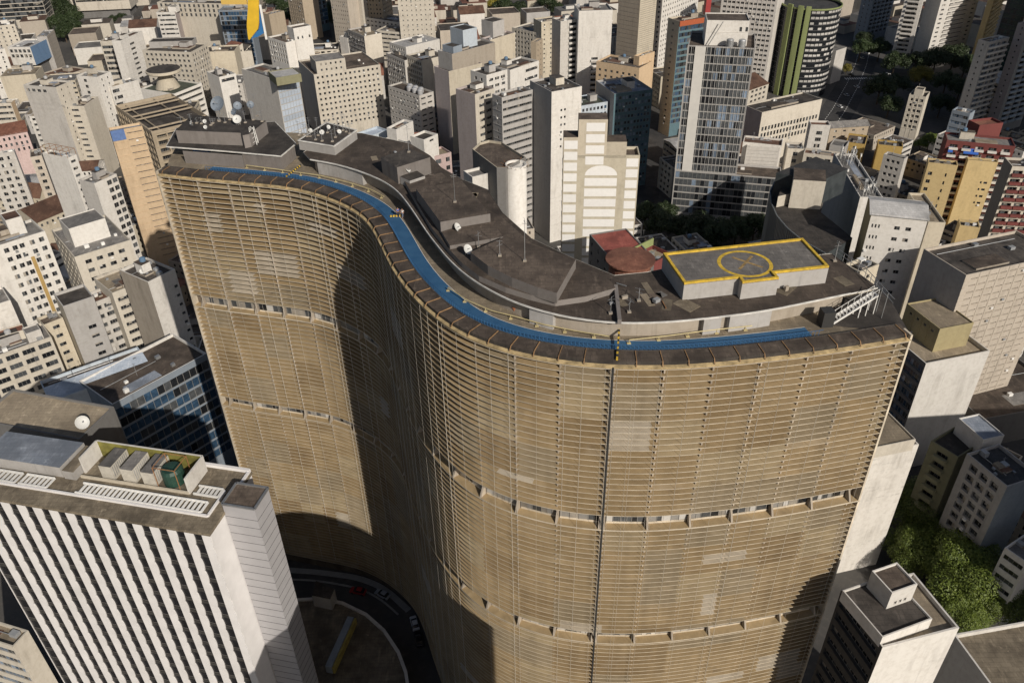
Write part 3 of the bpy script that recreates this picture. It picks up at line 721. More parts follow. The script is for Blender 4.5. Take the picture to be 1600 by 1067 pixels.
# stairs at the right end of the track
b = MB(); a = at(1301, 507, 110.0); c = at(1372, 462, 112.9); a.z, c.z = 110.1, 112.9; d = (c - a); sd = Vector((-d.y, d.x, 0)).normalized() * 1.0
for sg in (0, 1):
    o_ = sd * sg; b.bar(a + o_, c + o_, .12, .3); b.bar(a + o_ + Vector((0, 0, 1)), c + o_ + Vector((0, 0, 1)), .06, .06)
    for t in [i / 7 for i in range(8)]: p = a + d * t + o_; b.bar(p, p + Vector((0, 0, 1)), .05, .05)
for t in [i / 14 for i in range(15)]: p = a + d * t; b.bar(p, p + sd, .28, .05)
for t in (.62, .8, 1.0):
    for sg in (0, 1): p = a + d * t + sd * sg; b.bar((p.x, p.y, 110.0), p, .1, .1)
b.build('roof_stair', WHITEP, tower)
b = MB(); q = at(1288, 512, 110.0); b.box((q.x + .3, q.y + .8, 110.0), (1, .1), 1.6, 1.6, 2.3); b.build('track_gate', DARKP, tower)
b = MB(); q = at(455, 262, 110.0)
for (xa, ya), (xb, yb) in (((447, 276), (470, 258)), ((964, 562), (968, 508))):
    p0, p1 = at(xa, ya, 110.4), at(xb, yb, 111.0); k = 14
    for i in range(k):
        m0, m1 = p0.lerp(p1, i / k), p0.lerp(p1, (i + 1) / k); b.bar(m0, m1, .24, .22, i % 2)
b.build('joint_cover', [YELLOWP, DARKP], tower)
b = MB()
for i in range(4): q = at(611 + i * 4.4, 338.7 - i * .3, 110.06); b.box((q.x, q.y, 110.04), (1, 0), .3, .3, .25)
b.build('yellow_block', YELLOWP, tower)
b = MB(); P = [at(x, y, 113).xy for x, y in ((1306, 398), (1350, 428), (1395, 478))]
Q = resample(P, 1.6)
for p, q in zip(Q, Q[1:]): b.bar((*p, 110), (*p, 114.0), .07, .07); b.bar((*p, 114), (*q, 114), .06, .06); b.bar((*p, 113.4), (*q, 113.4), .05, .05)
b.build('roof_fence', METAL, tower)
b = MB(); b.bar(at(962, 448, 113.2), at(968, 503, 113.2), .5, .7); b.build('joint_kerb', wallm('rooftop'), tower)
r2 = MB(); r2.poly(ccw([at(x, y, 110.02).xy for x, y in ((1296, 508), (1300, 470), (1372, 452), (1392, 470), (1418, 515), (1405, 520))]), 110.03); r2.build('end_terrace', roofm('dark'), tower)

# things standing on that roof
def dish(px, py, z0, r, mat, label, hgt=None, az=None, tilt=35, group='satellite dishes on the tower roof'):
    c = at(px, py, z0 + (hgt or r * 1.3)); base = (c.x, c.y, z0); t = empty('satellite_dish', base); tag(t, label, 'satellite dish', group)
    b = MB(); n = 16; d = Vector((math.sin(az), -math.cos(az), math.tan(R(tilt)))).normalized(); x = d.cross(Vector((0, 0, 1))).normalized(); y = x.cross(d)
    prof = [(0, 0), (.35, .03), (.7, .12), (1, .26)]; rings = []
    for f, dz in prof:
        k = len(b.v); rings.append(k); b.v += [tuple(c + x * r * f * math.cos(2 * math.pi * j / n) + y * r * f * math.sin(2 * math.pi * j / n) + d * r * dz) for j in range(n)]
    for k0, k1 in zip(rings, rings[1:]):
        for j in range(n): b.f.append((k0 + j, k0 + (j + 1) % n, k1 + (j + 1) % n, k1 + j)); b.m.append(0)
    b.build('reflector', mat, t)
    m = MB(); m.tube([(c.x, c.y, z0), (c.x, c.y, c.z - r * .1)], max(.05, r * .07), 0, 6); m.bar((c.x - r * .5, c.y, z0), tuple(c), .06, .06); m.bar((c.x + r * .5, c.y, z0), tuple(c), .06, .06); m.build('mount', METAL, t)
    f = MB(); tip = c + d * r * .9; f.tube([tuple(c), tuple(tip)], max(.03, r * .03), 0, 4); f.box((tip.x, tip.y, tip.z - .08), (1, 0), r * .15, r * .15, r * .15); f.build('feed_horn', GREYP, t)
    return t
DG = plain('dish_grey_mesh', (.20, .235, .28), .6, .2, .1, .2); DW = plain('dish_white', (.58, .58, .56), .5)
for px, py, z0, r, mt, lb, az in ((341, 163, 115.4, 1.55, DG, 'largest grey dish, on the left roof house of the curved tower', -.3), (371, 166, 115.4, .85, DG, 'grey dish just right of the largest one', .4), (366, 175, 115.4, .75, DG, 'small grey dish under the other grey dishes', -.6), (391, 164, 115.4, .75, DG, 'grey dish furthest right on the left roof house', .5),
        (370.5, 187, 115.4, .85, DW, 'white round dish below the grey dishes', .2), (398, 204, 112.9, .8, DW, 'pale dish on a white lattice frame near the left terrace edge', .3), (320, 190, 115.4, .4, DW, 'small cream dish left of the largest grey dish, upper of two', 0), (321, 199, 115.4, .38, DW, 'small cream dish left of the largest grey dish, lower of two', 0), (299, 192, 115.4, .45, DW, 'small white dish at the left end of the roof house', -1.0),
        (470, 206, 114.6, .4, DW, 'leftmost white dish in the field of aerials', -.5), (485, 204, 114.6, .4, DW, 'white dish among the aerials, second from their left', .3), (503, 207, 114.6, .48, DW, 'cream dish in the middle of the field of aerials', .2), (513, 199, 114.6, .42, DW, 'white dish at the back of the field of aerials', .7), (530, 206, 114.6, .42, DW, 'rightmost white dish in the field of aerials', .6),
        (714, 356, 113.6, .75, DW, 'tilted dish against the stained white roof house', 1.2), (730, 390, 113.6, .75, DW, 'tilted white dish above the curved low wall', .9), (637, 265, 114.2, .55, DW, 'dish fixed to the concrete roof house behind the track', 1.1)):
    dish(px, py, z0, r, mt, lb, az=az)
ra = random.Random(11)
def mast(px, py, z0, h, label, name='aerial_mast', arms=3, group='thin aerials on the tower roof', lattice=False):
    c = at(px, py, z0); t = empty(name, tuple(c)); tag(t, label, 'aerial', group); b = MB(); x, y = c.x, c.y
    if lattice:
        for sx, sy in ((-.6, -.6), (.6, -.6), (.6, .6), (-.6, .6)): b.bar((x + sx, y + sy, z0), (x + sx * .6, y + sy * .6, z0 + h), .09, .09)
        for k in range(4):
            for (sx, sy), (tx, ty) in (((-.6, -.6), (.6, -.6)), ((.6, -.6), (.6, .6)), ((.6, .6), (-.6, .6)), ((-.6, .6), (-.6, -.6))):
                f0, f1 = 1 - .4 * k / 4, 1 - .4 * (k + 1) / 4; b.bar((x + sx * f0, y + sy * f0, z0 + h * k / 4), (x + tx * f1, y + ty * f1, z0 + h * (k + 1) / 4), .06, .06)
        b.build('lattice', WHITEP, t); return t
    b.tube([(x, y, z0), (x, y, z0 + h)], .055, 0, 5, .03); b.build('pole', METAL, t)
    m = MB()
    for k in range(arms): zz = z0 + h - .15 - .3 * k; a = ra.uniform(0, 3); L = ra.uniform(.3, .7); m.bar((x - L * math.cos(a), y - L * math.sin(a), zz), (x + L * math.cos(a), y + L * math.sin(a), zz), .035, .035)
    if arms: m.build('aerial_arms', METAL, t)
    m = MB(); m.box((x, y, z0), (1, 0), .5, .5, .2); m.build('base_block', wallm('concrete'), t); return t
for k, (px, py) in enumerate([(468 + 6.2 * i + ra.uniform(-2, 2), 218 + ra.uniform(-10, 6) - abs(i - 6) * .9) for i in range(14)]):
    mast(px, py, 114.6, ra.uniform(1.8, 4.2), 'thin metal aerial in the crowded field on the low white-rimmed roof box')
for px, py, z0, h, lb in ((711, 316, 115.7, 5, 'tall single aerial on the largest dark roof house'), (820, 408, 115.2, 6.5, 'tallest single aerial, on the curved-edged dark roof house'), (781, 400, 115.2, 2.5, 'short aerial left of the tallest one'), (748, 386, 113.8, 2.6, 'short aerial beside the low concrete step'), (639, 238, 115.9, 5, 'aerial on the concrete roof house behind the track'), (660, 262, 113.7, 2.2, 'short aerial on the raised roof by the concrete roof house'), (954, 490, 112.9, 2.6, 'aerial left of the yellow and black joint cover'), (983, 488, 112.9, 2.2, 'aerial right of the yellow and black joint cover'), (998, 470, 112.9, 2, 'short aerial on the dark terrace near the helipad'), (1304, 408, 112.9, 3.2, 'aerial behind the helipad corner'), (402, 182, 115.4, 4.6, 'aerial with crossbars at the right end of the left roof house'), (343, 190, 115.4, 2.6, 'aerial under the largest grey dish'), (330, 196, 115.4, 2.2, 'thin aerial by the two small cream dishes')):
    mast(px, py, z0, h, lb, group='single aerials on the tower roof')
mast(398, 225, 112.9, 3.4, 'white lattice frame carrying a pale dish on the left terrace', 'lattice_mast', lattice=True, group='lattice frames on the tower roof')
for k in range(12):
    mast(285 + 11 * k + ra.uniform(-4, 4), 196 - .5 * k + ra.uniform(-5, 4), 115.4, ra.uniform(.9, 2.6), 'short aerial in the clutter on the left roof house', group='aerials on the left roof house')
for px, py, lb in ((805, 487, 'terracotta pot on the tan deck, nearer the curve'), (855, 503, 'terracotta pot on the tan deck, nearer the joint cover')):
    c = at(px, py, 110.0); b = MB(); b.lathe(tuple(c), [(.28, 0), (.42, .7), (.48, .75), (.48, .85), (.36, .85), (.34, .7)], 0, 12); tag(b.build('plant_pot', plain('terracotta', (.45, .17, .08), .8, 0, .1, .1)), lb, 'plant pot', 'pots on the roof deck')
c = at(349, 243, 110.1); b = MB(); b.box((c.x - 4.5, c.y + 1, 110), (1, -.05), 3.4, .3, 1.5); tag(b.build('blue_board', plain('blue_board_paint', (.03, .13, .36), .5)), 'blue board leaning under the left terrace of the curved tower', 'board')
c = at(352, 258, 110.1); b = MB(); b.box((c.x - 1.2, c.y + 2.5, 110), (.3, 1), 3.2, 2.2, 2.3); tag(b.build('dark_cabin', DARKP), 'black cabin at the left end of the blue track', 'cabin')

rk = random.Random(17); nk = 0
for _ in range(400):      # vents, hatches, pipes and felt patches on the upper terrace
    x_, y_ = rk.uniform(560, 1330), rk.uniform(215, 500); zc = 112.85; c = at(x_, y_, zc)
    inside = lambda pts, q: sum(((a.y > q.y) != (b_.y > q.y)) and (q.x < (b_.x - a.x) * (q.y - a.y) / (b_.y - a.y) + a.x) for a, b_ in zip(pts, pts[1:] + pts[:1])) % 2 == 1
    if not all(inside(main, c.xy + Vector(v)) for v in ((3, 0), (-3, 0), (0, 3), (0, -3))) or any(inside(q, c.xy) for q in BUSY): continue
    nk += 1
    if nk > 64: break
    b = MB(); kk = rk.random()
    if kk < .4: b.box((c.x, c.y, 112.84), (rk.uniform(-1, 1), 1), rk.uniform(1.2, 4), rk.uniform(.8, 2.4), rk.choice((.03, .05, .07))); b.build('roof_pad', roofm(rk.choice(('brown', 'tan', 'grey', 'dark', 'mossy'))), tower)
    elif kk < .7: b.box((c.x, c.y, 112.84), (rk.uniform(-1, 1), 1), rk.uniform(.3, .9), rk.uniform(.3, .9), rk.uniform(.2, .8)); b.build('roof_vent', rk.choice((METAL, wallm('concrete'), GREYP, RUST)), tower)
    else: a_ = rk.uniform(0, 6.28); L_ = rk.uniform(1.5, 5); b.tube([(c.x, c.y, 113.0), (c.x + L_ * math.cos(a_), c.y + L_ * math.sin(a_), 113.0)], rk.choice((.05, .08)), 0, 5); b.build('roof_pipe', rk.choice((METAL, RUST, wallm('concrete'))), tower)
# two people at the bend of the track
def person(px, py, shirt, trousers, label, turn, stride):
    c = at(px, py, 110.05); t = empty('person', tuple(c)); tag(t, label, 'person', 'people on the running track')
    ct, sn = math.cos(turn), math.sin(turn)
    def W(p): return (p[0] * ct - p[1] * sn, p[0] * sn + p[1] * ct, p[2])
    def skin(name, verts, edges, rad, mat):
        me = bpy.data.meshes.new(name); me.from_pydata([W(v) for v in verts], edges, []); me.materials.append(mat)
        o = bpy.data.objects.new(name, me); o.parent = t; col.objects.link(o)
        o.modifiers.new('skin', 'SKIN'); sub = o.modifiers.new('smooth', 'SUBSURF'); sub.levels = sub.render_levels = 1
        for sv_, r_ in zip(me.skin_vertices[0].data, rad): sv_.radius = r_ if isinstance(r_, tuple) else (r_, r_)
        me.skin_vertices[0].data[0].use_root = True
        return o
    S_ = stride
    V = [(0, 0, .95), (0, 0, 1.2), (0, .01, 1.42), (0, 0, 1.5), (0, -.02, 1.58), (0, -.02, 1.70), (.10, 0, .9), (.1, -S_ * .6, .5), (.1, -S_ * .8, .08), (.1, -S_ * .8 - .16, .04), (-.10, 0, .9), (-.1, S_ * .5, .5), (-.1, S_, .09), (-.1, S_ - .15, .04),
         (.2, 0, 1.4), (.26, S_ * .4, 1.13), (.24, S_ * .3 - .14, .92), (.24, S_ * .3 - .2, .84), (-.2, 0, 1.4), (-.26, -S_ * .4, 1.13), (-.24, -S_ * .4 - .1, .92), (-.24, -S_ * .4 - .16, .84)]
    E = [(0, 1), (1, 2), (2, 3), (3, 4), (4, 5), (0, 6), (6, 7), (7, 8), (8, 9), (0, 10), (10, 11), (11, 12), (12, 13), (2, 14), (14, 15), (15, 16), (16, 17), (2, 18), (18, 19), (19, 20), (20, 21)]
    rd = [(.15, .10), (.14, .1), (.16, .1), .055, (.075, .09), (.07, .085), .085, .055, .04, .04, .085, .055, .04, .04, .06, .042, .032, .035, .06, .042, .032, .035]
    skinm = plain('skin', (.42, .24, .16), .6)
    skin('body', V, E, rd, skinm)
    skin('shirt', [V[0], V[1], V[2], V[14], (V[15][0], V[15][1] * .6, 1.22), V[18], (V[19][0], V[19][1] * .6, 1.22)], [(0, 1), (1, 2), (2, 3), (3, 4), (2, 5), (5, 6)], [(.175, .125), (.165, .12), (.175, .12), .075, .062, .075, .062], plain('cloth_' + shirt[0], shirt[1], .9))
    skin('trousers', [(0, 0, 1.0), V[6], V[7], (V[8][0], V[8][1], .14), V[10], V[11], (V[12][0], V[12][1], .15)], [(0, 1), (1, 2), (2, 3), (0, 4), (4, 5), (5, 6)], [(.165, .12), .1, .075, .06, .1, .075, .06], plain('cloth_' + trousers[0], trousers[1], .9))
    skin('hair', [(0, .015, 1.66), (0, .005, 1.73)], [(0, 1)], [(.08, .09), (.075, .085)], plain('dark_hair', (.02, .015, .012), .7))
person(622.5, 339, ('blue', (.02, .10, .45)), ('navy', (.02, .025, .05)), 'person in a bright blue shirt standing on the bend of the blue track', .4, .12)
person(629.5, 340.5, ('white', (.72, .71, .70)), ('denim', (.16, .20, .28)), 'person in a white shirt walking beside the blue track', -.5, .25)
# ------------------------------------------------------------------ named city buildings
def G(w=1.3, h=1.4, p=3.0, **k): return st('g', w, h, p, **k)
def RB(h=1.3, **k): k.setdefault('m', .5); return st('r', 1, h, **k)
def CU(h=2.7, **k): k.setdefault('m', .25); k.setdefault('rec', .12); k.setdefault('top', .9); return st('c', 1, h, **k)
def LB(w=3.2, h=2.2, p=4.2, mat=None, dp=1.1, hb=1.0, **k): k.setdefault('rec', .9); k.setdefault('g', 'dark'); return st('g', w, h, p, bal=(dp, hb, mat or wallm('white')), **k)
NB = 'office_building'; AB_ = 'apartment_building'
# top left, far
T(NB, 'dark glass office slab with tall cream fins, at the far left corner', (-40, 50), (79, 42), (96, 32), 'R', 62, 'cream', 'grey', CU(g='dark', fr='d', fl=3.4, h=2.9, bot=7), CU(g='dark', fr='d', fl=3.4, h=2.9, bot=7), z=0, phrase='the glass slab with cream fins')
T(NB, 'tan slab with horizontal window bands raised over a dark ground floor, beyond the dark trees', (122, 18), (205, 14), (224, 3), 'R', 58, 'cream', 'grey', RB(1.7, g='mixed', rec=.5), RB(1.7, rec=.5), z=7, zb=7, phrase='the tan banded slab')
T(AB_, 'small white grid-fronted cube whose right side carries a blue mural', (11, 74), (47, 74), (66, 61), 'R', 29, 'white', 'light', G(2.2, 2.2, 3.0, g='dark', rec=.6, m=.5, n=5, fl=3.3), BLANK, zb=17, side_wall='blue', cl='small', phrase='the blue-mural cube')
T(AB_, 'grey block with a panelled side wall just behind the blue-mural cube', (57, 58), (73, 57), (93, 46), 'R', 31, 'grey', 'grey', BLANK, RB(.25, g='dark', rec=.1), side_wall='beige', phrase='the panelled grey block')
T(AB_, 'low cream block in front of the dark glass slab with cream fins', (-14, 42), (23, 38), (29, 30), 'R', 24, 'cream', 'dark', G(p=4), G(p=4), phrase='the low cream block')
T(AB_, 'white flat-roofed building cut by the left edge, left of the blue-mural cube', (-25, 82), (7, 76), (14, 70), 'R', 31, 'white', 'light', G(1, 1.2, 3.6), G(1, 1.2, 5), phrase='the white left-edge building')
T('warehouse', 'long low hall with a dark brown roof between the blue-mural cube and the white tower', (59, 117), (90, 122), (114, 104), 'R', 11, 'beige', 'clay', BLANK, G(1.2, 1, 4), phrase='the long brown-roofed hall')
T(NB, 'cream house front with two wide dark window bands, joined to a white block', (156, 65), (187, 64), (193, 55), 'R', 30, 'cream', 'brown', RB(2.0, g='dark', top=3.0, fl=3.6), BLANK, phrase='the dark-banded cream front')
T(AB_, 'white block with a single column of dark windows, right of the dark-banded cream front', (188, 64), (222, 49), (228, 40), 'R', 34, 'white', 'dark', st('g', 2.2, 1.4, top=4, g='dark', cols=[(.35, .55)], fl=3.3), BLANK, phrase='the white single-column block')
T(AB_, 'cream corner building with a heavy cornice and many dark square windows', (222, 79), (298, 82), (323, 68), 'R', 37, 'cream', 'dark', G(1.5, 1.5, 3.1, g='dark'), G(1.3, 1.6, 2.8, g='dark'), phrase='the corniced corner building', ex=[((232, 66), (300, 64), (310, 58), 'R', 3, 'grey', 'dark')])
T('garage_building', 'green-roofed block with dark open ribbons, under the oval roof', (272, 147), (315, 130), (258, 124), 'L', 24, 'white', 'green', RB(1.6, g='open', rec=1.0, fl=3.5), BLANK, phrase='the green-roofed block', cl='small')
T(NB, 'white five-storey front with long window bands and a small roof box', (244, 20), (273, 19), (291, 12), 'R', 42, 'white', 'dark', RB(1.2, g='mixed'), BLANK, side_wall='mauve', phrase='the white five-storey front', ex=[((262, 11), (274, 11), (278, 8), 'R', 3, 'white', 'dark')])
T(AB_, 'narrow tan house front with a pale cornice, two houses left of the blue glass front', (293, 34), (318, 34), (325, 24), 'R', 28, 'tan', 'grey', G(1.6, 1.3, 2.4, g='mixed', fl=3.4), BLANK, phrase='the narrow tan front')
T('stair_tower', 'slim ochre tower with a hipped cap, behind the narrow tan front', (295, 12), (308, 12), (313, 5), 'R', 40, 'sand', 'clay', G(1, 1, 4, rows=1), BLANK, cl=False, phrase='the slim ochre tower')
T(AB_, 'narrow white house front between the tan front and the blue glass front', (319, 22), (338, 23), (342, 15), 'R', 36, 'white', 'dark', G(1.3, 1.2, 3, g='mixed'), BLANK, phrase='the narrow white front')
T(NB, 'blue glass front with pale floor lines, left of the yellow sail', (341, 17), (387, 16), (394, 9), 'R', 44, 'bluegrey', 'grey', CU(2.6, g='blue', fr='g', m=.6), BLANK, phrase='the blue glass front')
T(NB, 'long cream building with tall dark windows along the top edge, behind the narrow fronts', (245, 4), (345, 6), (350, 0), 'R', 46, 'cream', 'dark', G(1.6, 2.2, 3.6, g='dark', top=.8, rows=3), BLANK, phrase='the long cream building')
T('party_wall_building', 'beige building showing only a stained blank wall, below the blue glass front', (311, 82), (366, 80), (379, 70), 'R', 30, 'sand', 'brown', BLANK, BLANK, phrase='the blank beige wall')
T('house', 'small cream house with a red tiled roof, perched beside the blank beige wall', (350, 73), (366, 77), (374, 66), 'R', 25, 'cream', 'tile', G(1, 1.2, 3, rows=1), G(1, 1.2, 3, rows=1), gable=2.5, phrase='the small red-roofed house')
T(AB_, 'white block with one long dark window, left of the pale blue panelled building', (342, 121), (368, 115), (328, 111), 'L', 33, 'white', 'dark', RB(1.8, rows=1, top=1.6, g='mixed', m=1.2), BLANK, phrase='the white long-window block')
# left middle
T(AB_, 'tall white slab with a blank side carrying faint grey lettering under four small windows', (36, 133), (87, 137), (101, 126), 'R', 50, 'offwhite', 'dark', st('g', 1.7, 1.5, top=1.6, g='dark', rows=1, cols=[(.05, .16), (.22, .33), (.39, .5), (.56, .67)]), G(.8, 1.0, 3.0, g='dark', n=2), side_wall='cream', phrase='the lettered white slab')
T(AB_, 'cream block with triple windows beside the lettered white slab', (104, 166), (131, 166), (129, 151), 'R', 39, 'cream', 'brown', st('g', 3.3, 1.1, g='dark', cols=[(.06, .62)]), BLANK, phrase='the triple-window cream block')
T(AB_, 'tall white block with one column of dark windows, behind the cream triple-window block', (119, 118), (151, 121), (172, 112), 'R', 48, 'white', 'grey', st('g', 1.6, 1.6, g='dark', cols=[(.3, .45)]), G(.9, 1.2, 3.6, g='dark', n=2), phrase='the white edge-window block')
T(AB_, 'white block with grouped windows and a blank right part, above the gutted concrete building', (172, 137), (216, 125), (223, 116), 'R', 41, 'white', 'grey', st('g', 4, 1.8, g='mixed', cols=[(.05, .34)], rows=4, fl=3.6), BLANK, phrase='the half-blank white block')
T('derelict_building', 'gutted concrete building with open bays and bare roof beams, left of the curved tower', (180, 165), (236, 206), (308, 171), 'R', 36, 'gutted', 'dark', G(3.7, 2.7, 4.3, g='open', rec=2.2, m=.4, fl=3.8), G(4.6, 2.5, 5.2, g='open', rec=2.2, m=.4, fl=3.8), phrase='the gutted concrete building', par=2.6, cl=False)
T('orange_tower', 'slim orange slab with a blue corner patch, close beside the curved tower', (172, 206), (222, 197), (226, 190), 'R', 62, 'orange', 'bluegrey', st('g', 1, .4, fl=2.7, g='dark', rec=.4, cols=[(.47, .97)]), BLANK, cl=False, phrase='the slim orange slab')
T(AB_, 'building with a blank off-white side and pale blue panelled front under a green box', (377, 108), (431, 125), (472, 117), 'R', 48, 'offwhite', 'grey', BLANK, CU(2.9, g='frost', fr='g', m=.3, rec=.08), phrase='the pale blue panelled building', ex=[((419, 112), (431, 122), (467, 113), 'R', 3.2, 'olive', 'light')])
T(AB_, 'white building with arched rows of windows on its left side and a blank right side', (418, 58), (446, 67), (473, 61), 'R', 46, 'white', 'brown', G(1.4, 2.0, 2.7, g='mixed', rows=4), BLANK, phrase='the white arched-row building')
T('stair_tower', 'bright white windowless tower rising behind the white arched-row building', (448, 41), (458, 45), (483, 39), 'R', 53, 'white', 'brown', BLANK, st('g', .8, 1.6, g='dark', rows=1, top=5, cols=[(.15, .24), (.4, .49), (.8, .9)]), cl=False, phrase='the bright white tower')
T('chimney_block', 'pair of tall beige shafts beside the yellow sail', (411, 21), (420, 23), (437, 16), 'R', 43, 'tan', 'brown', BLANK, BLANK, cl='small', phrase='the beige shafts')
T(AB_, 'broad cream apartment block covered in small square windows, right of the pale blue panelled building', (490, 117), (594, 101), (478, 93), 'L', 38, 'cream', 'brown', G(1.2, 1.3, 2.7, g='mixed', top=1.4), BLANK, side_wall='grey', phrase='the broad cream block', ex=[((493, 97), (539, 91), (486, 86), 'L', 6.5, 'cream', 'grey', G(1, 1.2, 2.8, g='dark', top=1.2, bot=.8))])
hotel = T('hotel', 'white boxy building with rows of short windows and six round tanks on the roof', (606, 134), (655, 150), (677, 143), 'R', 32, 'offwhite', 'brown', G(1.7, .9, 2.9, g='dark'), st('g', 2.2, .9, g='dark', cols=[(.12, .42), (.56, .86)]), cl=False, phrase='the six-tank building')
T(NB, 'grey office with deep projecting window fins, left of the white-topped grid offices', (543, 46), (569, 57), (591, 50), 'R', 34, 'grey', 'tan', G(1.7, 2.3, 2.3, g='open', rec=.9, m=.3), BLANK, side_wall='cream', phrase='the fin-windowed grey office')
T(AB_, 'narrow white side block with a round tank, at the left of the fin-windowed grey office', (530, 57), (543, 60), (549, 54), 'R', 28, 'white', 'grey', BLANK, G(1.4, 1.4, 3, g='dark'), phrase='the narrow white side block')
T(NB, 'bright white two-storey top on a grid office with a blank white side', (608, 66), (634, 74), (672, 57), 'R', 36, 'white', 'light', G(1.4, 1.6, 2.4, g='blue', rec=.4), BLANK, phrase='the bright white-topped office')
T(NB, 'grid-fronted office with dark square recesses below the bright white-topped office', (603, 83), (632, 95), (648, 88), 'R', 30, 'offwhite', 'dark', G(1.7, 1.9, 2.4, g='dark', rec=.5), BLANK, phrase='the square-recess office')
T(NB, 'grid-fronted office with a dark terrace roof and a blank cream side', (635, 86), (659, 95), (688, 83), 'R', 33, 'cream', 'dark', G(1.5, 2.0, 2.2, g='dark', rec=.6), BLANK, phrase='the cream-sided grid office')
T('concrete_tower', 'huge blank concrete tower with a blue-grey box on top, in the middle distance', (684, 79), (706, 85), (764, 64), 'R', 54, 'grey', 'dark', BLANK, BLANK, side_wall='concrete', cl='small', phrase='the blank concrete tower', ex=[((703, 42), (723, 48), (741, 42), 'R', 8.5, 'paleblue', 'dark'), ((691, 70), (708, 74), (722, 70), 'R', 2.5, 'bluegrey', 'dark')])
T('concrete_slab', 'lower grey slab attached in front of the blank concrete tower', (678, 104), (701, 112), (748, 97), 'R', 46, 'mauve', 'dark', BLANK, BLANK, side_wall='sand', cl='small', phrase='the lower grey slab')
T('concrete_tower', 'beige windowless block with a square head, right of the blank concrete tower', (752, 60), (766, 63), (800, 50), 'R', 48, 'mauve', 'brown', BLANK, BLANK, side_wall='sand', cl='small', phrase='the square-headed beige block', ex=[((752, 31), (770, 35), (786, 30), 'R', 8, 'grey', 'dark')])
T(AB_, 'white house-like top floor with a dark flat roof, above the tall grey slab end', (735, 110), (760, 118), (793, 109), 'R', 62, 'white', 'dark', G(1.6, 1.5, 4, rows=3, g='mixed', top=2), G(2.6, 1.3, 3.6, rows=3, top=2, g='mixed'), phrase='the dark-roofed white top')
T(AB_, 'tall slab with a blank mauve-grey end and a cream side, behind the fan-shaped roof', (712, 139), (742, 148), (770, 137), 'R', 64, 'mauve', 'brown', BLANK, G(3.0, 1.3, 4, g='mixed', fl=3.2), side_wall='cream', phrase='the tall grey slab end')
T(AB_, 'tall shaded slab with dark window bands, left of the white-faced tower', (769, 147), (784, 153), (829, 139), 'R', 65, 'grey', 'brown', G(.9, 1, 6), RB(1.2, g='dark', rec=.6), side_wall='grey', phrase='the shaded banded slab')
T(AB_, 'white block with a dark roof and a short window band, behind the shaded banded slab', (797, 110), (842, 95), (774, 101), 'L', 60, 'white', 'dark', st('g', 6, 1.4, cols=[(.5, .95)], g='mixed', top=2.2, fl=4), BLANK, phrase='the short-band white block')
T(AB_, 'tall tower with a dark blank end and stained white face, left of the striped tower', (828, 126), (862, 144), (909, 135), 'R', 68, 'grey', 'dark', BLANK, st('g', 1.2, 1.0, cols=[(.3, .36), (.42, .48)], g='dark', rows=6, sk=2, fl=3.1), side_wall='white', phrase='the white-faced tower')
striped = T('striped_tower', 'tower banded in white and cream with a round-headed centre panel, just behind the curved tower', (880, 243), (1000, 243), (862, 229), 'L', 78, 'stripecream', 'brown', BLANK, G(2.0, 2.0, 4, g='pale', rec=.3, fl=3.6), side_wall='mauve', phrase='the cream-striped tower', cl='small')
T(AB_, 'orange-cream block with a dark roof band and a planted terrace, behind the blue tiled block', (932, 96), (999, 107), (1008, 94), 'R', 44, 'orange', 'brown', G(1.5, 1.3, 3.6, g='dark', top=3.5), BLANK, phrase='the orange-cream block', limit=100)
T('orange_slab', 'tall blank orange wall standing forward of the orange-cream block', (999, 89), (1023, 81), (1030, 74), 'R', 48, 'orange', 'grey', BLANK, BLANK, cl='small', phrase='the blank orange wall')
T(AB_, 'block clad in blue and pale patterned tiles with a grey blank left side', (931, 126), (960, 147), (990, 120), 'R', 49, 'grey', 'bluegrey', BLANK, G(1.2, 1.5, 1.7, g='pale', rec=.1, m=.3, bot=2), side_wall='teal', phrase='the blue tiled block')
T(AB_, 'lower wing patterned in pale tiles at the left of the blue tiled block', (908, 166), (950, 159), (905, 150), 'L', 44, 'paleblue', 'green', G(1.2, 1.5, 2.0, g='blue', rec=.15, m=.3), BLANK, phrase='the patterned lower wing')
T(AB_, 'very tall white tower with a balcony stack down its middle, cut by the top edge', (902, 102), (953, 100), (966, 86), 'R', 64, 'white', 'grey', st('g', 3.4, 2.0, rec=.8, cols=[(.42, .62)], g='dark', bal=(1.0, 1.0, wallm('white')), sk=0, top=26), G(.8, 1, 5), side_wall='white', z=34, phrase='the tall white balcony tower')
T(AB_, 'slim grey-white tower with a full column of balconies, left of the tall white balcony tower', (876, 34), (903, 30), (908, 22), 'R', 58, 'offwhite', 'grey', st('g', 4.0, 2.2, rec=.8, cols=[(.5, .95)], g='dark', bal=(1.0, 1.0, wallm('white'))), BLANK, phrase='the slim balcony tower')
T(NB, 'brown panelled tower with thin dark floor lines, cut by the top edge', (964, 45), (997, 52), (1012, 42), 'R', 70, 'brick', 'grey', RB(.22, g='dark', rec=.12, fl=2.7), RB(.22, g='dark', rec=.1, fl=1.3), z=38, side_wall='sand', phrase='the brown panelled tower')
T(AB_, 'bright white tower with rows of small dark windows, right of the brown panelled tower', (1012, 45), (1031, 48), (1078, 22), 'R', 68, 'white', 'grey', G(1.4, 1.3, 2.6, g='dark'), G(1.2, 1.3, 3.1, g='dark'), z=36, phrase='the small-window white tower')
T(AB_, 'slim cream slab with one window column, left of the large glass tower', (1044, 28), (1062, 34), (1095, 22), 'R', 64, 'sand', 'brown', st('g', 1.0, 1.1, cols=[(.4, .56)], g='dark', fl=3.4), RB(2.2, g='deepblue', fl=3.2, top=3), side_wall='teal', phrase='the orange-banded slab')
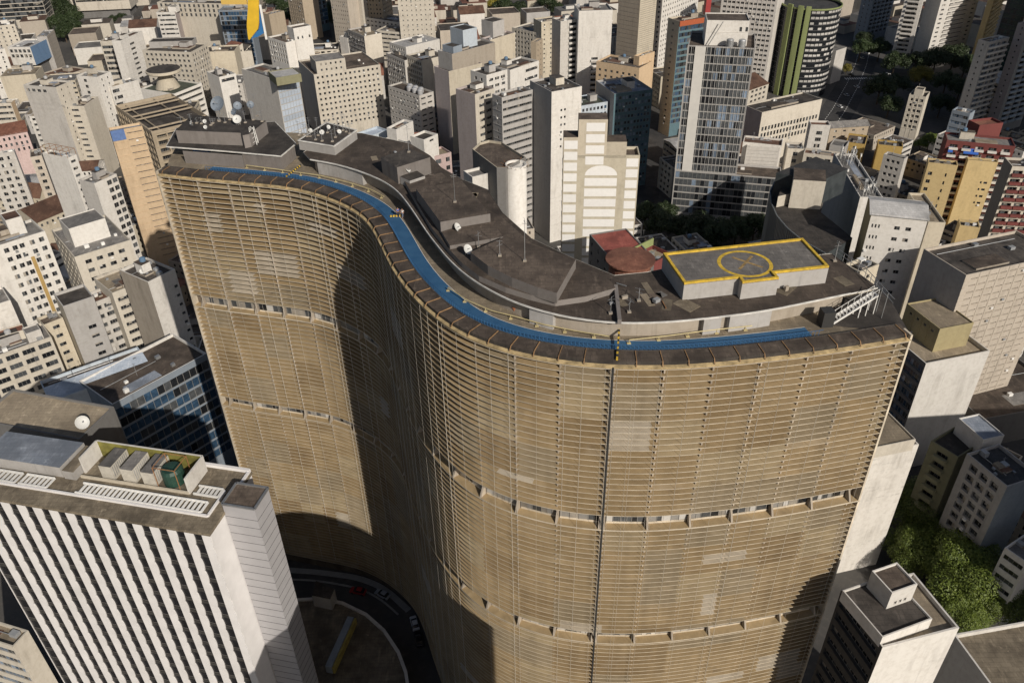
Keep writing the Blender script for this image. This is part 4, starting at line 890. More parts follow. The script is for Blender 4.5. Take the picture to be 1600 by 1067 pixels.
T(NB, 'pale grid office with many small windows, behind the right of the large glass tower', (1126, 12), (1212, 20), (1220, 8), 'R', 64, 'offwhite', 'grey', G(2.0, 1.3, 2.7, g='dark', m=.4, fl=3.0), BLANK, z=52, phrase='the pale grid office')
gt = T('glass_tower', 'large glass tower with a white vertical panel and a white crown block on the roof', (1075, 71), (1180, 76), (1057, 47), 'L', 81, 'grey', 'brown', CU(2.95, g='steel', fr='g', m=.5, fl=3.35, top=.5), CU(2.8, g='blue', fr='d', fl=3.35), phrase='the large glass tower', cl=False,
       ex=[((1105, 32), (1172, 33), (1096, 20), 'L', 9, 'white', 'brown', st('g', 1.2, 1.8, g='mixed', rows=1, top=2.5, cols=[(.78, .84), (.92, .98)]))])
T(NB, 'wide cream building with a row of slim pillars, right of the large glass tower', (1191, 176), (1285, 155), (1170, 162), 'L', 31, 'cream', 'dark', st('g', 1.3, 2.2, 2.2, top=8, g='dark', rows=3, fl=3.4), BLANK, side_wall='mauve', phrase='the wide cream building', cl='small')
T('low_block', 'pale ribbed box on the low glazed podium of the large glass tower', (1167, 229), (1219, 232), (1171, 220), 'L', 35, 'offwhite', 'brown', RB(.12, g='dark', fl=1.6, rec=.08, bot=.5), BLANK, phrase='the pale ribbed box', cl=False, zb=0)
T('house', 'white block with round-cornered windows, in front of the long yellow shed', (1381, 241), (1413, 249), (1384, 236), 'L', 34, 'offwhite', 'dark', G(1.4, 1.3, 2.2, g='dark', rec=.4), BLANK, phrase='the round-window white block', cl='small')
T('house', 'narrow cream house with a blue blind, in front of the bright yellow house', (1319, 246), (1337, 249), (1321, 240), 'L', 33, 'cream', 'brown', G(2.4, 1.6, 3.2, g='deepblue'), BLANK, phrase='the blue-blind house', cl='small')
T(AB_, 'white terrace house with a flat brown awning roof, above the low glazed wing', (1161, 222), (1222, 228), (1168, 212), 'L', 36, 'white', 'clay', G(1.8, 1.1, 4, rows=1, g='mixed'), BLANK, phrase='the brown-awning house', cl='small')
T('house', 'cream two-bay house with a grey tiled top, right of the low glazed wing', (1231, 232), (1257, 233), (1232, 222), 'L', 33, 'cream', 'grey', G(2.0, 1.8, 3.6, g='mixed', fl=3.4), BLANK, cl='small', phrase='the two-bay cream house')
T('house', 'white rooftop house with a brown roof, behind the rounded dark office', (1267, 195), (1298, 196), (1262, 188), 'L', 38, 'white', 'clay', G(2.6, 1.8, 4.5, g='mixed', rows=3, top=3), BLANK, cl=False, phrase='the white bay-window house')
T('house', 'cream row house with four big windows, behind the rounded dark office', (1256, 239), (1319, 247), (1258, 231), 'L', 33, 'cream', 'clay', G(2.4, 1.8, 3.9, g='mixed', rows=3, top=1.6), BLANK, cl='small', phrase='the cream row house')
T('house', 'bright yellow house with one dark window, behind the rooftop thick with aerials', (1322, 222), (1352, 226), (1326, 208), 'L', 18, 'ochre', 'brown', G(1.8, 1.2, 6, rows=2, g='dark'), BLANK, cl='small', phrase='the bright yellow house')
T('house', 'long yellow shed front right of the bright yellow house', (1372, 226), (1411, 230), (1374, 218), 'L', 17, 'ochre', 'brown', BLANK, BLANK, cl='small', phrase='the long yellow shed')
T('house', 'grey corrugated shed between the white bay-window house and the yellow house', (1297, 226), (1321, 230), (1299, 216), 'L', 20, 'grey', 'grey', BLANK, BLANK, cl=False, phrase='the grey corrugated shed')
T('house', 'long grey-roofed shed pointing at the avenue, behind the white bay-window house', (1298, 200), (1358, 196), (1292, 192), 'L', 20, 'tan', 'grey', G(1.5, 1, 5), BLANK, gable=2, phrase='the long grey-roofed shed')
# top right
BALW = wallm('offwhite'); BALR = wallm('red')
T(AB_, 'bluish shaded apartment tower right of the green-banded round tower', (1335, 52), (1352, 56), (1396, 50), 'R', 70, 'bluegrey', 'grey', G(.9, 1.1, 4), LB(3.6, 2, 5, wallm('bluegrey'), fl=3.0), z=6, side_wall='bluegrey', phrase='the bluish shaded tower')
T(AB_, 'pale apartment tower with wide balcony rows, left of the brightest balcony tower', (1391, 92), (1418, 95), (1442, 92), 'R', 72, 'offwhite', 'grey', LB(7, 2.0, 9, BALW, fl=3.0, m=.3), G(1.2, 1.2, 3.4, g='mixed', fl=3.0), z=6, phrase='the wide-balcony tower')
T(AB_, 'brightest white balcony tower, with a blank grey right side, above the park', (1446, 93), (1506, 80), (1524, 66), 'R', 72, 'white', 'grey', st('g', 1.1, 1.1, fl=3.0, g='mixed', cols=[(.06, .14), (.25, .75), (.86, .94)], bal=(.9, .8, BALW), balc=[(.24, .76)], rec=.5), G(1.3, .9, 9, g='dark', fl=3.0), z=4, side_wall='mauve', phrase='the brightest balcony tower')
T(AB_, 'yellow balcony tower partly hidden behind the brightest balcony tower', (1535, 58), (1556, 40), (1562, 30), 'R', 62, 'yellow', 'grey', LB(5, 2.2, 6, wallm('yellow'), fl=3.0, m=.4), BLANK, z=20, phrase='the yellow balcony tower')
T(NB, 'dark green glass tower in front of the yellow balcony tower', (1556, 58), (1588, 66), (1600, 50), 'R', 62, 'dark', 'grey', CU(2.6, g='green', fr='d', fl=3.0), BLANK, z=38, phrase='the dark green glass tower')
T(AB_, 'grey apartment tower with long white balconies at the right, reaching down to the red building', (1529, 62), (1546, 66), (1584, 60), 'R', 52, 'offwhite', 'grey', G(.9, 1.0, 5, g='dark'), st('g', 6, 2.0, g='pale', cols=[(.06, .40), (.46, .62), (.68, .94)], bal=(1.0, .9, wallm('white')), balc=[(.04, .98)], rec=.8, fl=3.0), side_wall='grey', phrase='the long-balcony grey tower')
T(AB_, 'grey tower with blue-shaded balconies cut by the right edge', (1583, 60), (1600, 64), (1660, 58), 'R', 60, 'mauve', 'grey', G(1.0, 1.0, 5, g='dark'), LB(5, 2.0, 7, wallm('paleblue'), fl=3.0), z=52, side_wall='grey', phrase='the right-edge balcony tower')
T(AB_, 'slim cream apartment block standing alone before the shaded park', (1421, 148), (1447, 152), (1456, 144), 'R', 25, 'cream', 'dark', st('g', 2, 1.6, cols=[(.14, .28), (.42, .58), (.66, .9)], g='mixed', fl=3.0, rec=.5), BLANK, phrase='the slim cream block', ex=[((1430, 139), (1443, 141), (1447, 137), 'R', 3, 'cream', 'dark')])
T(AB_, 'dark red building with blue awnings and white balcony bands', (1480, 219), (1587, 229), (1464, 205), 'L', 42, 'red', 'grey', st('g', 3, 1.8, 5, g='mixed', bal=(1.2, .8, wallm('white')), fl=3.3, rec=.6), BLANK, phrase='the blue-awning red building')
T('house', 'orange-roofed low block behind the blue-awning red building', (1531, 196), (1568, 192), (1528, 186), 'L', 46, 'red', 'tile', BLANK, BLANK, cl=False, phrase='the orange-roofed block')
T(AB_, 'small glassy blue-grey block left of the orange-roofed block', (1488, 172), (1516, 178), (1492, 166), 'L', 40, 'bluegrey', 'grey', RB(1.5, g='pale'), BLANK, cl='small', phrase='the blue-grey glassy block')
T(AB_, 'tall yellow blank-fronted block with a few small windows near its right edge', (1513, 250), (1560, 254), (1500, 246), 'L', 36, 'yellow', 'dark', st('g', 1.4, 1.0, g='dark', top=9, cols=[(.62, .68), (.74, .86)], rows=4), BLANK, phrase='the tall yellow block')
T(AB_, 'yellow block with a narrow window strip, left of the tall yellow block', (1451, 254), (1497, 259), (1444, 246), 'L', 34, 'yellow', 'dark', st('g', 1.2, 1.6, g='dark', top=4, cols=[(.08, .22), (.66, .72)], fl=3.6), BLANK, phrase='the narrower yellow block')
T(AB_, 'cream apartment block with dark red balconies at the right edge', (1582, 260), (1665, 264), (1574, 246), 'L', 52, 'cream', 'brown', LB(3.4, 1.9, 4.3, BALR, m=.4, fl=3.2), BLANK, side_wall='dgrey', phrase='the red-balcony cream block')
T('garage_building', 'big tan garage block with rows of thin slots and a dark stained roof', (1510, 430), (1660, 398), (1463, 385), 'L', 58, 'beige', 'dark', st('g', 2.4, .35, 3.4, g='open', rec=.5, fl=2.2, top=1.5), BLANK, side_wall='grey', phrase='the tan slotted garage', cl='small')
# right of the tower
aer = T(NB, 'grey slab whose roof is thick with aerials, beside the grey-roofed white block', (1344, 308), (1380, 309), (1334, 240), 'L', 54, 'white', 'grey', BLANK, BLANK, side_wall='bluegrey', phrase='the aerial-covered slab', cl='small')
T(AB_, 'white block with a pale grey pitched roof, behind the end of the curved tower', (1362, 334), (1450, 343), (1379, 297), 'L', 64, 'white', 'light', st('g', 1.5, 1.2, g='mixed', fl=3.6, top=3.2, cols=[(.05, .08), (.11, .14), (.17, .20), (.46, .56), (.66, .76)]), BLANK, side_wall='yellow', gable=1.6, phrase='the grey-roofed white block', depth=13)
T('low_block', 'narrow roof deck with hatch between the grey-roofed white block and the yellow blocks', (1451, 347), (1478, 348), (1446, 302), 'L', 44, 'sand', 'tan', BLANK, BLANK, phrase='the narrow hatch deck', cl='small')
T('low_block', 'yellow annex with a cluttered dark roof at the foot of the tall yellow block', (1500, 352), (1532, 356), (1498, 342), 'L', 36, 'yellow', 'dark', BLANK, BLANK, phrase='the cluttered yellow annex')
T('low_block', 'pale stone block just behind the stair end of the curved tower', (1344, 425), (1374, 413), (1326, 410), 'L', 84, 'sand', 'dark', G(1, 1, 5, rows=1), BLANK, phrase='the pale stone block', cl='small')
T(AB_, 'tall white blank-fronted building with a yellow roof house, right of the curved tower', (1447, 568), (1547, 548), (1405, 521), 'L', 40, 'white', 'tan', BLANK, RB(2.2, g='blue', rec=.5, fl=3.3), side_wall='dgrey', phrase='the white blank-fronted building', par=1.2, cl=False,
  ex=[((1469, 514), (1522, 504), (1417, 474), 'L', 6.5, 'dullyellow', 'tan', BLANK, G(1, .8, 3, rows=1, g='dark'))])
T('stained_slab', 'white water-stained blank slab standing between the curved tower and the trees', (1345, 712), (1436, 694), (1328, 664), 'L', 42, 'stained', 'tan', BLANK, BLANK, phrase='the water-stained slab', cl=False, ex=[((1362, 700), (1431, 686), (1340, 652), 'L', 2.5, 'cream', 'tan')])
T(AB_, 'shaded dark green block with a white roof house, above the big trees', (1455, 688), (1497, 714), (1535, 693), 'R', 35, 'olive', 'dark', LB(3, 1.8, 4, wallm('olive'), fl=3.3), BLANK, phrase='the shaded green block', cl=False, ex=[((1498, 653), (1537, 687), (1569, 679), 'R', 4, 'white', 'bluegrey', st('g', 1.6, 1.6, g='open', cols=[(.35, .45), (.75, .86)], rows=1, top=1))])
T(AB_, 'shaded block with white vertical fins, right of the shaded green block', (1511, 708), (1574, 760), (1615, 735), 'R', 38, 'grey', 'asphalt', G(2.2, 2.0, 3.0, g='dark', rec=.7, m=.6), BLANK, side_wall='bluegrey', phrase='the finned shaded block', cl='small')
T(AB_, 'white banded block cut by the right edge beside the big trees', (1570, 855), (1606, 880), (1640, 850), 'R', 26, 'white', 'grey', RB(1.4, g='dark'), BLANK, phrase='the right-edge banded block', cl='small')
T('low_hall', 'low dark-roofed hall with a thin white beam, right of the white blank-fronted building', (1535, 655), (1680, 628), (1522, 560), 'L', 12, 'dgrey', 'brown', BLANK, BLANK, phrase='the low dark hall')
T('flat_roofed_block', 'brown-roofed grey block cut by the bottom right corner', (1490, 990), (1585, 1120), (1610, 955), 'L', 52, 'grey', 'mossy', BLANK, BLANK, phrase='the bottom-right brown roof', cl=False, ptop=wallm('white'))
br = T(AB_, 'narrow tower with one black-shaded side and a bright white side, at the lower right', (1379, 1011), (1499, 980), (1320, 920), 'L', 65, 'white', 'tan', BLANK, RB(1.6, g='dark', rec=.6), phrase='the lower right white tower', cl=False, side_wall='dark', par=.8,  # left side wall coloured near black for the shade it stands in
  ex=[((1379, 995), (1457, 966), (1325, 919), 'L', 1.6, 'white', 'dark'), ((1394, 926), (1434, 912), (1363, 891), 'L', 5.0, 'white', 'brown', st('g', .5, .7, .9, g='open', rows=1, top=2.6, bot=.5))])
# behind the tower
T('house', 'white rooftop house with a door and slit window, beside the pink front', (641, 213), (662, 219), (686, 210), 'R', 62, 'white', 'dark', BLANK, st('g', 1.6, .8, cols=[(.4, .68)], rows=1, top=1.0, g='dark'), cl=False, phrase='the slit-window rooftop house')
T('house', 'pink house front with two dark windows, just behind the curved tower', (669, 247), (705, 238), (660, 236), 'L', 54, 'pink', 'sand', st('g', 2, 1.8, cols=[(.3, .55), (.75, .92)], g='dark', rows=4, top=1.6, fl=3.4), BLANK, phrase='the pink house front', cl='small')
T('house', 'bright white block with a dark roof beside the blue terrace, behind the curved tower', (604, 200), (619, 203), (639, 188), 'R', 60, 'white', 'dark', BLANK, BLANK, phrase='the bright white roof block', cl='small')
T('low_block', 'roof terrace painted blue around a pool, left of the bright white roof block', (566, 217), (606, 203), (560, 207), 'L', 55, 'paleblue', 'blue', BLANK, BLANK, phrase='the blue pool terrace', cl=False)
T('low_block', 'white-walled dark flat roof in front of the bright white roof block', (610, 232), (636, 222), (589, 221), 'L', 56, 'white', 'dark', BLANK, BLANK, phrase='the white-walled flat roof', cl=False)
red = T('house', 'dark-walled building with a red sheet roof, behind the curved tower beside the helipad', (921, 366), (962, 414), (1008, 388), 'R', 62, 'dgrey', 'red', G(1, 1.2, 5), BLANK, phrase='the red sheet roof', cl=False, par=.3)
T('roof_terrace', 'small terrace with a bright green wall, right of the red sheet roof', (1003, 420), (1050, 396), (1000, 392), 'L', 60, 'red', 'tan', BLANK, BLANK, phrase='the green-walled terrace', cl='small', par=1.2)
# left, nearer
T(AB_, 'white apartment block with a grey roof, framed windows and an ochre centre strip', (-25, 391), (70, 361), (56, 340), 'L', 53, 'white', 'grey', st('g', 1.6, 1.6, fl=3.2, g='mixed', cols=[(.28, .36), (.42, .50), (.535, .615), (.705, .785), (.86, .945)], rec=.25), G(1.3, 1.3, 3.5), phrase='the ochre-strip white block', ex=[((8, 345), (33, 338), (1, 333), 'L', 5, 'white', 'clay')])
T(AB_, 'stepped cream building with a white box on its roof, left of the slim orange slab', (116, 402), (204, 375), (84, 358), 'L', 45, 'cream', 'grey', G(2.0, 1.4, 3.6, g='mixed', top=2.2, fl=3.3), G(1.2, 1.4, 4), phrase='the stepped cream building', cl='small', ex=[((107, 358), (164, 341), (94, 341), 'L', 6, 'white', 'grey', st('g', 1.4, 1.4, g='open', cols=[(.42, .56)], rows=1, top=3))])
T(AB_, 'white angled building, half blank and half large square windows, left of the slim orange slab', (123, 281), (147, 287), (188, 273), 'R', 42, 'offwhite', 'grey', BLANK, st('g', 2.4, 2.0, g='mixed', cols=[(.52, .72), (.77, .97)], fl=3.3, top=1.2), side_wall='white', phrase='the angled white building')
T('house', 'long house with a brown tiled roof and yellow walls, between the white blocks at left', (58, 347), (126, 318), (44, 322), 'L', 18, 'sand', 'clay', G(1.0, 1.3, 2.6, g='dark', rows=1), BLANK, gable=4, phrase='the brown-tiled yellow house')
T('house', 'smaller house with a pointed brown tiled roof, behind the brown-tiled yellow house', (34, 306), (62, 309), (66, 296), 'R', 22, 'sand', 'clay', G(1, 1.3, 2.6, g='dark', rows=1), BLANK, gable=5, phrase='the pointed brown roof')
T(AB_, 'white block with paired windows and a blank right wall, at the left edge', (-25, 244), (22, 237), (47, 241), 'R', 44, 'offwhite', 'grey', G(1.7, 1.6, 3.2, g='mixed'), BLANK, side_wall='white', phrase='the left-edge paired-window block')
T(AB_, 'white blank-fronted block with a metal frame on its roof, beside the left-edge paired-window block', (66, 239), (106, 247), (122, 242), 'R', 47, 'white', 'brown', BLANK, st('g', 2.0, 1.1, g='dark', cols=[(.2, .75)]), phrase='the metal-frame white block')
T(AB_, 'narrow weathered block with cluttered balconies between two blank white walls', (47, 246), (65, 243), (62, 232), 'R', 40, 'beige', 'brown', G(1.8, 1.6, 2.4, g='dark', rec=.6), BLANK, phrase='the narrow cluttered block')
T('house', 'pale pink house with a red tiled roof at the left edge', (-10, 214), (42, 205), (30, 190), 'R', 28, 'pink', 'tile', G(1.0, 1.6, 2.4, g='dark', rows=3), BLANK, gable=3, phrase='the pale pink house')
T(AB_, 'beige building with balcony bands at the left edge, above the pale pink house', (-22, 163), (17, 161), (33, 156), 'R', 35, 'cream', 'brown', RB(1.4, g='dark', rec=.8), BLANK, side_wall='orange', phrase='the balcony-band beige building')
T(AB_, 'stained white blank tower with a dish on its roof, beside the curved tower', (231, 441), (273, 420), (199, 416), 'L', 52, 'stained', 'dark', st('g', 1.6, 1.0, g='dark', cols=[(.82, .95)], fl=3.2, top=5), BLANK, side_wall='concrete', phrase='the dish-topped stained tower')
T(AB_, 'white block with glazed balcony bands, left of the dish-topped stained tower', (175, 458), (219, 441), (152, 432), 'L', 42, 'cream', 'tan', st('g', 3, 1.5, cols=[(.12, .95)], fl=3.1, rec=.6, g='mixed', top=2.4), BLANK, phrase='the glazed-band block', cl='small')
T(AB_, 'grey water-stained block with a few window triples and a split dark roof', (98, 479), (146, 463), (89, 457), 'L', 44, 'grey', 'dark', st('g', 2.4, 1.3, cols=[(.52, .78)], g='dark', fl=3.3, top=9), BLANK, side_wall='sand', phrase='the grey stained block', cl=False)
T(AB_, 'narrow pale block with patched balconies between two grey blocks', (147, 473), (175, 462), (142, 456), 'L', 39, 'offwhite', 'clay', st('g', 2, 1.6, cols=[(.1, .3), (.45, .9)], fl=3.2, g='mixed', rec=.5), BLANK, phrase='the patched balcony block', cl='small')
T(AB_, 'narrow yellow-cream block with single windows, left of the grey stained block', (68, 508), (98, 496), (62, 495), 'L', 37, 'sand', 'brown', st('g', 1.6, 1.2, cols=[(.38, .72)], fl=3.2, g='mixed'), BLANK, phrase='the single-window block', cl='small')
T(AB_, 'cream block with wide triple windows and a tiled rooftop strip, at the left edge', (-25, 563), (80, 526), (66, 503), 'L', 37, 'cream', 'grey', st('g', 3.4, 1.7, 4.4, m=.5, fl=3.2, g='dark', top=1.3), BLANK, phrase='the triple-window left block', ex=[((-10, 529), (38, 515), (-14, 519), 'L', 2, 'cream', 'tile'), ((40, 522), (63, 514), (36, 512), 'L', 2.4, 'offwhite', 'grey')])
T('low_block', 'stained white windowless wall at the left edge, above the triple-window left block', (-25, 482), (16, 469), (2, 447), 'L', 42, 'stained', 'grey', BLANK, BLANK, phrase='the stained left wall')
T(NB, 'office with a blue and grey glass front, behind the finned white office', (175, 632), (323, 552), (133, 590), 'L', 42, 'bluegrey', 'brown', CU(2.75, g='deepblue', fr='g', m=.35, fl=3.3, top=2.0), BLANK, phrase='the blue-and-grey glass office', cl='small', ptop=wallm('white'))
T('low_block', 'long brown roof with a pale blue edge, behind the blue-and-grey glass office', (78, 628), (235, 570), (56, 598), 'L', 41, 'paleblue', 'brown', BLANK, BLANK, phrase='the long pale-blue-edged roof', cl='small')
T('flat_roofed_block', 'broad grey roof with a tall dish, just behind the finned white office', (-40, 655), (124, 686), (172, 634), 'R', 70, 'dgrey', 'tan', BLANK, BLANK, phrase='the broad grey roof', cl=False, par=.5)
T('low_block', 'white box wall with rust streaks between the curved tower and the fan-shaped roof', (738, 277), (775, 268), (735, 268), 'L', 70, 'white', 'grey', BLANK, BLANK, phrase='the rust-streaked white box', cl=False, depth=6)
T(NB, 'building with pale bands of glass showing below the left edge of the finned white office', (-60, 985), (20, 1010), (30, 980), 'R', 28, 'cream', 'tan', RB(1.6, g='pale'), BLANK, phrase='the pale banded low office')
# ------------------------------------------------------------------ the finned white office at lower left
H = 75.0
A, B_, C_ = at(-70, 767, H), at(326, 832, H), at(404, 738, H)
u = Vector((B_.x - A.x, B_.y - A.y)).normalized(); nb = Vector((-u.y, u.x)); D = (C_.xy - B_.xy).dot(nb)
A2, B2 = A.xy, B_.xy; L = (B2 - A2).length; C2, D2 = B2 + nb * D, A2 + nb * D
fo = empty('office_building', (*((A2 + C2) / 2), 0)); tag(fo, 'white office slab with close vertical scalloped fins, at the lower left', NB.replace('_', ' '))
USED.append(([A2, B2, C2, D2], H)); MAIN.append(('the finned white office', (*((A2 + C2) / 2), H), fo))
def lp(x, y, z=0): q = B2 - u * x + nb * y; return (q.x, q.y, z)      # x from the right corner, y into the roof
b = MB(); b.quad(lp(L, .2, 0), lp(0, .2, 0), lp(0, .2, H - .8), lp(L, .2, H - .8)); b.build('glazing', plain('dark_glazing', (.016, .016, .018), .3, 0, 0, .3, .5), fo)
sp = MB(); ml = MB(); z = H - 2.4
while z > 4:
    sp.quad(lp(L, .17, z - .9), lp(0, .17, z - .9), lp(0, .17, z - .25), lp(L, .17, z - .25), 0); ml.bar(lp(L, .16, z), lp(0, .16, z), .06, .06); z -= 3.1
sp.build('spandrel', plain('dark_spandrel', (.05, .048, .045), .5, 0, 0, .3), fo); ml.build('transom', plain('grey_transom', (.16, .15, .14), .6), fo)
PITCH = 3.05; fm = MB(); z0 = 3.0; N = int((H - 1.0 - z0) / 3.1); zt = H - .55
prof = []
n6 = 8
for i in range(N):
    for k in range(n6):
        prof.append((zt - 3.1 * (i + k / n6), (.24 * math.sin(math.pi * k / n6) ** .6) if k else 0.0))
prof.append((zt - 3.1 * N, 0))
wL, wR = .72, .60
def fp(x, y, z): return (x, y, z)
for (za, ea), (zb, eb) in zip(prof, prof[1:]):
    ra_, rb_ = wR + ea, wR + eb
    fm.quad((-wL, 0, zb), (rb_, 0, zb), (ra_, 0, za), (-wL, 0, za)); fm.quad((rb_, 0, zb), (rb_, .22, zb), (ra_, .22, za), (ra_, 0, za)); fm.quad((-wL, .22, zb), (-wL, 0, zb), (-wL, 0, za), (-wL, .22, za))
fm.quad((-wL, 0, zt), (wR, 0, zt), (wR, .22, zt), (-wL, .22, zt))
finmat = plain('white_fin_concrete', (.74, .72, .71), .7, 0, .04, .08, .3)
fme = fm.mesh('fin', finmat)
x = .75; i = 0
while x < L:
    q = B2 - u * x; o = bpy.data.objects.new('fin', fme); o.parent = fo
    o.matrix_local = Matrix.Translation(Vector((q.x, q.y, 0)) - Vector(fo['base'])) @ Matrix(((u.x, -u.y, 0, 0), (u.y, u.x, 0, 0), (0, 0, 1, 0), (0, 0, 0, 1))); col.objects.link(o); x += PITCH
b = MB(); b.quad(lp(0, 0, 0), lp(0, D, 0), lp(0, D, H), lp(0, 0, H)); b.quad(lp(L, D, 0), lp(L, 0, 0), lp(L, 0, H), lp(L, D, H)); b.quad(lp(0, D, 0), lp(L, D, 0), lp(L, D, H), lp(0, D, H)); b.build('end_wall', finmat, fo)
b = MB(); b.quad(lp(L, -.25, H - .55), lp(-.25, -.25, H - .55), lp(-.25, -.25, H), lp(L, -.25, H)); b.quad(lp(-.25, -.25, H - .55), lp(-.25, D, H - .55), lp(-.25, D, H), lp(-.25, -.25, H)); b.quad(lp(L, -.25, H), lp(-.25, -.25, H), lp(-.25, D, H), lp(L, D, H)); b.quad(lp(L, -.25, H - .55), lp(L, 1, H - .55), lp(-.25, 1, H - .55), lp(-.25, -.25, H - .55))
b.build('roof', roofm('mossy'), fo)
def frame_strip(name, x0, x1, y0, y1, z, step, mat):
    b = MB()
    for yy in (y0, y1): b.bar(lp(x0, yy, z + .2), lp(x1, yy, z + .2), .25, .4)
    x = x0
    while x <= x1 + .01: b.bar(lp(x, y0, z + .25), lp(x, y1, z + .25), .42, .14); x += step
    return b.build(name, mat, fo)
fz = H
for x0, x1 in ((3.2, 26), (31.5, 36.8), (37.6, 60)): frame_strip('slatted_canopy', x0, x1, 3.4, 5.6, H + .1, .85, WHITEP)
b = MB(); b.bar(lp(1.8, 3.0, H + .2), lp(L, 3.0, H + .2), .35, .4); b.bar(lp(1.8, 3.0, H + .2), lp(1.8, 8.6, H + .2), .35, .4); b.build('white_kerb', finmat, fo)
frame_strip('slatted_canopy', 2.2, 6.6, 7.0, 8.8, H + .1, .75, WHITEP)
b = MB(); b.bar(lp(0, D - .2, H + .3), lp(9, D - .2, H + .3), .5, .6); b.bar(lp(.1, D * .75, H + .2), lp(.1, D, H + .2), .4, .4); b.build('back_parapet', finmat, fo)
# plant pen with three units and a tank
px0, px1, py0, py1 = 7.4, 27.5, 7.0, 12.6; ph = 3.4
b = MB()
for p, q in (((px0, py0), (px0, py1)), ((px0, py1), (px1, py1)), ((px1, py1), (px1, py0 + 1))): b.bar(lp(*p, H + ph / 2), lp(*q, H + ph / 2), .3, ph, 0)
b.build('pen_wall', [wallm('white')], fo)
b = MB(); b.bar(lp(px0 + .3, py1 - .2, H + ph / 2), lp(px1 - .3, py1 - .2, H + ph / 2), .08, ph - .1); b.build('pen_lining', plain('mossy_yellow_paint', (.17, .155, .035), .8, 0, 0, .5, .4), fo)
b = MB(); b.bar(lp(px0, py0, H + .25), lp(px1, py0, H + .25), .3, .5); b.build('pen_kerb', wallm('sand'), fo)
for xx in (14.8, 18.6, 22.6):
    q = lp(xx, 9.8, H); b = MB(); b.box(q, nb, 4.6, 2.3, 2.9, 0, 1)
    for k in range(9): p1, p2 = lp(xx - 1.16, 7.9 + .45 * k, H + .5), lp(xx - 1.16, 7.9 + .45 * k, H + 2.7); b.bar(p1, p2, .05, .12, 2)
    b.build('cooling_unit', [plain('unit_cream', (.50, .47, .41), .6, 0, .05, .15), roofm('grey'), GREYP], fo)
q = lp(11.3, 9.3, H); b = MB(); b.lathe(q, [(1.7, 0), (1.8, .2), (1.8, 2.6), (1.5, 3.1), (.2, 3.3)], 0, 18); b.build('green_tank', plain('tank_green', (.02, .055, .04), .5, 0, 0, .2), fo)
b = MB()
for dx, dy in ((-2, -1.8), (2, -1.8), (2, 1.8), (-2, 1.8)): b.bar(lp(11.3 + dx, 9.3 + dy, H), lp(11.3 + dx, 9.3 + dy, H + 4.3), .1, .1)
for s in (-1, 1): b.bar(lp(9.3, 9.3 + 1.8 * s, H + 4.3), lp(13.3, 9.3 + 1.8 * s, H + 4.3), .1, .1); b.bar(lp(11.3 + 2 * s, 7.5, H + 4.3), lp(11.3 + 2 * s, 11.1, H + 4.3), .1, .1)
b.build('tank_frame', RUST, fo)
b = MB(); P = [lp(x, y, 0) for x, y in ((30.5, 6.4), (46, 6.4), (46, 12.8), (30.5, 12.8))]; b.prism(P, H, H + 2.2, 0, 1); b.build('sheet_roof', [wallm('grey'), roofm('bluegrey')], fo)
b = MB(); P = [lp(x, y, 0) for x, y in ((27.9, 6.2), (30.1, 6.2), (30.1, 12.6), (27.9, 12.6))]; b.prism(P, H, H + 1.8, 0, 1); b.build('roof_ridge', [wallm('grey'), roofm('tan')], fo)
ea, eb, ec = at(346, 785, H + 2), at(397, 793, H + 2), at(420, 760, H + 2)
e0, e1 = ea.xy, eb.xy; eu = (e1 - e0).normalized(); en = Vector((-eu.y, eu.x)); ed = (ec.xy - e1).dot(en)
EP = [e0, e1, e1 + en * ed, e0 + en * ed]; b = MB(); b.prism(EP, 0, H + 1.6, 0, 1); lift = b.build('lift_tower', [plain('pale_tile', (.40, .39, .40), .6, 0, 0, .06, .4), roofm('brown')], fo)
g = MB(); z = H - 1
while z > 4:
    for p, q in ((EP[0], EP[1]), (EP[1], EP[2])): g.bar((*(p - en * .01 + eu * .01), z), (*(q - en * .01 + eu * .01), z), .06, .05)
    z -= 1.9
g.build('tile_joint', FRAMED, lift)
g = MB()
for i in range(4): g.bar((*EP[i], H + 1.7), (*EP[(i + 1) % 4], H + 1.7), .35, .3)
g.build('lift_tower_rim', METAL, lift)
c = at(128, 657, 71.5); b_ = None
dish(128, 660, 69.5, 1.3, DW, 'large white dish on the broad grey roof behind the finned office', hgt=1.6, az=.8, group='dishes on other roofs')
dish(222, 424, 51, .8, DW, 'white dish on the dark roof of the stained tower beside the curved tower', hgt=1.2, az=.4, group='dishes on other roofs')

# ------------------------------------------------------------------ other special shapes
c = at(806, 256, 74); r_ = 3.3; si = empty('white_silo', (c.x, c.y, 0)); tag(si, 'round white shaft behind the curved tower', 'round shaft'); USED.append(([c.xy + Vector((r_ * math.cos(a), r_ * math.sin(a))) for a in (0, 1.57, 3.14, 4.71)], 74)); MAIN.append(('the round white shaft', (c.x, c.y, 74), si))
b = MB(); b.lathe((c.x, c.y, 0), [(r_, 0), (r_, 74), (r_ - .3, 74), (r_ - .3, 73), (.05, 73)], 0, 32); o = b.build('shaft', wallm('white'), si)
for f in o.data.polygons: f.use_smooth = abs(f.normal.z) < .5
b = MB(); rg = random.Random(4)
for k in range(16):
    a = k * math.pi / 8; b.bar((c.x + r_ * math.cos(a), c.y + r_ * math.sin(a), 73.6), (c.x + (r_ + rg.uniform(.4, 1.6)) * math.cos(a), c.y + (r_ + 1) * math.sin(a), 74 + rg.uniform(-.3, .8)), .08, .08)
b.build('rim_rod', RUST, si)
P = [at(x, y, 74).xy for x, y in ((738, 233), (749, 223), (764, 219), (784, 222), (822, 246), (790, 262), (776, 262))]; P = ccw(P)
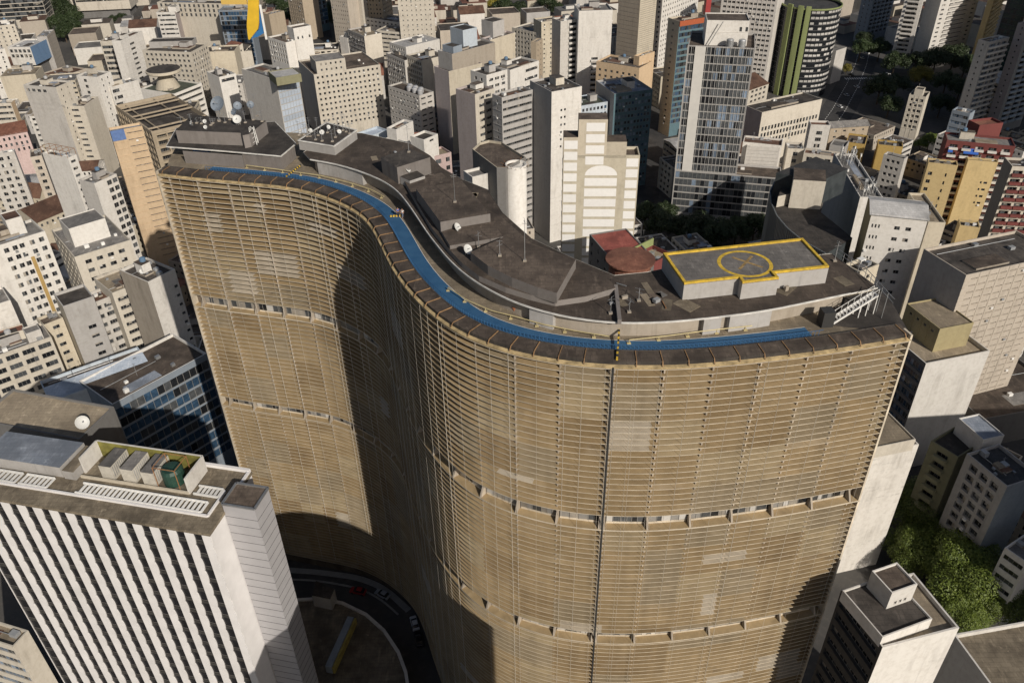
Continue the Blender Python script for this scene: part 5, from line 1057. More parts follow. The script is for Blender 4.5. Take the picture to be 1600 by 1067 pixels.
fan = empty('fan_roof_building', (*P[0], 0)); tag(fan, 'fan-shaped flat roof on a grey building, left of the round white shaft', 'building'); MAIN.append(('the fan-shaped roof', (*P[0], 74), fan)); USED.append((P[::2], 74))
b = MB(); n = len(P)
for i in range(n): b.quad((*P[i], 0), (*P[(i + 1) % n], 0), (*P[(i + 1) % n], 74), (*P[i], 74))
b.build('wall', wallm('dgrey'), fan); roof_top(fan, P, 74, roofm('brown'), wallm('sand'), .8, .25)
# rounded dark office
RP = [(1203, 300), (1205, 318), (1214, 338), (1230, 357), (1254, 377), (1290, 397), (1332, 372), (1308, 352), (1283, 332), (1291, 283), (1262, 276), (1226, 275), (1210, 285)]
zr = 52; P = [at(x, y, zr).xy for x, y in RP]; ro = empty('rounded_office', (*P[0], 0)); tag(ro, 'dark office with a rounded ribbed front and a cream box between two dark roofs', 'building'); MAIN.append(('the rounded dark office', (*P[0], zr), ro)); USED.append(([P[0], P[4], P[6], P[10]], zr))
Pc = ccw(P); n = len(Pc); b = MB()
for i in range(n): b.quad((*Pc[i], 0), (*Pc[(i + 1) % n], 0), (*Pc[(i + 1) % n], zr), (*Pc[i], zr))
b.build('wall', plain('dark_cladding', (.05, .058, .062), .35, 0, 0, .3, .4), ro); b = MB(); b.poly(Pc, zr - .02, 0); b.build('roof', roofm('dark'), ro)
b = MB(); Q = resample([P[i] for i in (12, 0, 1, 2, 3, 4, 5)], 1.1)
for q in Q: b.bar((*q, 2), (*q, zr + .3), .22, .22)
b.build('rib', plain('rib_grey', (.17, .19, .20), .5), ro)
b = MB()
for p, q in zip(Q, Q[1:]): b.bar((*p, zr + .1), (*q, zr + .1), .3, .4)
b.build('roof_rim', plain('rib_grey', (.17, .19, .20), .5), ro)
def qbox(name, pts, z, z0, wall, roof, parent):
    Q = ccw([at(x, y, z).xy for x, y in pts]); b = MB(); k = len(Q)
    for i in range(k): b.quad((*Q[i], z0), (*Q[(i + 1) % k], z0), (*Q[(i + 1) % k], z), (*Q[i], z))
    o = b.build(name, wallm(wall) if isinstance(wall, str) else wall, parent); r = MB(); r.poly(Q, z, 0); r.build(name + '_top', roofm(roof), o); return Q
qbox('cream_box', [(1240, 281), (1291, 284), (1290, 266), (1241, 262)], zr + 10, zr, 'cream', 'brown', ro)
qbox('cream_box', [(1216, 307), (1238, 302), (1243, 286), (1222, 290)], zr + 4, zr, 'cream', 'dark', ro)
qbox('upper_roof', [(1213, 270), (1245, 257), (1275, 245), (1325, 264), (1292, 279), (1240, 275)], zr + 9, zr, plain('dark_cladding', (.05, .058, .062), .35), 'asphalt', ro)
# round green-banded tower
zg = 54; c0 = at(1268, 6, zg); rg_ = (at(1221, 6, zg) - at(1315, 6, zg)).length / 2
gr = empty('round_tower', (c0.x, c0.y, 0)); tag(gr, 'round dark glass tower with white blinds and broad green vertical bands', 'tower'); MAIN.append(('the green-banded round tower', (c0.x, c0.y, zg), gr)); USED.append(([c0.xy + Vector((rg_ * math.cos(a), rg_ * math.sin(a))) for a in (0, 1.57, 3.14, 4.71)], zg))
GN = 44
def gp(a, r): return (c0.x + r * math.cos(a), c0.y + r * math.sin(a))
b = MB()
for i in range(GN): a0, a1 = 2 * math.pi * i / GN, 2 * math.pi * (i + 1) / GN; b.quad((*gp(a0, rg_ - .2), 0), (*gp(a1, rg_ - .2), 0), (*gp(a1, rg_ - .2), zg), (*gp(a0, rg_ - .2), zg))
b.poly([gp(2 * math.pi * i / GN, rg_ - .2) for i in range(GN)], zg - 1, 1); b.build('glazing', [G_DARK, roofm('asphalt')], gr)
rb = random.Random(9); z = zg - 2.2
while z > 2:
    b = MB(); w = MB()
    for i in range(GN):
        a0, a1 = 2 * math.pi * i / GN, 2 * math.pi * (i + 1) / GN
        b.quad((*gp(a0, rg_), z - .35), (*gp(a1, rg_), z - .35), (*gp(a1, rg_), z), (*gp(a0, rg_), z)); b.quad((*gp(a0, rg_), z), (*gp(a1, rg_), z), (*gp(a1, rg_ - .25), z), (*gp(a0, rg_ - .25), z))
        dg = math.degrees(a0) % 360
        if 250 < dg < 345 and rb.random() < .82: w.quad((*gp(a0 + .012, rg_ - .1), z + .1), (*gp(a1 - .012, rg_ - .1), z + .1), (*gp(a1 - .012, rg_ - .1), z + rb.uniform(1.2, 1.6)), (*gp(a0 + .012, rg_ - .1), z + 1.4))
    b.build('floor_band', plain('dark_band', (.06, .06, .065), .5), gr)
    if w.f: w.build('blind', BLINDW, gr)
    z -= 3.2
for d0, d1 in ((205, 216), (228, 238), (243, 252)):
    b = MB(); A0, A1 = R(d0), R(d1); k = 5
    for i in range(k):
        a0, a1 = A0 + (A1 - A0) * i / k, A0 + (A1 - A0) * (i + 1) / k; b.quad((*gp(a0, rg_ + .7), 0), (*gp(a1, rg_ + .7), 0), (*gp(a1, rg_ + .7), zg + 2), (*gp(a0, rg_ + .7), zg + 2)); b.quad((*gp(a0, rg_ + .7), zg + 2), (*gp(a1, rg_ + .7), zg + 2), (*gp(a1, rg_ - .5), zg + 2), (*gp(a0, rg_ - .5), zg + 2))
    for a in (A0, A1): b.quad((*gp(a, rg_ - .3), 0), (*gp(a, rg_ + .7), 0), (*gp(a, rg_ + .7), zg + 2), (*gp(a, rg_ - .3), zg + 2))
    b.build('green_band', wallm('green'), gr)
b = MB()
for i in range(GN): a0, a1 = 2 * math.pi * i / GN, 2 * math.pi * (i + 1) / GN; b.bar((*gp(a0, rg_), zg + .2), (*gp(a1, rg_), zg + .2), .5, .9)
b.build('roof_rim', wallm('green'), gr)
T(NB, 'small banded annex at the foot of the round green-banded tower', (1296, 132), (1312, 126), (1320, 70), 'R', 22, 'offwhite', 'grey', BLANK, RB(1.6, g='mixed', fl=3.6, rec=.4), phrase='the small banded annex', z=0)
# oval roof
c0 = at(255, 108, 34); rx = (at(229, 108, 34) - at(281, 108, 34)).length / 2; ov = empty('oval_roof_building', (c0.x, c0.y, 0)); tag(ov, 'building capped by a dark oval disc roof on a tapering pale base', 'building'); MAIN.append(('the oval disc roof', (c0.x, c0.y, 34), ov)); USED.append(([c0.xy + Vector((rx * math.cos(a), rx * math.sin(a))) for a in (0, 1.57, 3.14, 4.71)], 34))
b = MB(); b.lathe((c0.x, c0.y, 0), [(rx * .9, 0), (rx * .75, 22), (rx * .35, 31)], 0, 28); b.build('base_cone', wallm('sand'), ov)
b = MB(); b.lathe((c0.x, c0.y, 31), [(rx * .35, 0), (rx * .96, 1.2), (rx, 1.6), (rx, 2.8), (rx * .96, 3)], 0, 40); b.build('disc_rim', wallm('sand'), ov)
b = MB(); b.lathe((c0.x, c0.y, 34), [(rx * .95, 0), (.1, .12)], 0, 40); b.build('disc_roof', roofm('dark'), ov)
# barrel hall
a, b2 = at(14, 121, 7), at(48, 121, 7); u_ = (b2 - a).xy.normalized(); n_ = Vector((-u_.y, u_.x)); Wd = (b2 - a).length; hall = empty('vaulted_hall', (a.x, a.y, 0)); tag(hall, 'low hall with a grey-blue vaulted roof below the blue-mural cube', 'hall'); MAIN.append(('the vaulted hall', (a.x, a.y, 12), hall)); USED.append(([a.xy, b2.xy, b2.xy + n_ * 24, a.xy + n_ * 24], 12))
b = MB(); w = MB(); k = 14
for i in range(k):
    t0, t1 = math.pi * i / k, math.pi * (i + 1) / k; q0, q1 = a.xy + u_ * Wd * (.5 - .5 * math.cos(t0)), a.xy + u_ * Wd * (.5 - .5 * math.cos(t1)); h0, h1 = 7 + 4.5 * math.sin(t0), 7 + 4.5 * math.sin(t1)
    b.quad((*q0, h0), (*q1, h1), (*(q1 + n_ * 24), h1), (*(q0 + n_ * 24), h0)); w.quad((*q0, 0), (*q1, 0), (*q1, h1), (*q0, h0))
w.quad((*a.xy, 0), (*(a.xy + n_ * 24), 0), (*(a.xy + n_ * 24), 7), (*a.xy, 7)); w.quad((*b2.xy, 0), (*(b2.xy + n_ * 24), 0), (*(b2.xy + n_ * 24), 7), (*b2.xy, 7)); b.build('vault_roof', roofm('bluegrey'), hall); w.build('wall', wallm('sand'), hall)
# yellow and blue sail sign
q = at(388, 62, 34); sg = empty('sail_sign', (q.x, q.y, 20)); tag(sg, 'tall yellow sail with a blue edge and white mast, beside the blue glass front', 'sign')
zt = 60
def sx(px, py, back=0): p = at(px, py, 34); k = (py - 62); return p
yo = at(388, 62, 34); kx = (at(398, 62, 34) - at(388, 62, 34)).length / 10; fwd = Vector((0, -1))
def SP(px, py):      # pixel offset to a point in the upright plane through yo
    r = Vector((px - 800, py - 533.5, FPX)); X = r.dot(_rt); Y = r.dot(_fw); Z = -r.dot(_d); k = yo.y / Y; return Vector((X * k, yo.y, CAMZ + Z * k))
def panel(pts, y0, th, name, mat, curve=0):
    b = MB(); P = [SP(*p) for p in pts]; xm = min(p.x for p in P); xM = max(p.x for p in P)
    f = [Vector((p.x, p.y + y0 - curve * math.sin(math.pi * (p.x - xm) / max(.1, xM - xm)), p.z)) for p in P]; n = len(f)
    vs = [Vector((p.x, p.z, 0)) for p in P]
    for t in tessellate_polygon([vs]): b.tri(f[t[0]], f[t[1]], f[t[2]]); g_ = [f[i] + Vector((0, th, 0)) for i in t]; b.tri(*g_[::-1])
    for i in range(n): b.quad(f[i], f[(i + 1) % n], f[(i + 1) % n] + Vector((0, th, 0)), f[i] + Vector((0, th, 0)))
    b.build(name, mat, sg)
panel([(387, -12), (404, -12), (404.5, 20), (404.5, 36), (403, 46), (398, 52), (394, 57), (390, 63), (388, 62), (386.5, 52), (385.5, 42), (386, 30), (387, 16)], 0, 1.2, 'yellow_sail', plain('sign_yellow', (.66, .42, .03), .5, 0, 0, .12, .15))
panel([(404.8, 10), (408, 22), (412, 46), (413, 52), (408, 55), (403, 58), (396, 60), (391, 63), (395, 58), (399, 53), (404, 47), (405.5, 38)], .3, .8, 'blue_edge', plain('sign_blue', (.03, .15, .36), .5, 0, 0, .1, .2))
b = MB(); p0, p1 = SP(406.5, 8), SP(416.5, 62); p1.z = max(p1.z, 20); b.bar(p0, p1, 1.3, 1.0); b.build('white_mast', WHITEP, sg)
q0, q1 = SP(345, 3), SP(385, 3); b = MB(); b.bar(q0 + Vector((0, 1, 0)), q1 + Vector((0, 1, 0)), 1.6, 3.6); b.build('yellow_beam', plain('sign_yellow2', (.60, .40, .10), .6), sg)
# red pylon
b = MB(); p = at(1103, 29, 52); b.box((p.x, p.y, 0), (1, .2), 3.2, 3.2, 92); t = b.build('red_pylon', plain('pylon_red', (.30, .035, .035), .5, 0, 0, .1, .2)); tag(t, 'tall square red pylon behind the roof of the large glass tower', 'pylon'); MAIN.append(('the red pylon', (p.x, p.y, 80), t)); USED.append(([p.xy + Vector(v) for v in ((-3, -3), (3, -3), (3, 3), (-3, 3))], 90))

# extra parts on named buildings
root, P, h = gt
b = MB(); p0 = P[0].lerp(P[1], .115); p1 = P[0].lerp(P[1], .275); nn = Vector(((P[1] - P[0]).normalized().y, -(P[1] - P[0]).normalized().x))
q0, q1 = p0 + nn * .35, p1 + nn * .35; b.prism([q0, q1, p1, p0], 8, h - .3, 0, 0, True); b.build('white_panel', plain('white_panel_tile', (.62, .60, .56), .6, 0, 0, .06, .3), root)
b = MB(); nV = 17
for i in range(nV + 1): p = P[0].lerp(P[1], i / nV) + nn * .06; b.bar((*p, 6), (*p, h), .12, .12)
b.build('mullion', FRAMEW, root)
for i, x in enumerate((.62, .80)):
    b = MB(); q = P[0].lerp(P[1], x) + (P[3] - P[0]).normalized() * 2.2; b.lathe((q.x, q.y, h - .9), [(1.3, 0), (1.5, .3), (1.5, 3.2), (1.2, 3.6), (.1, 3.7)], 0, 16); b.build('water_tank', METAL, root)
b = MB(); q = P[0].lerp(P[1], .3) + (P[3] - P[0]).normalized() * 3; b.bar((*q, h - .5), (*(q + (P[1] - P[0]) * .18), h + 9), .3, .3); b.build('brace', METAL, root)
pa_, pb_ = P[0] + nn * .5, P[0] + (P[1] - P[0]) * 1.72 + nn * .5
T('glass_podium', 'wide low glazed podium at the foot of the large glass tower', pix((*pa_, 27)), pix((*pb_, 27)), None, 'R', 27, 'grey', 'brown', CU(2.9, g='steel', fr='g', m=.4, fl=3.35, top=.5), BLANK, depth=13, phrase='the low glazed podium', cl='small')
root, P, h = hotel
for i in range(6):
    q = P[0].lerp(P[1], .45 + .085 * i) + (P[3] - P[0]) * (.35 if i % 2 else .6); b = MB(); b.lathe((q.x, q.y, h - .9), [(1.3, 0), (1.5, .2), (1.5, 2.4), (1.0, 2.9), (.1, 3)], 0, 16); b.build('water_tank', plain('tank_silver', (.55, .55, .56), .4, .4), root)
root, P, h = striped
U_ = (P[1] - P[0]); W_ = U_.length; U_ = U_.normalized(); nn = Vector((U_.y, -U_.x))
def on(x, z, d=.05): q = P[0] + U_ * x + nn * d; return (q.x, q.y, z)
STW = plain('stripe_white', (.78, .77, .75), .6, 0, .03, .04)
hm = []      # heights of the three stepped heads
for x0, x1, pa in ((0, .19, (880, 215)), (.19, .56, (905, 187)), (.56, .82, (947, 222))):
    zz = h
    a_ = P[0] + U_ * W_ * x0
    lo, hi = h, h + 30
    for _ in range(40):
        m_ = (lo + hi) / 2
        if pix((a_.x, a_.y, m_))[1] > pa[1]: lo = m_
        else: hi = m_
    b = MB(); Q = [P[0] + U_ * W_ * x0, P[0] + U_ * W_ * x1]; dd = (P[3] - P[0]) * .8; b.prism([Q[0], Q[1], Q[1] + dd, Q[0] + dd], h - .9, lo, 0, 1); b.build('stepped_head', [wallm('sand'), roofm('brown')], root); hm.append((x0, x1, lo))
for xa, xb in ((.01, .185), (.29, .72), (.83, .985)):
    top = lo = next((z1 for x0, x1, z1 in hm if x0 <= xa < x1), h) - 1.0
    if xa > .8: top = h - 1
    z = top; k = 0
    while z > 5 and k < 24:
        b = MB(); xb_ = xb
        if xa == .29 and z > h - 1: xb_ = .53
        z1_ = z; z0_ = z - 2.6
        if xa == .29 and abs(z - (h - 4)) < 1.72:      # the round head
            c_ = (xa + xb) / 2; nseg = 10
            pts = [on(W_ * (c_ - (xb - xa) / 2 * math.cos(math.pi * i / nseg)), z0_ + 3.2 * math.sin(math.pi * i / nseg)) for i in range(nseg + 1)]
            for i in range(1, nseg): b.tri(pts[0], pts[i + 1], pts[i])
        else: b.quad(on(W_ * xa, z0_), on(W_ * xb_, z0_), on(W_ * xb_, z1_), on(W_ * xa, z1_))
        b.build('white_stripe', STW, root); z -= 3.45; k += 1
# faint lettering on the white slab
lt = next(r for ph, c_, r in MAIN if ph == 'the lettered white slab'); Pf = [lt['P'][i:i + 2] for i in range(0, 8, 2)]
p0, p1 = Vector(Pf[0]), Vector(Pf[1]); uu = (p1 - p0).normalized(); nn = Vector((uu.y, -uu.x)); hh = 50
def lettering(parent, text, x, z, size, mat, p0=p0, uu=uu, nn=nn, name='lettering'):
    cu = bpy.data.curves.new(name, 'FONT'); cu.body = text; cu.size = size; cu.extrude = .02; cu.materials.append(mat)
    tmp = bpy.data.objects.new(name, cu); me = bpy.data.meshes.new_from_object(tmp); bpy.data.objects.remove(tmp); me.materials.clear(); me.materials.append(mat)
    o = bpy.data.objects.new(name, me); o.parent = parent; q = p0 + uu * x + nn * .04
    o.matrix_local = Matrix.Translation(Vector((q.x, q.y, z)) - Vector(parent['base'])) @ Matrix(((uu.x, 0, nn.x, 0), (uu.y, 0, nn.y, 0), (0, 1, 0, 0), (0, 0, 0, 1))); col.objects.link(o); return o
FADED = plain('faded_grey_lettering', (.40, .38, .36), .9)
Lw = (p1 - p0).length
lettering(lt, 'ORGANIZAÇÃO TOLMAN', Lw * .10, hh - 9.6, Lw * .084, FADED); lettering(lt, 'ESCRITÓRIO CENTRAL', Lw * .2, hh - 11.8, Lw * .06, FADED)
# awnings and sign on the red building
rd = next(r for ph, c_, r in MAIN if ph == 'the blue-awning red building'); Pf = [Vector(rd['P'][i:i + 2]) for i in range(0, 8, 2)]; uu = (Pf[1] - Pf[0]).normalized(); nn = Vector((uu.y, -uu.x)); Lw = (Pf[1] - Pf[0]).length
for x0, x1 in ((.05, .12), (.28, .5)):
    b = MB(); a_, c_ = Pf[0] + uu * Lw * x0, Pf[0] + uu * Lw * x1; b.quad((*(a_ + nn * 1.6), 37.6), (*(c_ + nn * 1.6), 37.6), (*c_, 39.2), (*a_, 39.2)); b.quad((*(a_ + nn * 1.6), 37.3), (*(c_ + nn * 1.6), 37.3), (*(c_ + nn * 1.6), 37.6), (*(a_ + nn * 1.6), 37.6)); b.build('awning', plain('awning_blue', (.02, .10, .42), .7), rd)
# round orange canopy and green wall
c0 = at(985, 403, 66); b = MB(); b.lathe((c0.x, c0.y, 57), [(5.6, 0), (5.6, 8), (6.6, 8.4), (6.6, 8.8), (1, 9.4), (.1, 9.4)], 0, 28); t = b.build('round_canopy', roofm('tile')); tag(t, 'round terracotta canopy roof between the red sheet roof and the green-walled terrace', 'canopy')
tg = next(r for ph, c_, r in MAIN if ph == 'the green-walled terrace'); Pf = [Vector(tg['P'][i:i + 2]) for i in range(0, 8, 2)]; b = MB(); b.bar((*(Pf[3] * .98 + Pf[0] * .02), 61), (*(Pf[2] * .98 + Pf[1] * .02), 61), .3, 2.4); b.build('green_wall', plain('wall_green', (.10, .42, .04), .7), tg)
# aerial thicket on the slab
root, P, h = aer; ra2 = random.Random(2)
for k in range(34):
    f, g_ = ra2.uniform(.1, .9), (ra2.uniform(.72, .97) if k < 22 else ra2.uniform(.05, .18)); q = P[0].lerp(P[1], f).lerp(P[3].lerp(P[2], f), g_); b = MB(); hh_ = ra2.uniform(2, 5); b.tube([(q.x, q.y, h - .9), (q.x, q.y, h + hh_)], .07, 0, 5)
    for j in range(2): a_ = ra2.uniform(0, 3); b.bar((q.x - .5 * math.cos(a_), q.y - .5 * math.sin(a_), h + hh_ - .4 * j), (q.x + .5 * math.cos(a_), q.y + .5 * math.sin(a_), h + hh_ - .4 * j), .06, .06)
    b.box((q.x + .2, q.y, h + hh_ - 1.2), (1, 0), .3, .15, .9); b.build('aerial', METAL if k % 3 else WHITEP, root)
# podium in the bend
PD = [(470, 1000), (452, 938), (500, 935), (535, 942), (572, 960), (600, 985), (622, 1018), (634, 1050), (640, 1090), (500, 1120)]
P = ccw([at(x, y, 7).xy for x, y in PD]); pd = empty('podium_building', (*P[0], 0)); tag(pd, 'low curved podium with a pale kerb, in the shaded bend of the curved tower', 'building'); MAIN.append(('the curved podium', (*P[0], 7), pd)); USED.append((P[::3], 7))
b = MB()
for i in range(len(P)): b.quad((*P[i], 0), (*P[(i + 1) % len(P)], 0), (*P[(i + 1) % len(P)], 7), (*P[i], 7))
b.build('wall', wallm('concrete'), pd); b = MB(); b.poly(P, 7, 0); b.build('roof', roofm('mossy'), pd)
b = MB(); Q = [at(x, y, 7.2).xy for x, y in PD[1:9]]
for p, q in zip(Q, Q[1:]): b.bar((*p, 7.2), (*q, 7.2), .7, .6)
b.build('kerb', wallm('offwhite'), pd)
qbox('roof_house', [(487, 930), (516, 936), (523, 920), (494, 907)], 11, 7, 'offwhite', 'dark', pd)
p0, p1 = at(549, 968, 8.5), at(514, 1046, 8.5); b = MB(); b.bar(p0, p1, 1.5, 2.4, 0); dv = (p1 - p0).normalized(); sd_ = Vector((-dv.y, dv.x, 0)) ; b.bar(p0 + sd_ * 1.1, p1 + sd_ * 1.1, .5, 2.0, 1); b.build('roof_beam', [wallm('bluegrey'), plain('dull_yellow', (.30, .24, .06), .8, 0, 0, .3)], pd)
def road(name, px, z, w, label, mat, kind='structure'):
    P = smooth(resample([at(x, y, 0).xy for x, y in px], 2.0), 6); b = MB(); strip(b, shift(P, w / 2), z, shift(P, -w / 2), z); o = b.build(name, mat); tag(o, label, name.replace('_', ' '), kind=kind); return P
ASPH = roofm('asphalt'); PAVE = plain('pavement', (.13, .125, .115), .9, 0, 0, .2, .5)
def kerb_line(px, w, label):
    P = smooth(resample([at(x, y, 0).xy for x, y in px], 1.5), 6); b = MB()
    for p, q in zip(P, P[1:]): b.bar((*p, .07), (*q, .07), w, .14)
    tag(b.build('kerb', plain('kerb_stone', (.30, .29, .27), .9, 0, 0, .15, .5)), label, 'kerb', kind='structure')
kerb_line([(440, 890), (490, 893), (560, 902), (600, 918), (640, 955)], 1.6, 'pale kerb following the bend of the curved tower')
kerb_line([(440, 905), (490, 906), (560, 918), (595, 935), (622, 960)], .5, 'second pale kerb line in the bend')
# far avenue at the right, with crossing and lanes
av = road('avenue', [(1280, 215), (1310, 172), (1332, 132), (1345, 100), (1352, 70)], .02, 20, 'shaded avenue running away between the round tower and the park', ASPH)
for dx in (-4, 3.5):
    b = MB(); Q = shift(av, dx)
    for i in range(0, len(Q) - 1, 2): b.bar((*Q[i], .03), (*Q[i + 1], .03), .3, .01)
    tag(b.build('lane_marking', WHITEP), 'white lane line on the shaded avenue', 'road marking', kind='structure')
b = MB(); m = at(1342, 123, 0).xy
for k in range(12): b.box((m.x - 9 + 1.6 * k, m.y, .03), (0, 1), 4, .7, .01)
tag(b.build('zebra_crossing', WHITEP), 'zebra crossing on the shaded avenue', 'road marking', kind='structure')
road('street', [(1000, 330), (1010, 270), (1025, 215), (1040, 180)], .02, 16, 'dark street beside the large glass tower', ASPH)
road('street', [(498, 108), (500, 85), (502, 62), (497, 35), (492, 5)], .02, 18, 'road passing between the trees at the top', ASPH)
road('street', [(740, 45), (775, 28), (815, 8), (840, -8)], .02, 18, 'busy road at the top, right of the cream towers', ASPH)
# cars
def car(px, py, z, ang, colr, label, group):
    c = at(px, py, z); t = empty('parked_car', (c.x, c.y, z)); tag(t, label, 'car', group); t.rotation_euler = (0, 0, 0)
    ux = Vector((math.cos(ang), math.sin(ang))); uy = Vector((-ux.y, ux.x))
    def q(x, y, zz): v = Vector((c.x, c.y)) + ux * x + uy * y; return (v.x, v.y, z + zz)
    def loft(secs, m):
        b = MB()
        for (x0, w0, a0, t0), (x1, w1, a1, t1) in zip(secs, secs[1:]):
            A = [q(x0, -w0, a0), q(x0, w0, a0), q(x0, w0 * .9, t0), q(x0, -w0 * .9, t0)]; B = [q(x1, -w1, a1), q(x1, w1, a1), q(x1, w1 * .9, t1), q(x1, -w1 * .9, t1)]
            for i in range(4): b.quad(A[i], A[(i + 1) % 4], B[(i + 1) % 4], B[i], m)
        s0, s1 = secs[0], secs[-1]
        for x, w, a_, t_ in (s0, s1): b.quad(q(x, -w, a_), q(x, w, a_), q(x, w * .9, t_), q(x, -w * .9, t_), m)
        return b
    paint = plain('car_paint_' + colr, {'white': (.7, .7, .7), 'silver': (.4, .41, .42), 'black': (.02, .02, .022), 'red': (.35, .03, .03)}[colr], .3)
    loft([(-2.1, .8, .35, .75), (-1.9, .86, .3, .92), (1.3, .88, .3, .9), (2.0, .85, .32, .72), (2.15, .78, .38, .6)], 0).build('body', paint, t)
    loft([(-1.75, .74, .9, .95), (-1.2, .74, .9, 1.4), (.3, .74, .9, 1.42), (1.1, .74, .88, .92)], 0).build('window', G_DARK, t)
    b = MB(); b.quad(q(-1.15, -.62, 1.43), q(.25, -.62, 1.44), q(.25, .62, 1.44), q(-1.15, .62, 1.43)); b.build('roof', paint, t)
    for x, y in ((-1.3, -.85), (1.35, -.85), (-1.3, .85), (1.35, .85)):
        b = MB(); b.tube([q(x, y - .1, .32), q(x, y + .1, .32)], .32, 0, 12); b.build('wheel', DARKP, t)
car(648, 975, .02, 1.9, 'white', 'white car in the shaded street at the foot of the curved tower', None)
for i, (x, y, an, cc, lb) in enumerate(((1338, 137, 1.9, 'white', 'white car waiting beside the zebra crossing'), (1322, 150, 1.9, 'silver', 'silver car on the shaded avenue before the crossing'), (1386, 117, .2, 'white', 'white car under the park trees right of the crossing'), (1347, 92, 1.9, 'silver', 'silver car far up the shaded avenue'), (502, 40, 1.6, 'white', 'white car on the road between the trees at the top'), (497, 60, 1.6, 'black', 'black car on the road between the trees at the top'),
    (740, 45, .6, 'white', 'white car nearest on the busy road at the top'), (752, 38, .6, 'silver', 'silver car second along the busy road at the top'), (766, 34, .6, 'white', 'white car third along the busy road at the top'), (790, 22, .6, 'black', 'black car far along the busy road at the top'), (700, 222, .1, 'white', 'white car in the gap behind the pink house front'), (1556, 560, .1, 'white', 'white car on the dark ground right of the white blank-fronted building'), (655, 1000, 1.8, 'black', 'black car behind the white one in the shaded street'), (598, 930, 2.6, 'silver', 'silver car parked on the bend of the shaded street'), (560, 925, 2.9, 'red', 'dark red car on the bend of the shaded street'), (1312, 168, 1.9, 'white', 'white car lowest on the shaded avenue'), (1330, 118, 1.9, 'black', 'black car just past the zebra crossing'), (1355, 84, 1.9, 'white', 'white car farthest up the shaded avenue'), (499, 78, 1.6, 'silver', 'silver car nearest on the road between the trees'), (779, 30, .6, 'red', 'red car in the busy road at the top'))):
    car(x, y, .02, an, cc, lb, 'cars on the streets')

# ------------------------------------------------------------------ trees
def leafmat(name, a, b_):
    m, nt, bs = newmat(name); v, rnd = coords(nt)
    tc = nt.nodes.new('ShaderNodeTexCoord')
    c1 = mixc(nt, ramp(nt, noise(nt, tc.outputs['Object'], 1.3, 3), .3, .7), a, b_)
    hv = nt.nodes.new('ShaderNodeHueSaturation'); nt.links.new(mathn(nt, 'ADD', mathn(nt, 'MULTIPLY', rnd, .5), .75), hv.inputs['Value']); nt.links.new(c1, hv.inputs['Color']); nt.links.new(hv.outputs[0], bs.inputs['Base Color'])
    bs.inputs['Roughness'].default_value = .6; return m
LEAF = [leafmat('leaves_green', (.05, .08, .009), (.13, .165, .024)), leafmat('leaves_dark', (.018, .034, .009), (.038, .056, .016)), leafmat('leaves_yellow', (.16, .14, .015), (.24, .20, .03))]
BARK = plain('bark', (.09, .065, .045), .9, 0, .1, .3, 2)
def crown_mesh(r, nleaf, size, seed, mat):
    rg = random.Random(seed); b = MB(); blobs = []
    for k in range(26):
        a, e = rg.uniform(0, 6.283), math.asin(rg.uniform(-.35, 1)); d = rg.uniform(.45, .82) * r
        blobs.append((Vector((d * math.cos(a) * math.cos(e), d * math.sin(a) * math.cos(e), d * .72 * math.sin(e))), rg.uniform(.24, .42) * r))
    for _ in range(nleaf):
        c, br_ = rg.choice(blobs); dv = Vector((rg.gauss(0, 1), rg.gauss(0, 1), rg.gauss(0, 1) + .35)).normalized(); p = c + dv * br_ * rg.uniform(.72, 1.05)
        n = (dv + Vector((rg.uniform(-.8, .8), rg.uniform(-.8, .8), rg.uniform(-.3, .9)))).normalized(); x = n.cross(Vector((rg.uniform(-1, 1), rg.uniform(-1, 1), .3))).normalized(); y = n.cross(x); s = size * rg.uniform(.6, 1.3)
        b.quad(p - x * s, p - y * s * .55, p + x * s, p + y * s * .55)
    return b.mesh('crown', mat)
def trunk_mesh(r, h):
    b = MB(); b.tube([(0, 0, 0), (.1, 0, h * .5), (0, .1, h)], r * .06, 0, 8, r * .035)
    rg = random.Random(3)
    for k in range(6):
        a = k * 1.05; b.tube([(0, 0, h * .75), (r * .3 * math.cos(a), r * .3 * math.sin(a), h + r * .1), (r * .62 * math.cos(a), r * .62 * math.sin(a), h + r * .35)], r * .028, 0, 5, r * .008)
    return b.mesh('trunk', BARK)
CR = {}
def tree(px, py, r, label, group, kind=0, big=False, lift=.95):
    key = (kind, big, random.randrange(3))
    if key not in CR: CR[key] = crown_mesh(8, 34000 if big else 6000, .2 if big else .45, key[2] * 5 + kind, LEAF[kind])
    if 'trunk' not in CR: CR['trunk'] = trunk_mesh(8, 8)
    zc = r * lift; c = at(px, py, zc); s = r / 8
    t = empty('tree', (c.x, c.y, 0)); tag(t, label, 'tree', group)
    o = bpy.data.objects.new('crown', CR[key]); o.parent = t; o.location = (0, 0, zc + r * .1); o.rotation_euler = (0, 0, random.uniform(0, 6)); o.scale = (s, s, s * random.uniform(.85, 1.05)); col.objects.link(o)
    o = bpy.data.objects.new('trunk', CR['trunk']); o.parent = t; o.scale = (s, s, s * lift); col.objects.link(o)
    USED.append(([Vector((c.x + r * .6 * i, c.y + r * .6 * j)) for i, j in ((-1, -1), (1, -1), (1, 1), (-1, 1))], 5))
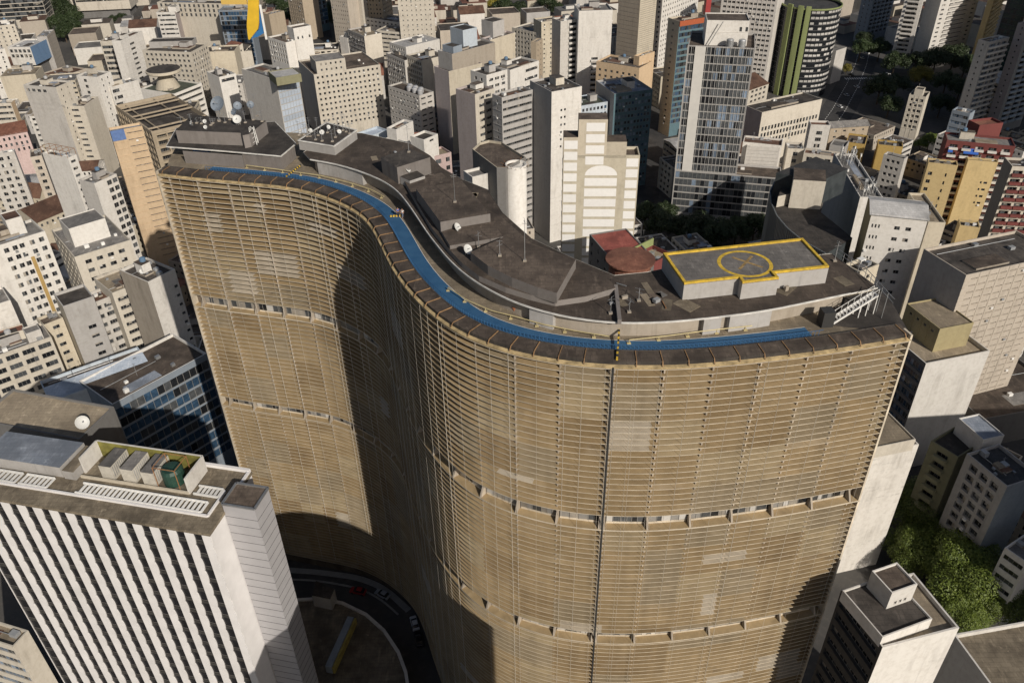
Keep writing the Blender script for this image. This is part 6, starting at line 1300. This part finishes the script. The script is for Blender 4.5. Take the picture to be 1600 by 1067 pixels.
for x, y, r, lb in ((1500, 895, 11.5, 'largest sunlit tree in the clump at the lower right'), (1432, 800, 9.5, 'tree at the top left of the clump, against the water-stained slab'), (1425, 868, 8, 'shaded tree between the water-stained slab and the largest tree'), (1548, 930, 8.5, 'tree at the lower right end of the clump'), (1462, 845, 8, 'tree in the upper middle of the lower right clump'), (1592, 915, 8, 'tree at the right edge beyond the largest tree'), (1500, 955, 7, 'tree at the bottom of the clump above the white parapet')):
    tree(x, y, r, lb, 'big trees at the lower right', 0, True)
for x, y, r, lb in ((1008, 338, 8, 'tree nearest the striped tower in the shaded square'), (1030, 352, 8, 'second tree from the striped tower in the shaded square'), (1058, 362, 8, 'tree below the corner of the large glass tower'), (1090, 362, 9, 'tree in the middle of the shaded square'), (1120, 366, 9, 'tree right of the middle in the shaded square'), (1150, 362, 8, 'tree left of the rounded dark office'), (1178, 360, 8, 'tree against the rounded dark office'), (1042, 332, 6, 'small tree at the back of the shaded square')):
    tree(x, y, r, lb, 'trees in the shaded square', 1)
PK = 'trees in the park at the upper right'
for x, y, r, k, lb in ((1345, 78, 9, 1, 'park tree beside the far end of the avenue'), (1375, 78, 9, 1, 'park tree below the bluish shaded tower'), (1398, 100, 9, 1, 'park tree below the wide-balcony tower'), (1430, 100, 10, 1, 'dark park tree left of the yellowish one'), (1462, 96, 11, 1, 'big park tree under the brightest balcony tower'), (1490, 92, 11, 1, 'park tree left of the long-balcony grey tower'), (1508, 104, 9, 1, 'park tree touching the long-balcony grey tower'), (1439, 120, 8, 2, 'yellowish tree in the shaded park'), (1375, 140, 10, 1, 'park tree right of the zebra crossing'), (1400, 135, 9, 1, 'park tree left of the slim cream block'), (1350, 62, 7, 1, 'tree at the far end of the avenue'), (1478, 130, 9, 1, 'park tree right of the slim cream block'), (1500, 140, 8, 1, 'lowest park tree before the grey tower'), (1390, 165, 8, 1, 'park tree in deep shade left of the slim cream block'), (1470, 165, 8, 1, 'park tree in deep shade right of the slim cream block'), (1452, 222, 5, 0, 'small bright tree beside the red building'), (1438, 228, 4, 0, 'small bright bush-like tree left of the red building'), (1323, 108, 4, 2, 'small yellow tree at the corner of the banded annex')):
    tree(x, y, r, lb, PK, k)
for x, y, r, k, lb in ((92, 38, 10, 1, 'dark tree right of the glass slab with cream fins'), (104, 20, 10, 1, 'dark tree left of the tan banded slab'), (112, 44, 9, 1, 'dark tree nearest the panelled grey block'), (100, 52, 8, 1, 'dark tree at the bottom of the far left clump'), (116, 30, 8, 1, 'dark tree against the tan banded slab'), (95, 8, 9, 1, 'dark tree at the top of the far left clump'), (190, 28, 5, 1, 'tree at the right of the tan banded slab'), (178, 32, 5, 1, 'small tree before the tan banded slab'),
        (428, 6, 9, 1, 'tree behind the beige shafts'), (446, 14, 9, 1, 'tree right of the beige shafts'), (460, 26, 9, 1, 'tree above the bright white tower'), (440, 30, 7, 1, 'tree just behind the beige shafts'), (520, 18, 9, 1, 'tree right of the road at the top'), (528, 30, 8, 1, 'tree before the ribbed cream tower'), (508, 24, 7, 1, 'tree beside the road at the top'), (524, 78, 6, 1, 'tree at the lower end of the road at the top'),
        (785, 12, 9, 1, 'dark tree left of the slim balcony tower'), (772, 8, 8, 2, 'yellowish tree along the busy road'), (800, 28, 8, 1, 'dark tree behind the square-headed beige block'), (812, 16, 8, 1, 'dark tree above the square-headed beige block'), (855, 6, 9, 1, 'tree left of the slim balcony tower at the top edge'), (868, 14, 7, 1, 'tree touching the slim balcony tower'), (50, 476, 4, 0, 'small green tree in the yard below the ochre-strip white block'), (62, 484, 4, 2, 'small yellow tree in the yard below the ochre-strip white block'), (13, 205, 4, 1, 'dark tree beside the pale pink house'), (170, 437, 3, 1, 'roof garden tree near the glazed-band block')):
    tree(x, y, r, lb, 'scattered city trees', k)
# far cream towers along the top edge
for args in (('ribbed_tower', 'ribbed pale tower with narrow window strips, right of the tree-lined road', (522, 42), (548, 46), (566, 40), 'R', 70, 'beige', G(.8, 1.3, 2.0, g='dark'), BLANK, 18, 'the ribbed pale tower'), ('cream_tower', 'blank cream tower with one column of tiny windows at the top', (546, 30), (568, 33), (580, 26), 'R', 74, 'cream', st('g', .9, .9, g='dark', cols=[(.4, .5)]), BLANK, 22, 'the blank cream tower'),
             ('cream_tower', 'tan apartment tower with square windows between two cream towers at the top', (568, 34), (600, 36), (618, 28), 'R', 72, 'tan', G(1.1, 1.3, 2.6, g='dark'), G(1.1, 1.3, 2.6, g='dark'), 20, 'the tan window tower'), ('cream_tower', 'wide cream tower of ribbed bays with dot windows, in the middle of the top edge', (626, 52), (680, 50), (703, 40), 'R', 76, 'cream', G(.8, .9, 3.2, g='dark', fl=3.3), G(.8, .9, 3.6, g='dark', fl=3.3), 26, 'the wide cream tower'),
             (NB, 'blue-black glass block beside the tree-lined road at the top', (474, 22), (511, 12), (514, 4), 'R', 34, 'teal', CU(2.6, g='blue', fr='d'), BLANK, 18, 'the blue-black glass block'), (AB_, 'tan corner block with arched windows left of the blue-black glass block', (452, 14), (475, 20), (480, 10), 'R', 36, 'tan', G(1.2, 1.8, 2.8, g='dark'), BLANK, 22, 'the tan arched block'),
             (AB_, 'white terrace block before the wide cream tower', (572, 36), (622, 44), (626, 34), 'R', 24, 'white', G(2, 1.2, 4, g='mixed'), BLANK, 20, 'the white terrace block'), (AB_, 'cream rooftop block with a balcony band, right of the white terrace block', (588, 52), (632, 56), (636, 46), 'R', 26, 'cream', RB(1.2, g='mixed'), BLANK, 24, 'the balcony-band rooftop block'),
             (AB_, 'pale stepped block with dark windows, left of the slim balcony tower', (800, 48), (846, 58), (850, 44), 'R', 32, 'cream', G(1.4, 1.4, 3, g='dark'), BLANK, 30, 'the pale stepped block'), (AB_, 'sand-coloured block in shade, right of the pale stepped block', (846, 40), (876, 36), (880, 28), 'R', 40, 'sand', G(1, 1, 5, g='dark'), BLANK, 38, 'the shaded sand block'), (AB_, 'tan narrow house with a red base, behind the short-band white block', (838, 72), (848, 66), (852, 58), 'R', 46, 'tan', G(1, 1, 4, g='dark'), BLANK, 44, 'the narrow tan house')):
    T(args[0], args[1], args[2], args[3], args[4], args[5], args[6], args[7], 'grey', args[8], args[9], z=args[10], cl='small', phrase=args[11])
# unseen block added below the frame, vaulted to arch its shadow in the bend
def shade_block(x0, x1, y0, y1, h, label, wall='tan'):
    P = [Vector((x0, y0)), Vector((x1, y0)), Vector((x1, y1)), Vector((x0, y1))]; t = empty('apartment_building', (*P[0], 0)); tag(t, label, 'building'); b = MB(); w = []; m = MB()
    for k in range(4): face(m, w, [], P[k], P[(k + 1) % 4], 0, h, G(1.4, 1.4, 3.4, g='mixed') if k in (0, 3) else BLANK, 0, random)
    m.build('wall', wallm(wall), t); w.sort(key=lambda q: -q[0][2]); put_windows(t, w, 40); roof_top(t, P, h, roofm('dark'), wallm(wall)); USED.append((P, h)); return t
tw = empty('apartment_building', (-2, 45, 0)); tag(tw, 'unseen tan vaulted block, added across the street to shade the bend', 'building'); b = MB(); r = MB()
zz_ = lambda t: 71 + 9 * math.sin(math.pi * t) ** .8
for k in range(14):
    t0, t1 = k / 14, (k + 1) / 14; xa, xb = -20 + 35 * t0, -20 + 35 * t1
    for yy in (36, 54.5): b.quad((xa, yy, 0), (xb, yy, 0), (xb, yy, zz_(t1)), (xa, yy, zz_(t0)))
    r.quad((xa, 36, zz_(t0)), (xb, 36, zz_(t1)), (xb, 54.5, zz_(t1)), (xa, 54.5, zz_(t0)))
for xx in (-20, 15): b.quad((xx, 36, 0), (xx, 54.5, 0), (xx, 54.5, 71), (xx, 36, 71))
b.build('wall', wallm('tan'), tw); r.build('roof', roofm('dark'), tw)
shade_block(124, 205, 96, 116, 60, 'unseen grey block, added right of the big trees to shade the blocks there', 'grey')  # out of view, added to throw shade on the blocks above the trees
shade_block(296, 420, 358, 396, 112, 'unseen tall pale tower, added to the right to shade the park', 'offwhite')  # out of view, added to put the park in shadow
shade_block(372, 450, 492, 520, 100, 'unseen tall cream tower, added farther right to shade the far park', 'cream')  # second unseen tower, added for the shadow over the far park
gu = next((r, c_) for ph, c_, r in MAIN if ph == 'the gutted concrete building')[0]; Pg = [Vector(gu['P'][i:i + 2]) for i in range(0, 8, 2)]
for k in (1, 2, 4, 5, 8):
    b = MB(); p, q = Pg[0].lerp(Pg[1], k / 9), Pg[3].lerp(Pg[2], k / 9); b.bar((*p, 35.6), (*q, 35.6), .5, .7); b.build('roof_beam', wallm('gutted'), gu)
for k in (1, 4):
    b = MB(); p, q = Pg[0].lerp(Pg[3], k / 6), Pg[1].lerp(Pg[2], k / 6); b.bar((*p, 34.9), (*q, 34.9), .5, .6); b.build('roof_beam', wallm('gutted'), gu)
orr = next(r for ph, c_, r in MAIN if ph == 'the slim orange slab'); Po = [Vector(orr['P'][i:i + 2]) for i in range(0, 8, 2)]; nn_ = Vector(((Po[1] - Po[0]).normalized().y, -(Po[1] - Po[0]).normalized().x))
b = MB(); b.prism([Po[0] + nn_ * .15, Po[0].lerp(Po[1], .42) + nn_ * .15, Po[0].lerp(Po[1], .42), Po[0]], 58, 62.1, 0, 0, True); b.build('blue_patch', plain('patch_blue', (.10, .17, .36), .7, 0, 0, .15), orr)
ob = next(r for ph, c_, r in MAIN if ph == 'the orange-banded slab'); Po = [Vector(ob['P'][i:i + 2]) for i in range(0, 8, 2)]; b = MB(); dv = (Po[2] - Po[1]).normalized(); n2 = Vector((dv.y, -dv.x)); b.prism([Po[1] + n2 * .5, Po[2] + n2 * .5, Po[2], Po[1]], ob['H'] - 2.6, ob['H'] + .1, 0, 0, True); b.build('orange_band', plain('band_orange', (.36, .09, .035), .6, 0, 0, .1), ob)
oc = next(r for ph, c_, r in MAIN if ph == 'the ochre-strip white block'); Po = [Vector(oc['P'][i:i + 2]) for i in range(0, 8, 2)]; d0 = Po[1] - Po[0]; nn_ = Vector((d0.y, -d0.x)).normalized()
b = MB(); a_, c_ = Po[0] + d0 * .63, Po[0] + d0 * .69; b.prism([a_ + nn_ * .3, c_ + nn_ * .3, c_, a_], 0, 46, 0, 0, True); b.build('ochre_strip', plain('ochre_render', (.40, .27, .10), .85, 0, 0, .15, .4), oc)
lr = next(r for ph, c_, r in MAIN if ph == 'the long pale-blue-edged roof'); Po = [Vector(lr['P'][i:i + 2]) for i in range(0, 8, 2)]; hz_ = lr['H']
b = MB(); m0, m1 = Po[0].lerp(Po[3], .55), Po[1].lerp(Po[2], .55); b.quad((*Po[0], hz_ - .3), (*Po[1], hz_ - .3), (*m1, hz_ + .9), (*m0, hz_ + .9)); b.quad((*m0, hz_ + .9), (*m1, hz_ + .9), (*m1, hz_ - .9), (*m0, hz_ - .9)); b.build('pale_roof_strip', roofm('blue'), lr)
mf = next(r for ph, c_, r in MAIN if ph == 'the metal-frame white block'); Po = [Vector(mf['P'][i:i + 2]) for i in range(0, 8, 2)]; hz_ = mf['H']; b = MB()
for i in range(5):
    p, q = Po[0].lerp(Po[1], i / 4), Po[3].lerp(Po[2], i / 4); b.bar((*p, hz_), (*p, hz_ + 2.6), .14, .14); b.bar((*q, hz_), (*q, hz_ + 2.6), .14, .14); b.bar((*p, hz_ + 2.6), (*q, hz_ + 2.6), .12, .12)
b.bar((*Po[0], hz_ + 2.6), (*Po[1], hz_ + 2.6), .14, .14); b.bar((*Po[3], hz_ + 2.6), (*Po[2], hz_ + 2.6), .14, .14); b.build('metal_frame', RUST, mf)
# ------------------------------------------------------------------ low houses that fill the blocks between
def sat(P, Q, m=.8):
    for A_, B_s in ((P, Q), (Q, P)):
        n = len(A_)
        for i in range(n):
            e = A_[(i + 1) % n] - A_[i]
            if e.length < 1e-6: continue
            ax = Vector((-e.y, e.x)).normalized(); a = [p.dot(ax) for p in A_]; b_ = [p.dot(ax) for p in B_s]
            if max(a) + m < min(b_) or max(b_) + m < min(a): return False
    return True
STREETS = [[(985, 345), (1005, 270), (1025, 200), (1050, 180)], [(1265, 215), (1300, 172), (1330, 125), (1350, 80), (1352, 40)], [(498, 108), (502, 62), (492, 0)], [(730, 50), (775, 28), (840, -8)], [(1030, 350), (1100, 365), (1180, 362)], [(1380, 90), (1430, 120), (1480, 130), (1500, 110)], [(1400, 170), (1470, 190)], [(1440, 880), (1520, 900), (1600, 900)], [(1420, 790), (1450, 850)], [(450, 890), (600, 920), (660, 1000), (690, 1067), (560, 1000)], [(1560, 600), (1600, 620)]]
SPTS = []
for s_ in STREETS: SPTS += resample([at(x, y, 0).xy for x, y in s_], 6.0)
rf = random.Random(21); fills = []
UB = [(P, min(p.x for p in P) - 2, max(p.x for p in P) + 2, min(p.y for p in P) - 2, max(p.y for p in P) + 2) for P, h in USED]
grid = []
y = 120.0
while y < 900:
    stp = 16 if y < 430 else 25
    x = -y * .72 - 30
    while x < y * .72 + 30: grid.append((x + rf.uniform(-2, 2), y + rf.uniform(-2, 2), stp)); x += stp
    y += stp
for gx, gy, stp in grid:
    px_, py_ = pix((gx, gy, 6))
    if not (-30 < px_ < 1630 and -25 < py_ < 830): continue
    ang = .22 + .12 * math.sin(gx * .01) + (.35 if gx > 120 else 0) + (-.5 if gx < -120 and gy < 350 else 0)
    u_ = Vector((math.cos(ang), math.sin(ang))); v_ = Vector((-u_.y, u_.x)); w_, d_ = stp * rf.uniform(.72, .96), stp * rf.uniform(.72, .96); c_ = Vector((gx, gy))
    P = [c_ + u_ * (w_ / 2 * i) + v_ * (d_ / 2 * j) for i, j in ((-1, -1), (1, -1), (1, 1), (-1, 1))]
    if any((c_ - q).length < 13 for q in SPTS): continue
    bx = (min(p.x for p in P), max(p.x for p in P), min(p.y for p in P), max(p.y for p in P))
    if any(not (bx[1] < x0 or bx[0] > x1 or bx[3] < y0 or bx[2] > y1) and sat(P, Q) for Q, x0, x1, y0, y1 in UB): continue
    fills.append((P, c_, u_, v_, w_, d_)); UB.append((P, bx[0] - 1, bx[1] + 1, bx[2] - 1, bx[3] + 1))
print('fill houses', len(fills))
WN = ['white', 'cream', 'offwhite', 'beige', 'sand', 'grey', 'tan', 'concrete']; RN = [('dark', 'dark flat roof'), ('brown', 'brown flat roof'), ('tile', 'red tiled roof'), ('grey', 'grey flat roof'), ('clay', 'brown tiled roof'), ('tan', 'pale dusty roof'), ('light', 'light sheet roof')]
seen = set(); NAMED = [(ph, Vector(c_[:2])) for ph, c_, r in MAIN if ph]
def where(c, p):
    a, b_ = pix((c.x, c.y, 8)), pix((p.x, p.y, 8)); dx, dy = a[0] - b_[0], a[1] - b_[1]
    if abs(dx) > abs(dy) * 1.5: return 'left of' if dx < 0 else 'right of'
    return 'behind' if dy < 0 else 'in front of'
far_mb = MB(); fm_ = [wallm(k) for k in WN[:5]] + [roofm(k) for k, _ in RN[:5]]
for P, c_, u_, v_, w_, d_ in fills[300:]:
    h = rf.choice((6, 9, 12, 15)); far_mb.prism(P, 0, h, rf.randrange(5), 5 + rf.randrange(5)); I = inset(P, w_ * .3); far_mb.prism(I, h, h + 2.4, rf.randrange(5), 5 + rf.randrange(5))
if far_mb.f: tag(far_mb.build('far_low_buildings', fm_), 'farthest low buildings along the top of the picture', 'buildings', kind='stuff')
for i, (P, c_, u_, v_, w_, d_) in enumerate(fills[:300]):
    wn = rf.choice(WN); rn, rl = rf.choice(RN + RN[:2] + RN[:2] + RN[3:4]); far = c_.length; h = rf.choice((5, 7, 9, 11, 13, 16)) if far < 500 else rf.choice((6, 9, 12, 16, 20))
    near = sorted(NAMED, key=lambda t: (t[1] - c_).length)
    lab = None; size = 'low' if h < 8 else ('two-storey' if h < 10 else ('four-storey' if h < 14 else 'five-storey'))
    for ph, p in near[:14]:
        t = f'{size} {wn} building with {rl}, {where(c_, p)} {ph}'
        if t not in seen and len(t.split()) <= 16: lab = t; break
    if lab is None: continue
    seen.add(lab)
    o = empty('low_building', (c_.x, c_.y, 0)); tag(o, lab, 'building', 'low buildings filling the city blocks')
    wins = []; w = MB(); S = rf.choice((G(1.2, 1.3, 2.8, bot=1.0, top=1.2, g='dark'), G(1.8, 1.3, 3.6, bot=1.0, top=1.2, g='mixed'), G(.9, 1.4, 2.2, bot=1.0, top=1.0, g='dark'), RB(1.3, bot=1.0, top=1.2, g='mixed'), G(2.4, 1.6, 4.2, bot=.8, top=1.0, g='open', rec=.5)))
    for k in range(4): face(w, wins, [], P[k], P[(k + 1) % 4], 0, h, S if k in (0, 1, 3) and far < 620 else BLANK, 0, rf)
    if rn in ('tile', 'clay', 'light'): m0, m1 = (P[0] + P[3]) / 2, (P[1] + P[2]) / 2; rz = h + min(w_, d_) * (.22 if rn != 'light' else .08); w.tri((*P[1], h), (*P[2], h), (*m1, rz - .1)); w.tri((*P[3], h), (*P[0], h), (*m0, rz - .1))
    w.build('wall', wallm(wn), o); wins = [t for t in wins if t[1].dot(u_) > -.9][:24]
    gl = MB()
    for p, uu_, ww, hh, kd, vr in wins: q = Vector(p[:2]); a, b_ = q - uu_ * ww / 2, q + uu_ * ww / 2; gl.quad((*a, p[2]), (*b_, p[2]), (*b_, p[2] + hh), (*a, p[2] + hh))
    put_windows(o, wins, 24)
    if rn in ('tile', 'clay', 'light'):
        b = MB(); m0, m1 = (P[0] + P[3]) / 2, (P[1] + P[2]) / 2; rz = h + min(w_, d_) * (.22 if rn != 'light' else .08); e = u_ * .4; f_ = v_ * .4
        b.quad((*(P[0] - e - f_), h - .15), (*(P[1] + e - f_), h - .15), (*(m1 + e), rz), (*(m0 - e), rz)); b.quad((*(P[2] + e + f_), h - .15), (*(P[3] - e + f_), h - .15), (*(m0 - e), rz), (*(m1 + e), rz)); b.build('roof', roofm(rn), o)
    else:
        roof_top(o, P, h, roofm(rn), wallm(wn), .6)
        if far < 640: clutter(o, P, h - .6, rf, rf.random() < .5)

# the light city haze over everything
HAZE = 0
if HAZE:
    hm = bpy.data.materials.new('city_air'); hm.use_nodes = True; nt = hm.node_tree; nt.nodes.clear(); o_ = nt.nodes.new('ShaderNodeOutputMaterial'); pv = nt.nodes.new('ShaderNodeVolumePrincipled'); pv.inputs['Color'].default_value = (.80, .86, .95, 1); pv.inputs['Density'].default_value = HAZE; pv.inputs['Anisotropy'].default_value = .2
    nt.links.new(pv.outputs[0], o_.inputs['Volume'])
    b = MB(); b.prism([Vector((-3100, -600)), Vector((3100, -600)), Vector((3100, 4100)), Vector((-3100, 4100))], -1, 176, 0, 0, True); hz = b.build('haze', hm); tag(hz, 'thin pale haze over the city', 'haze', kind='stuff')
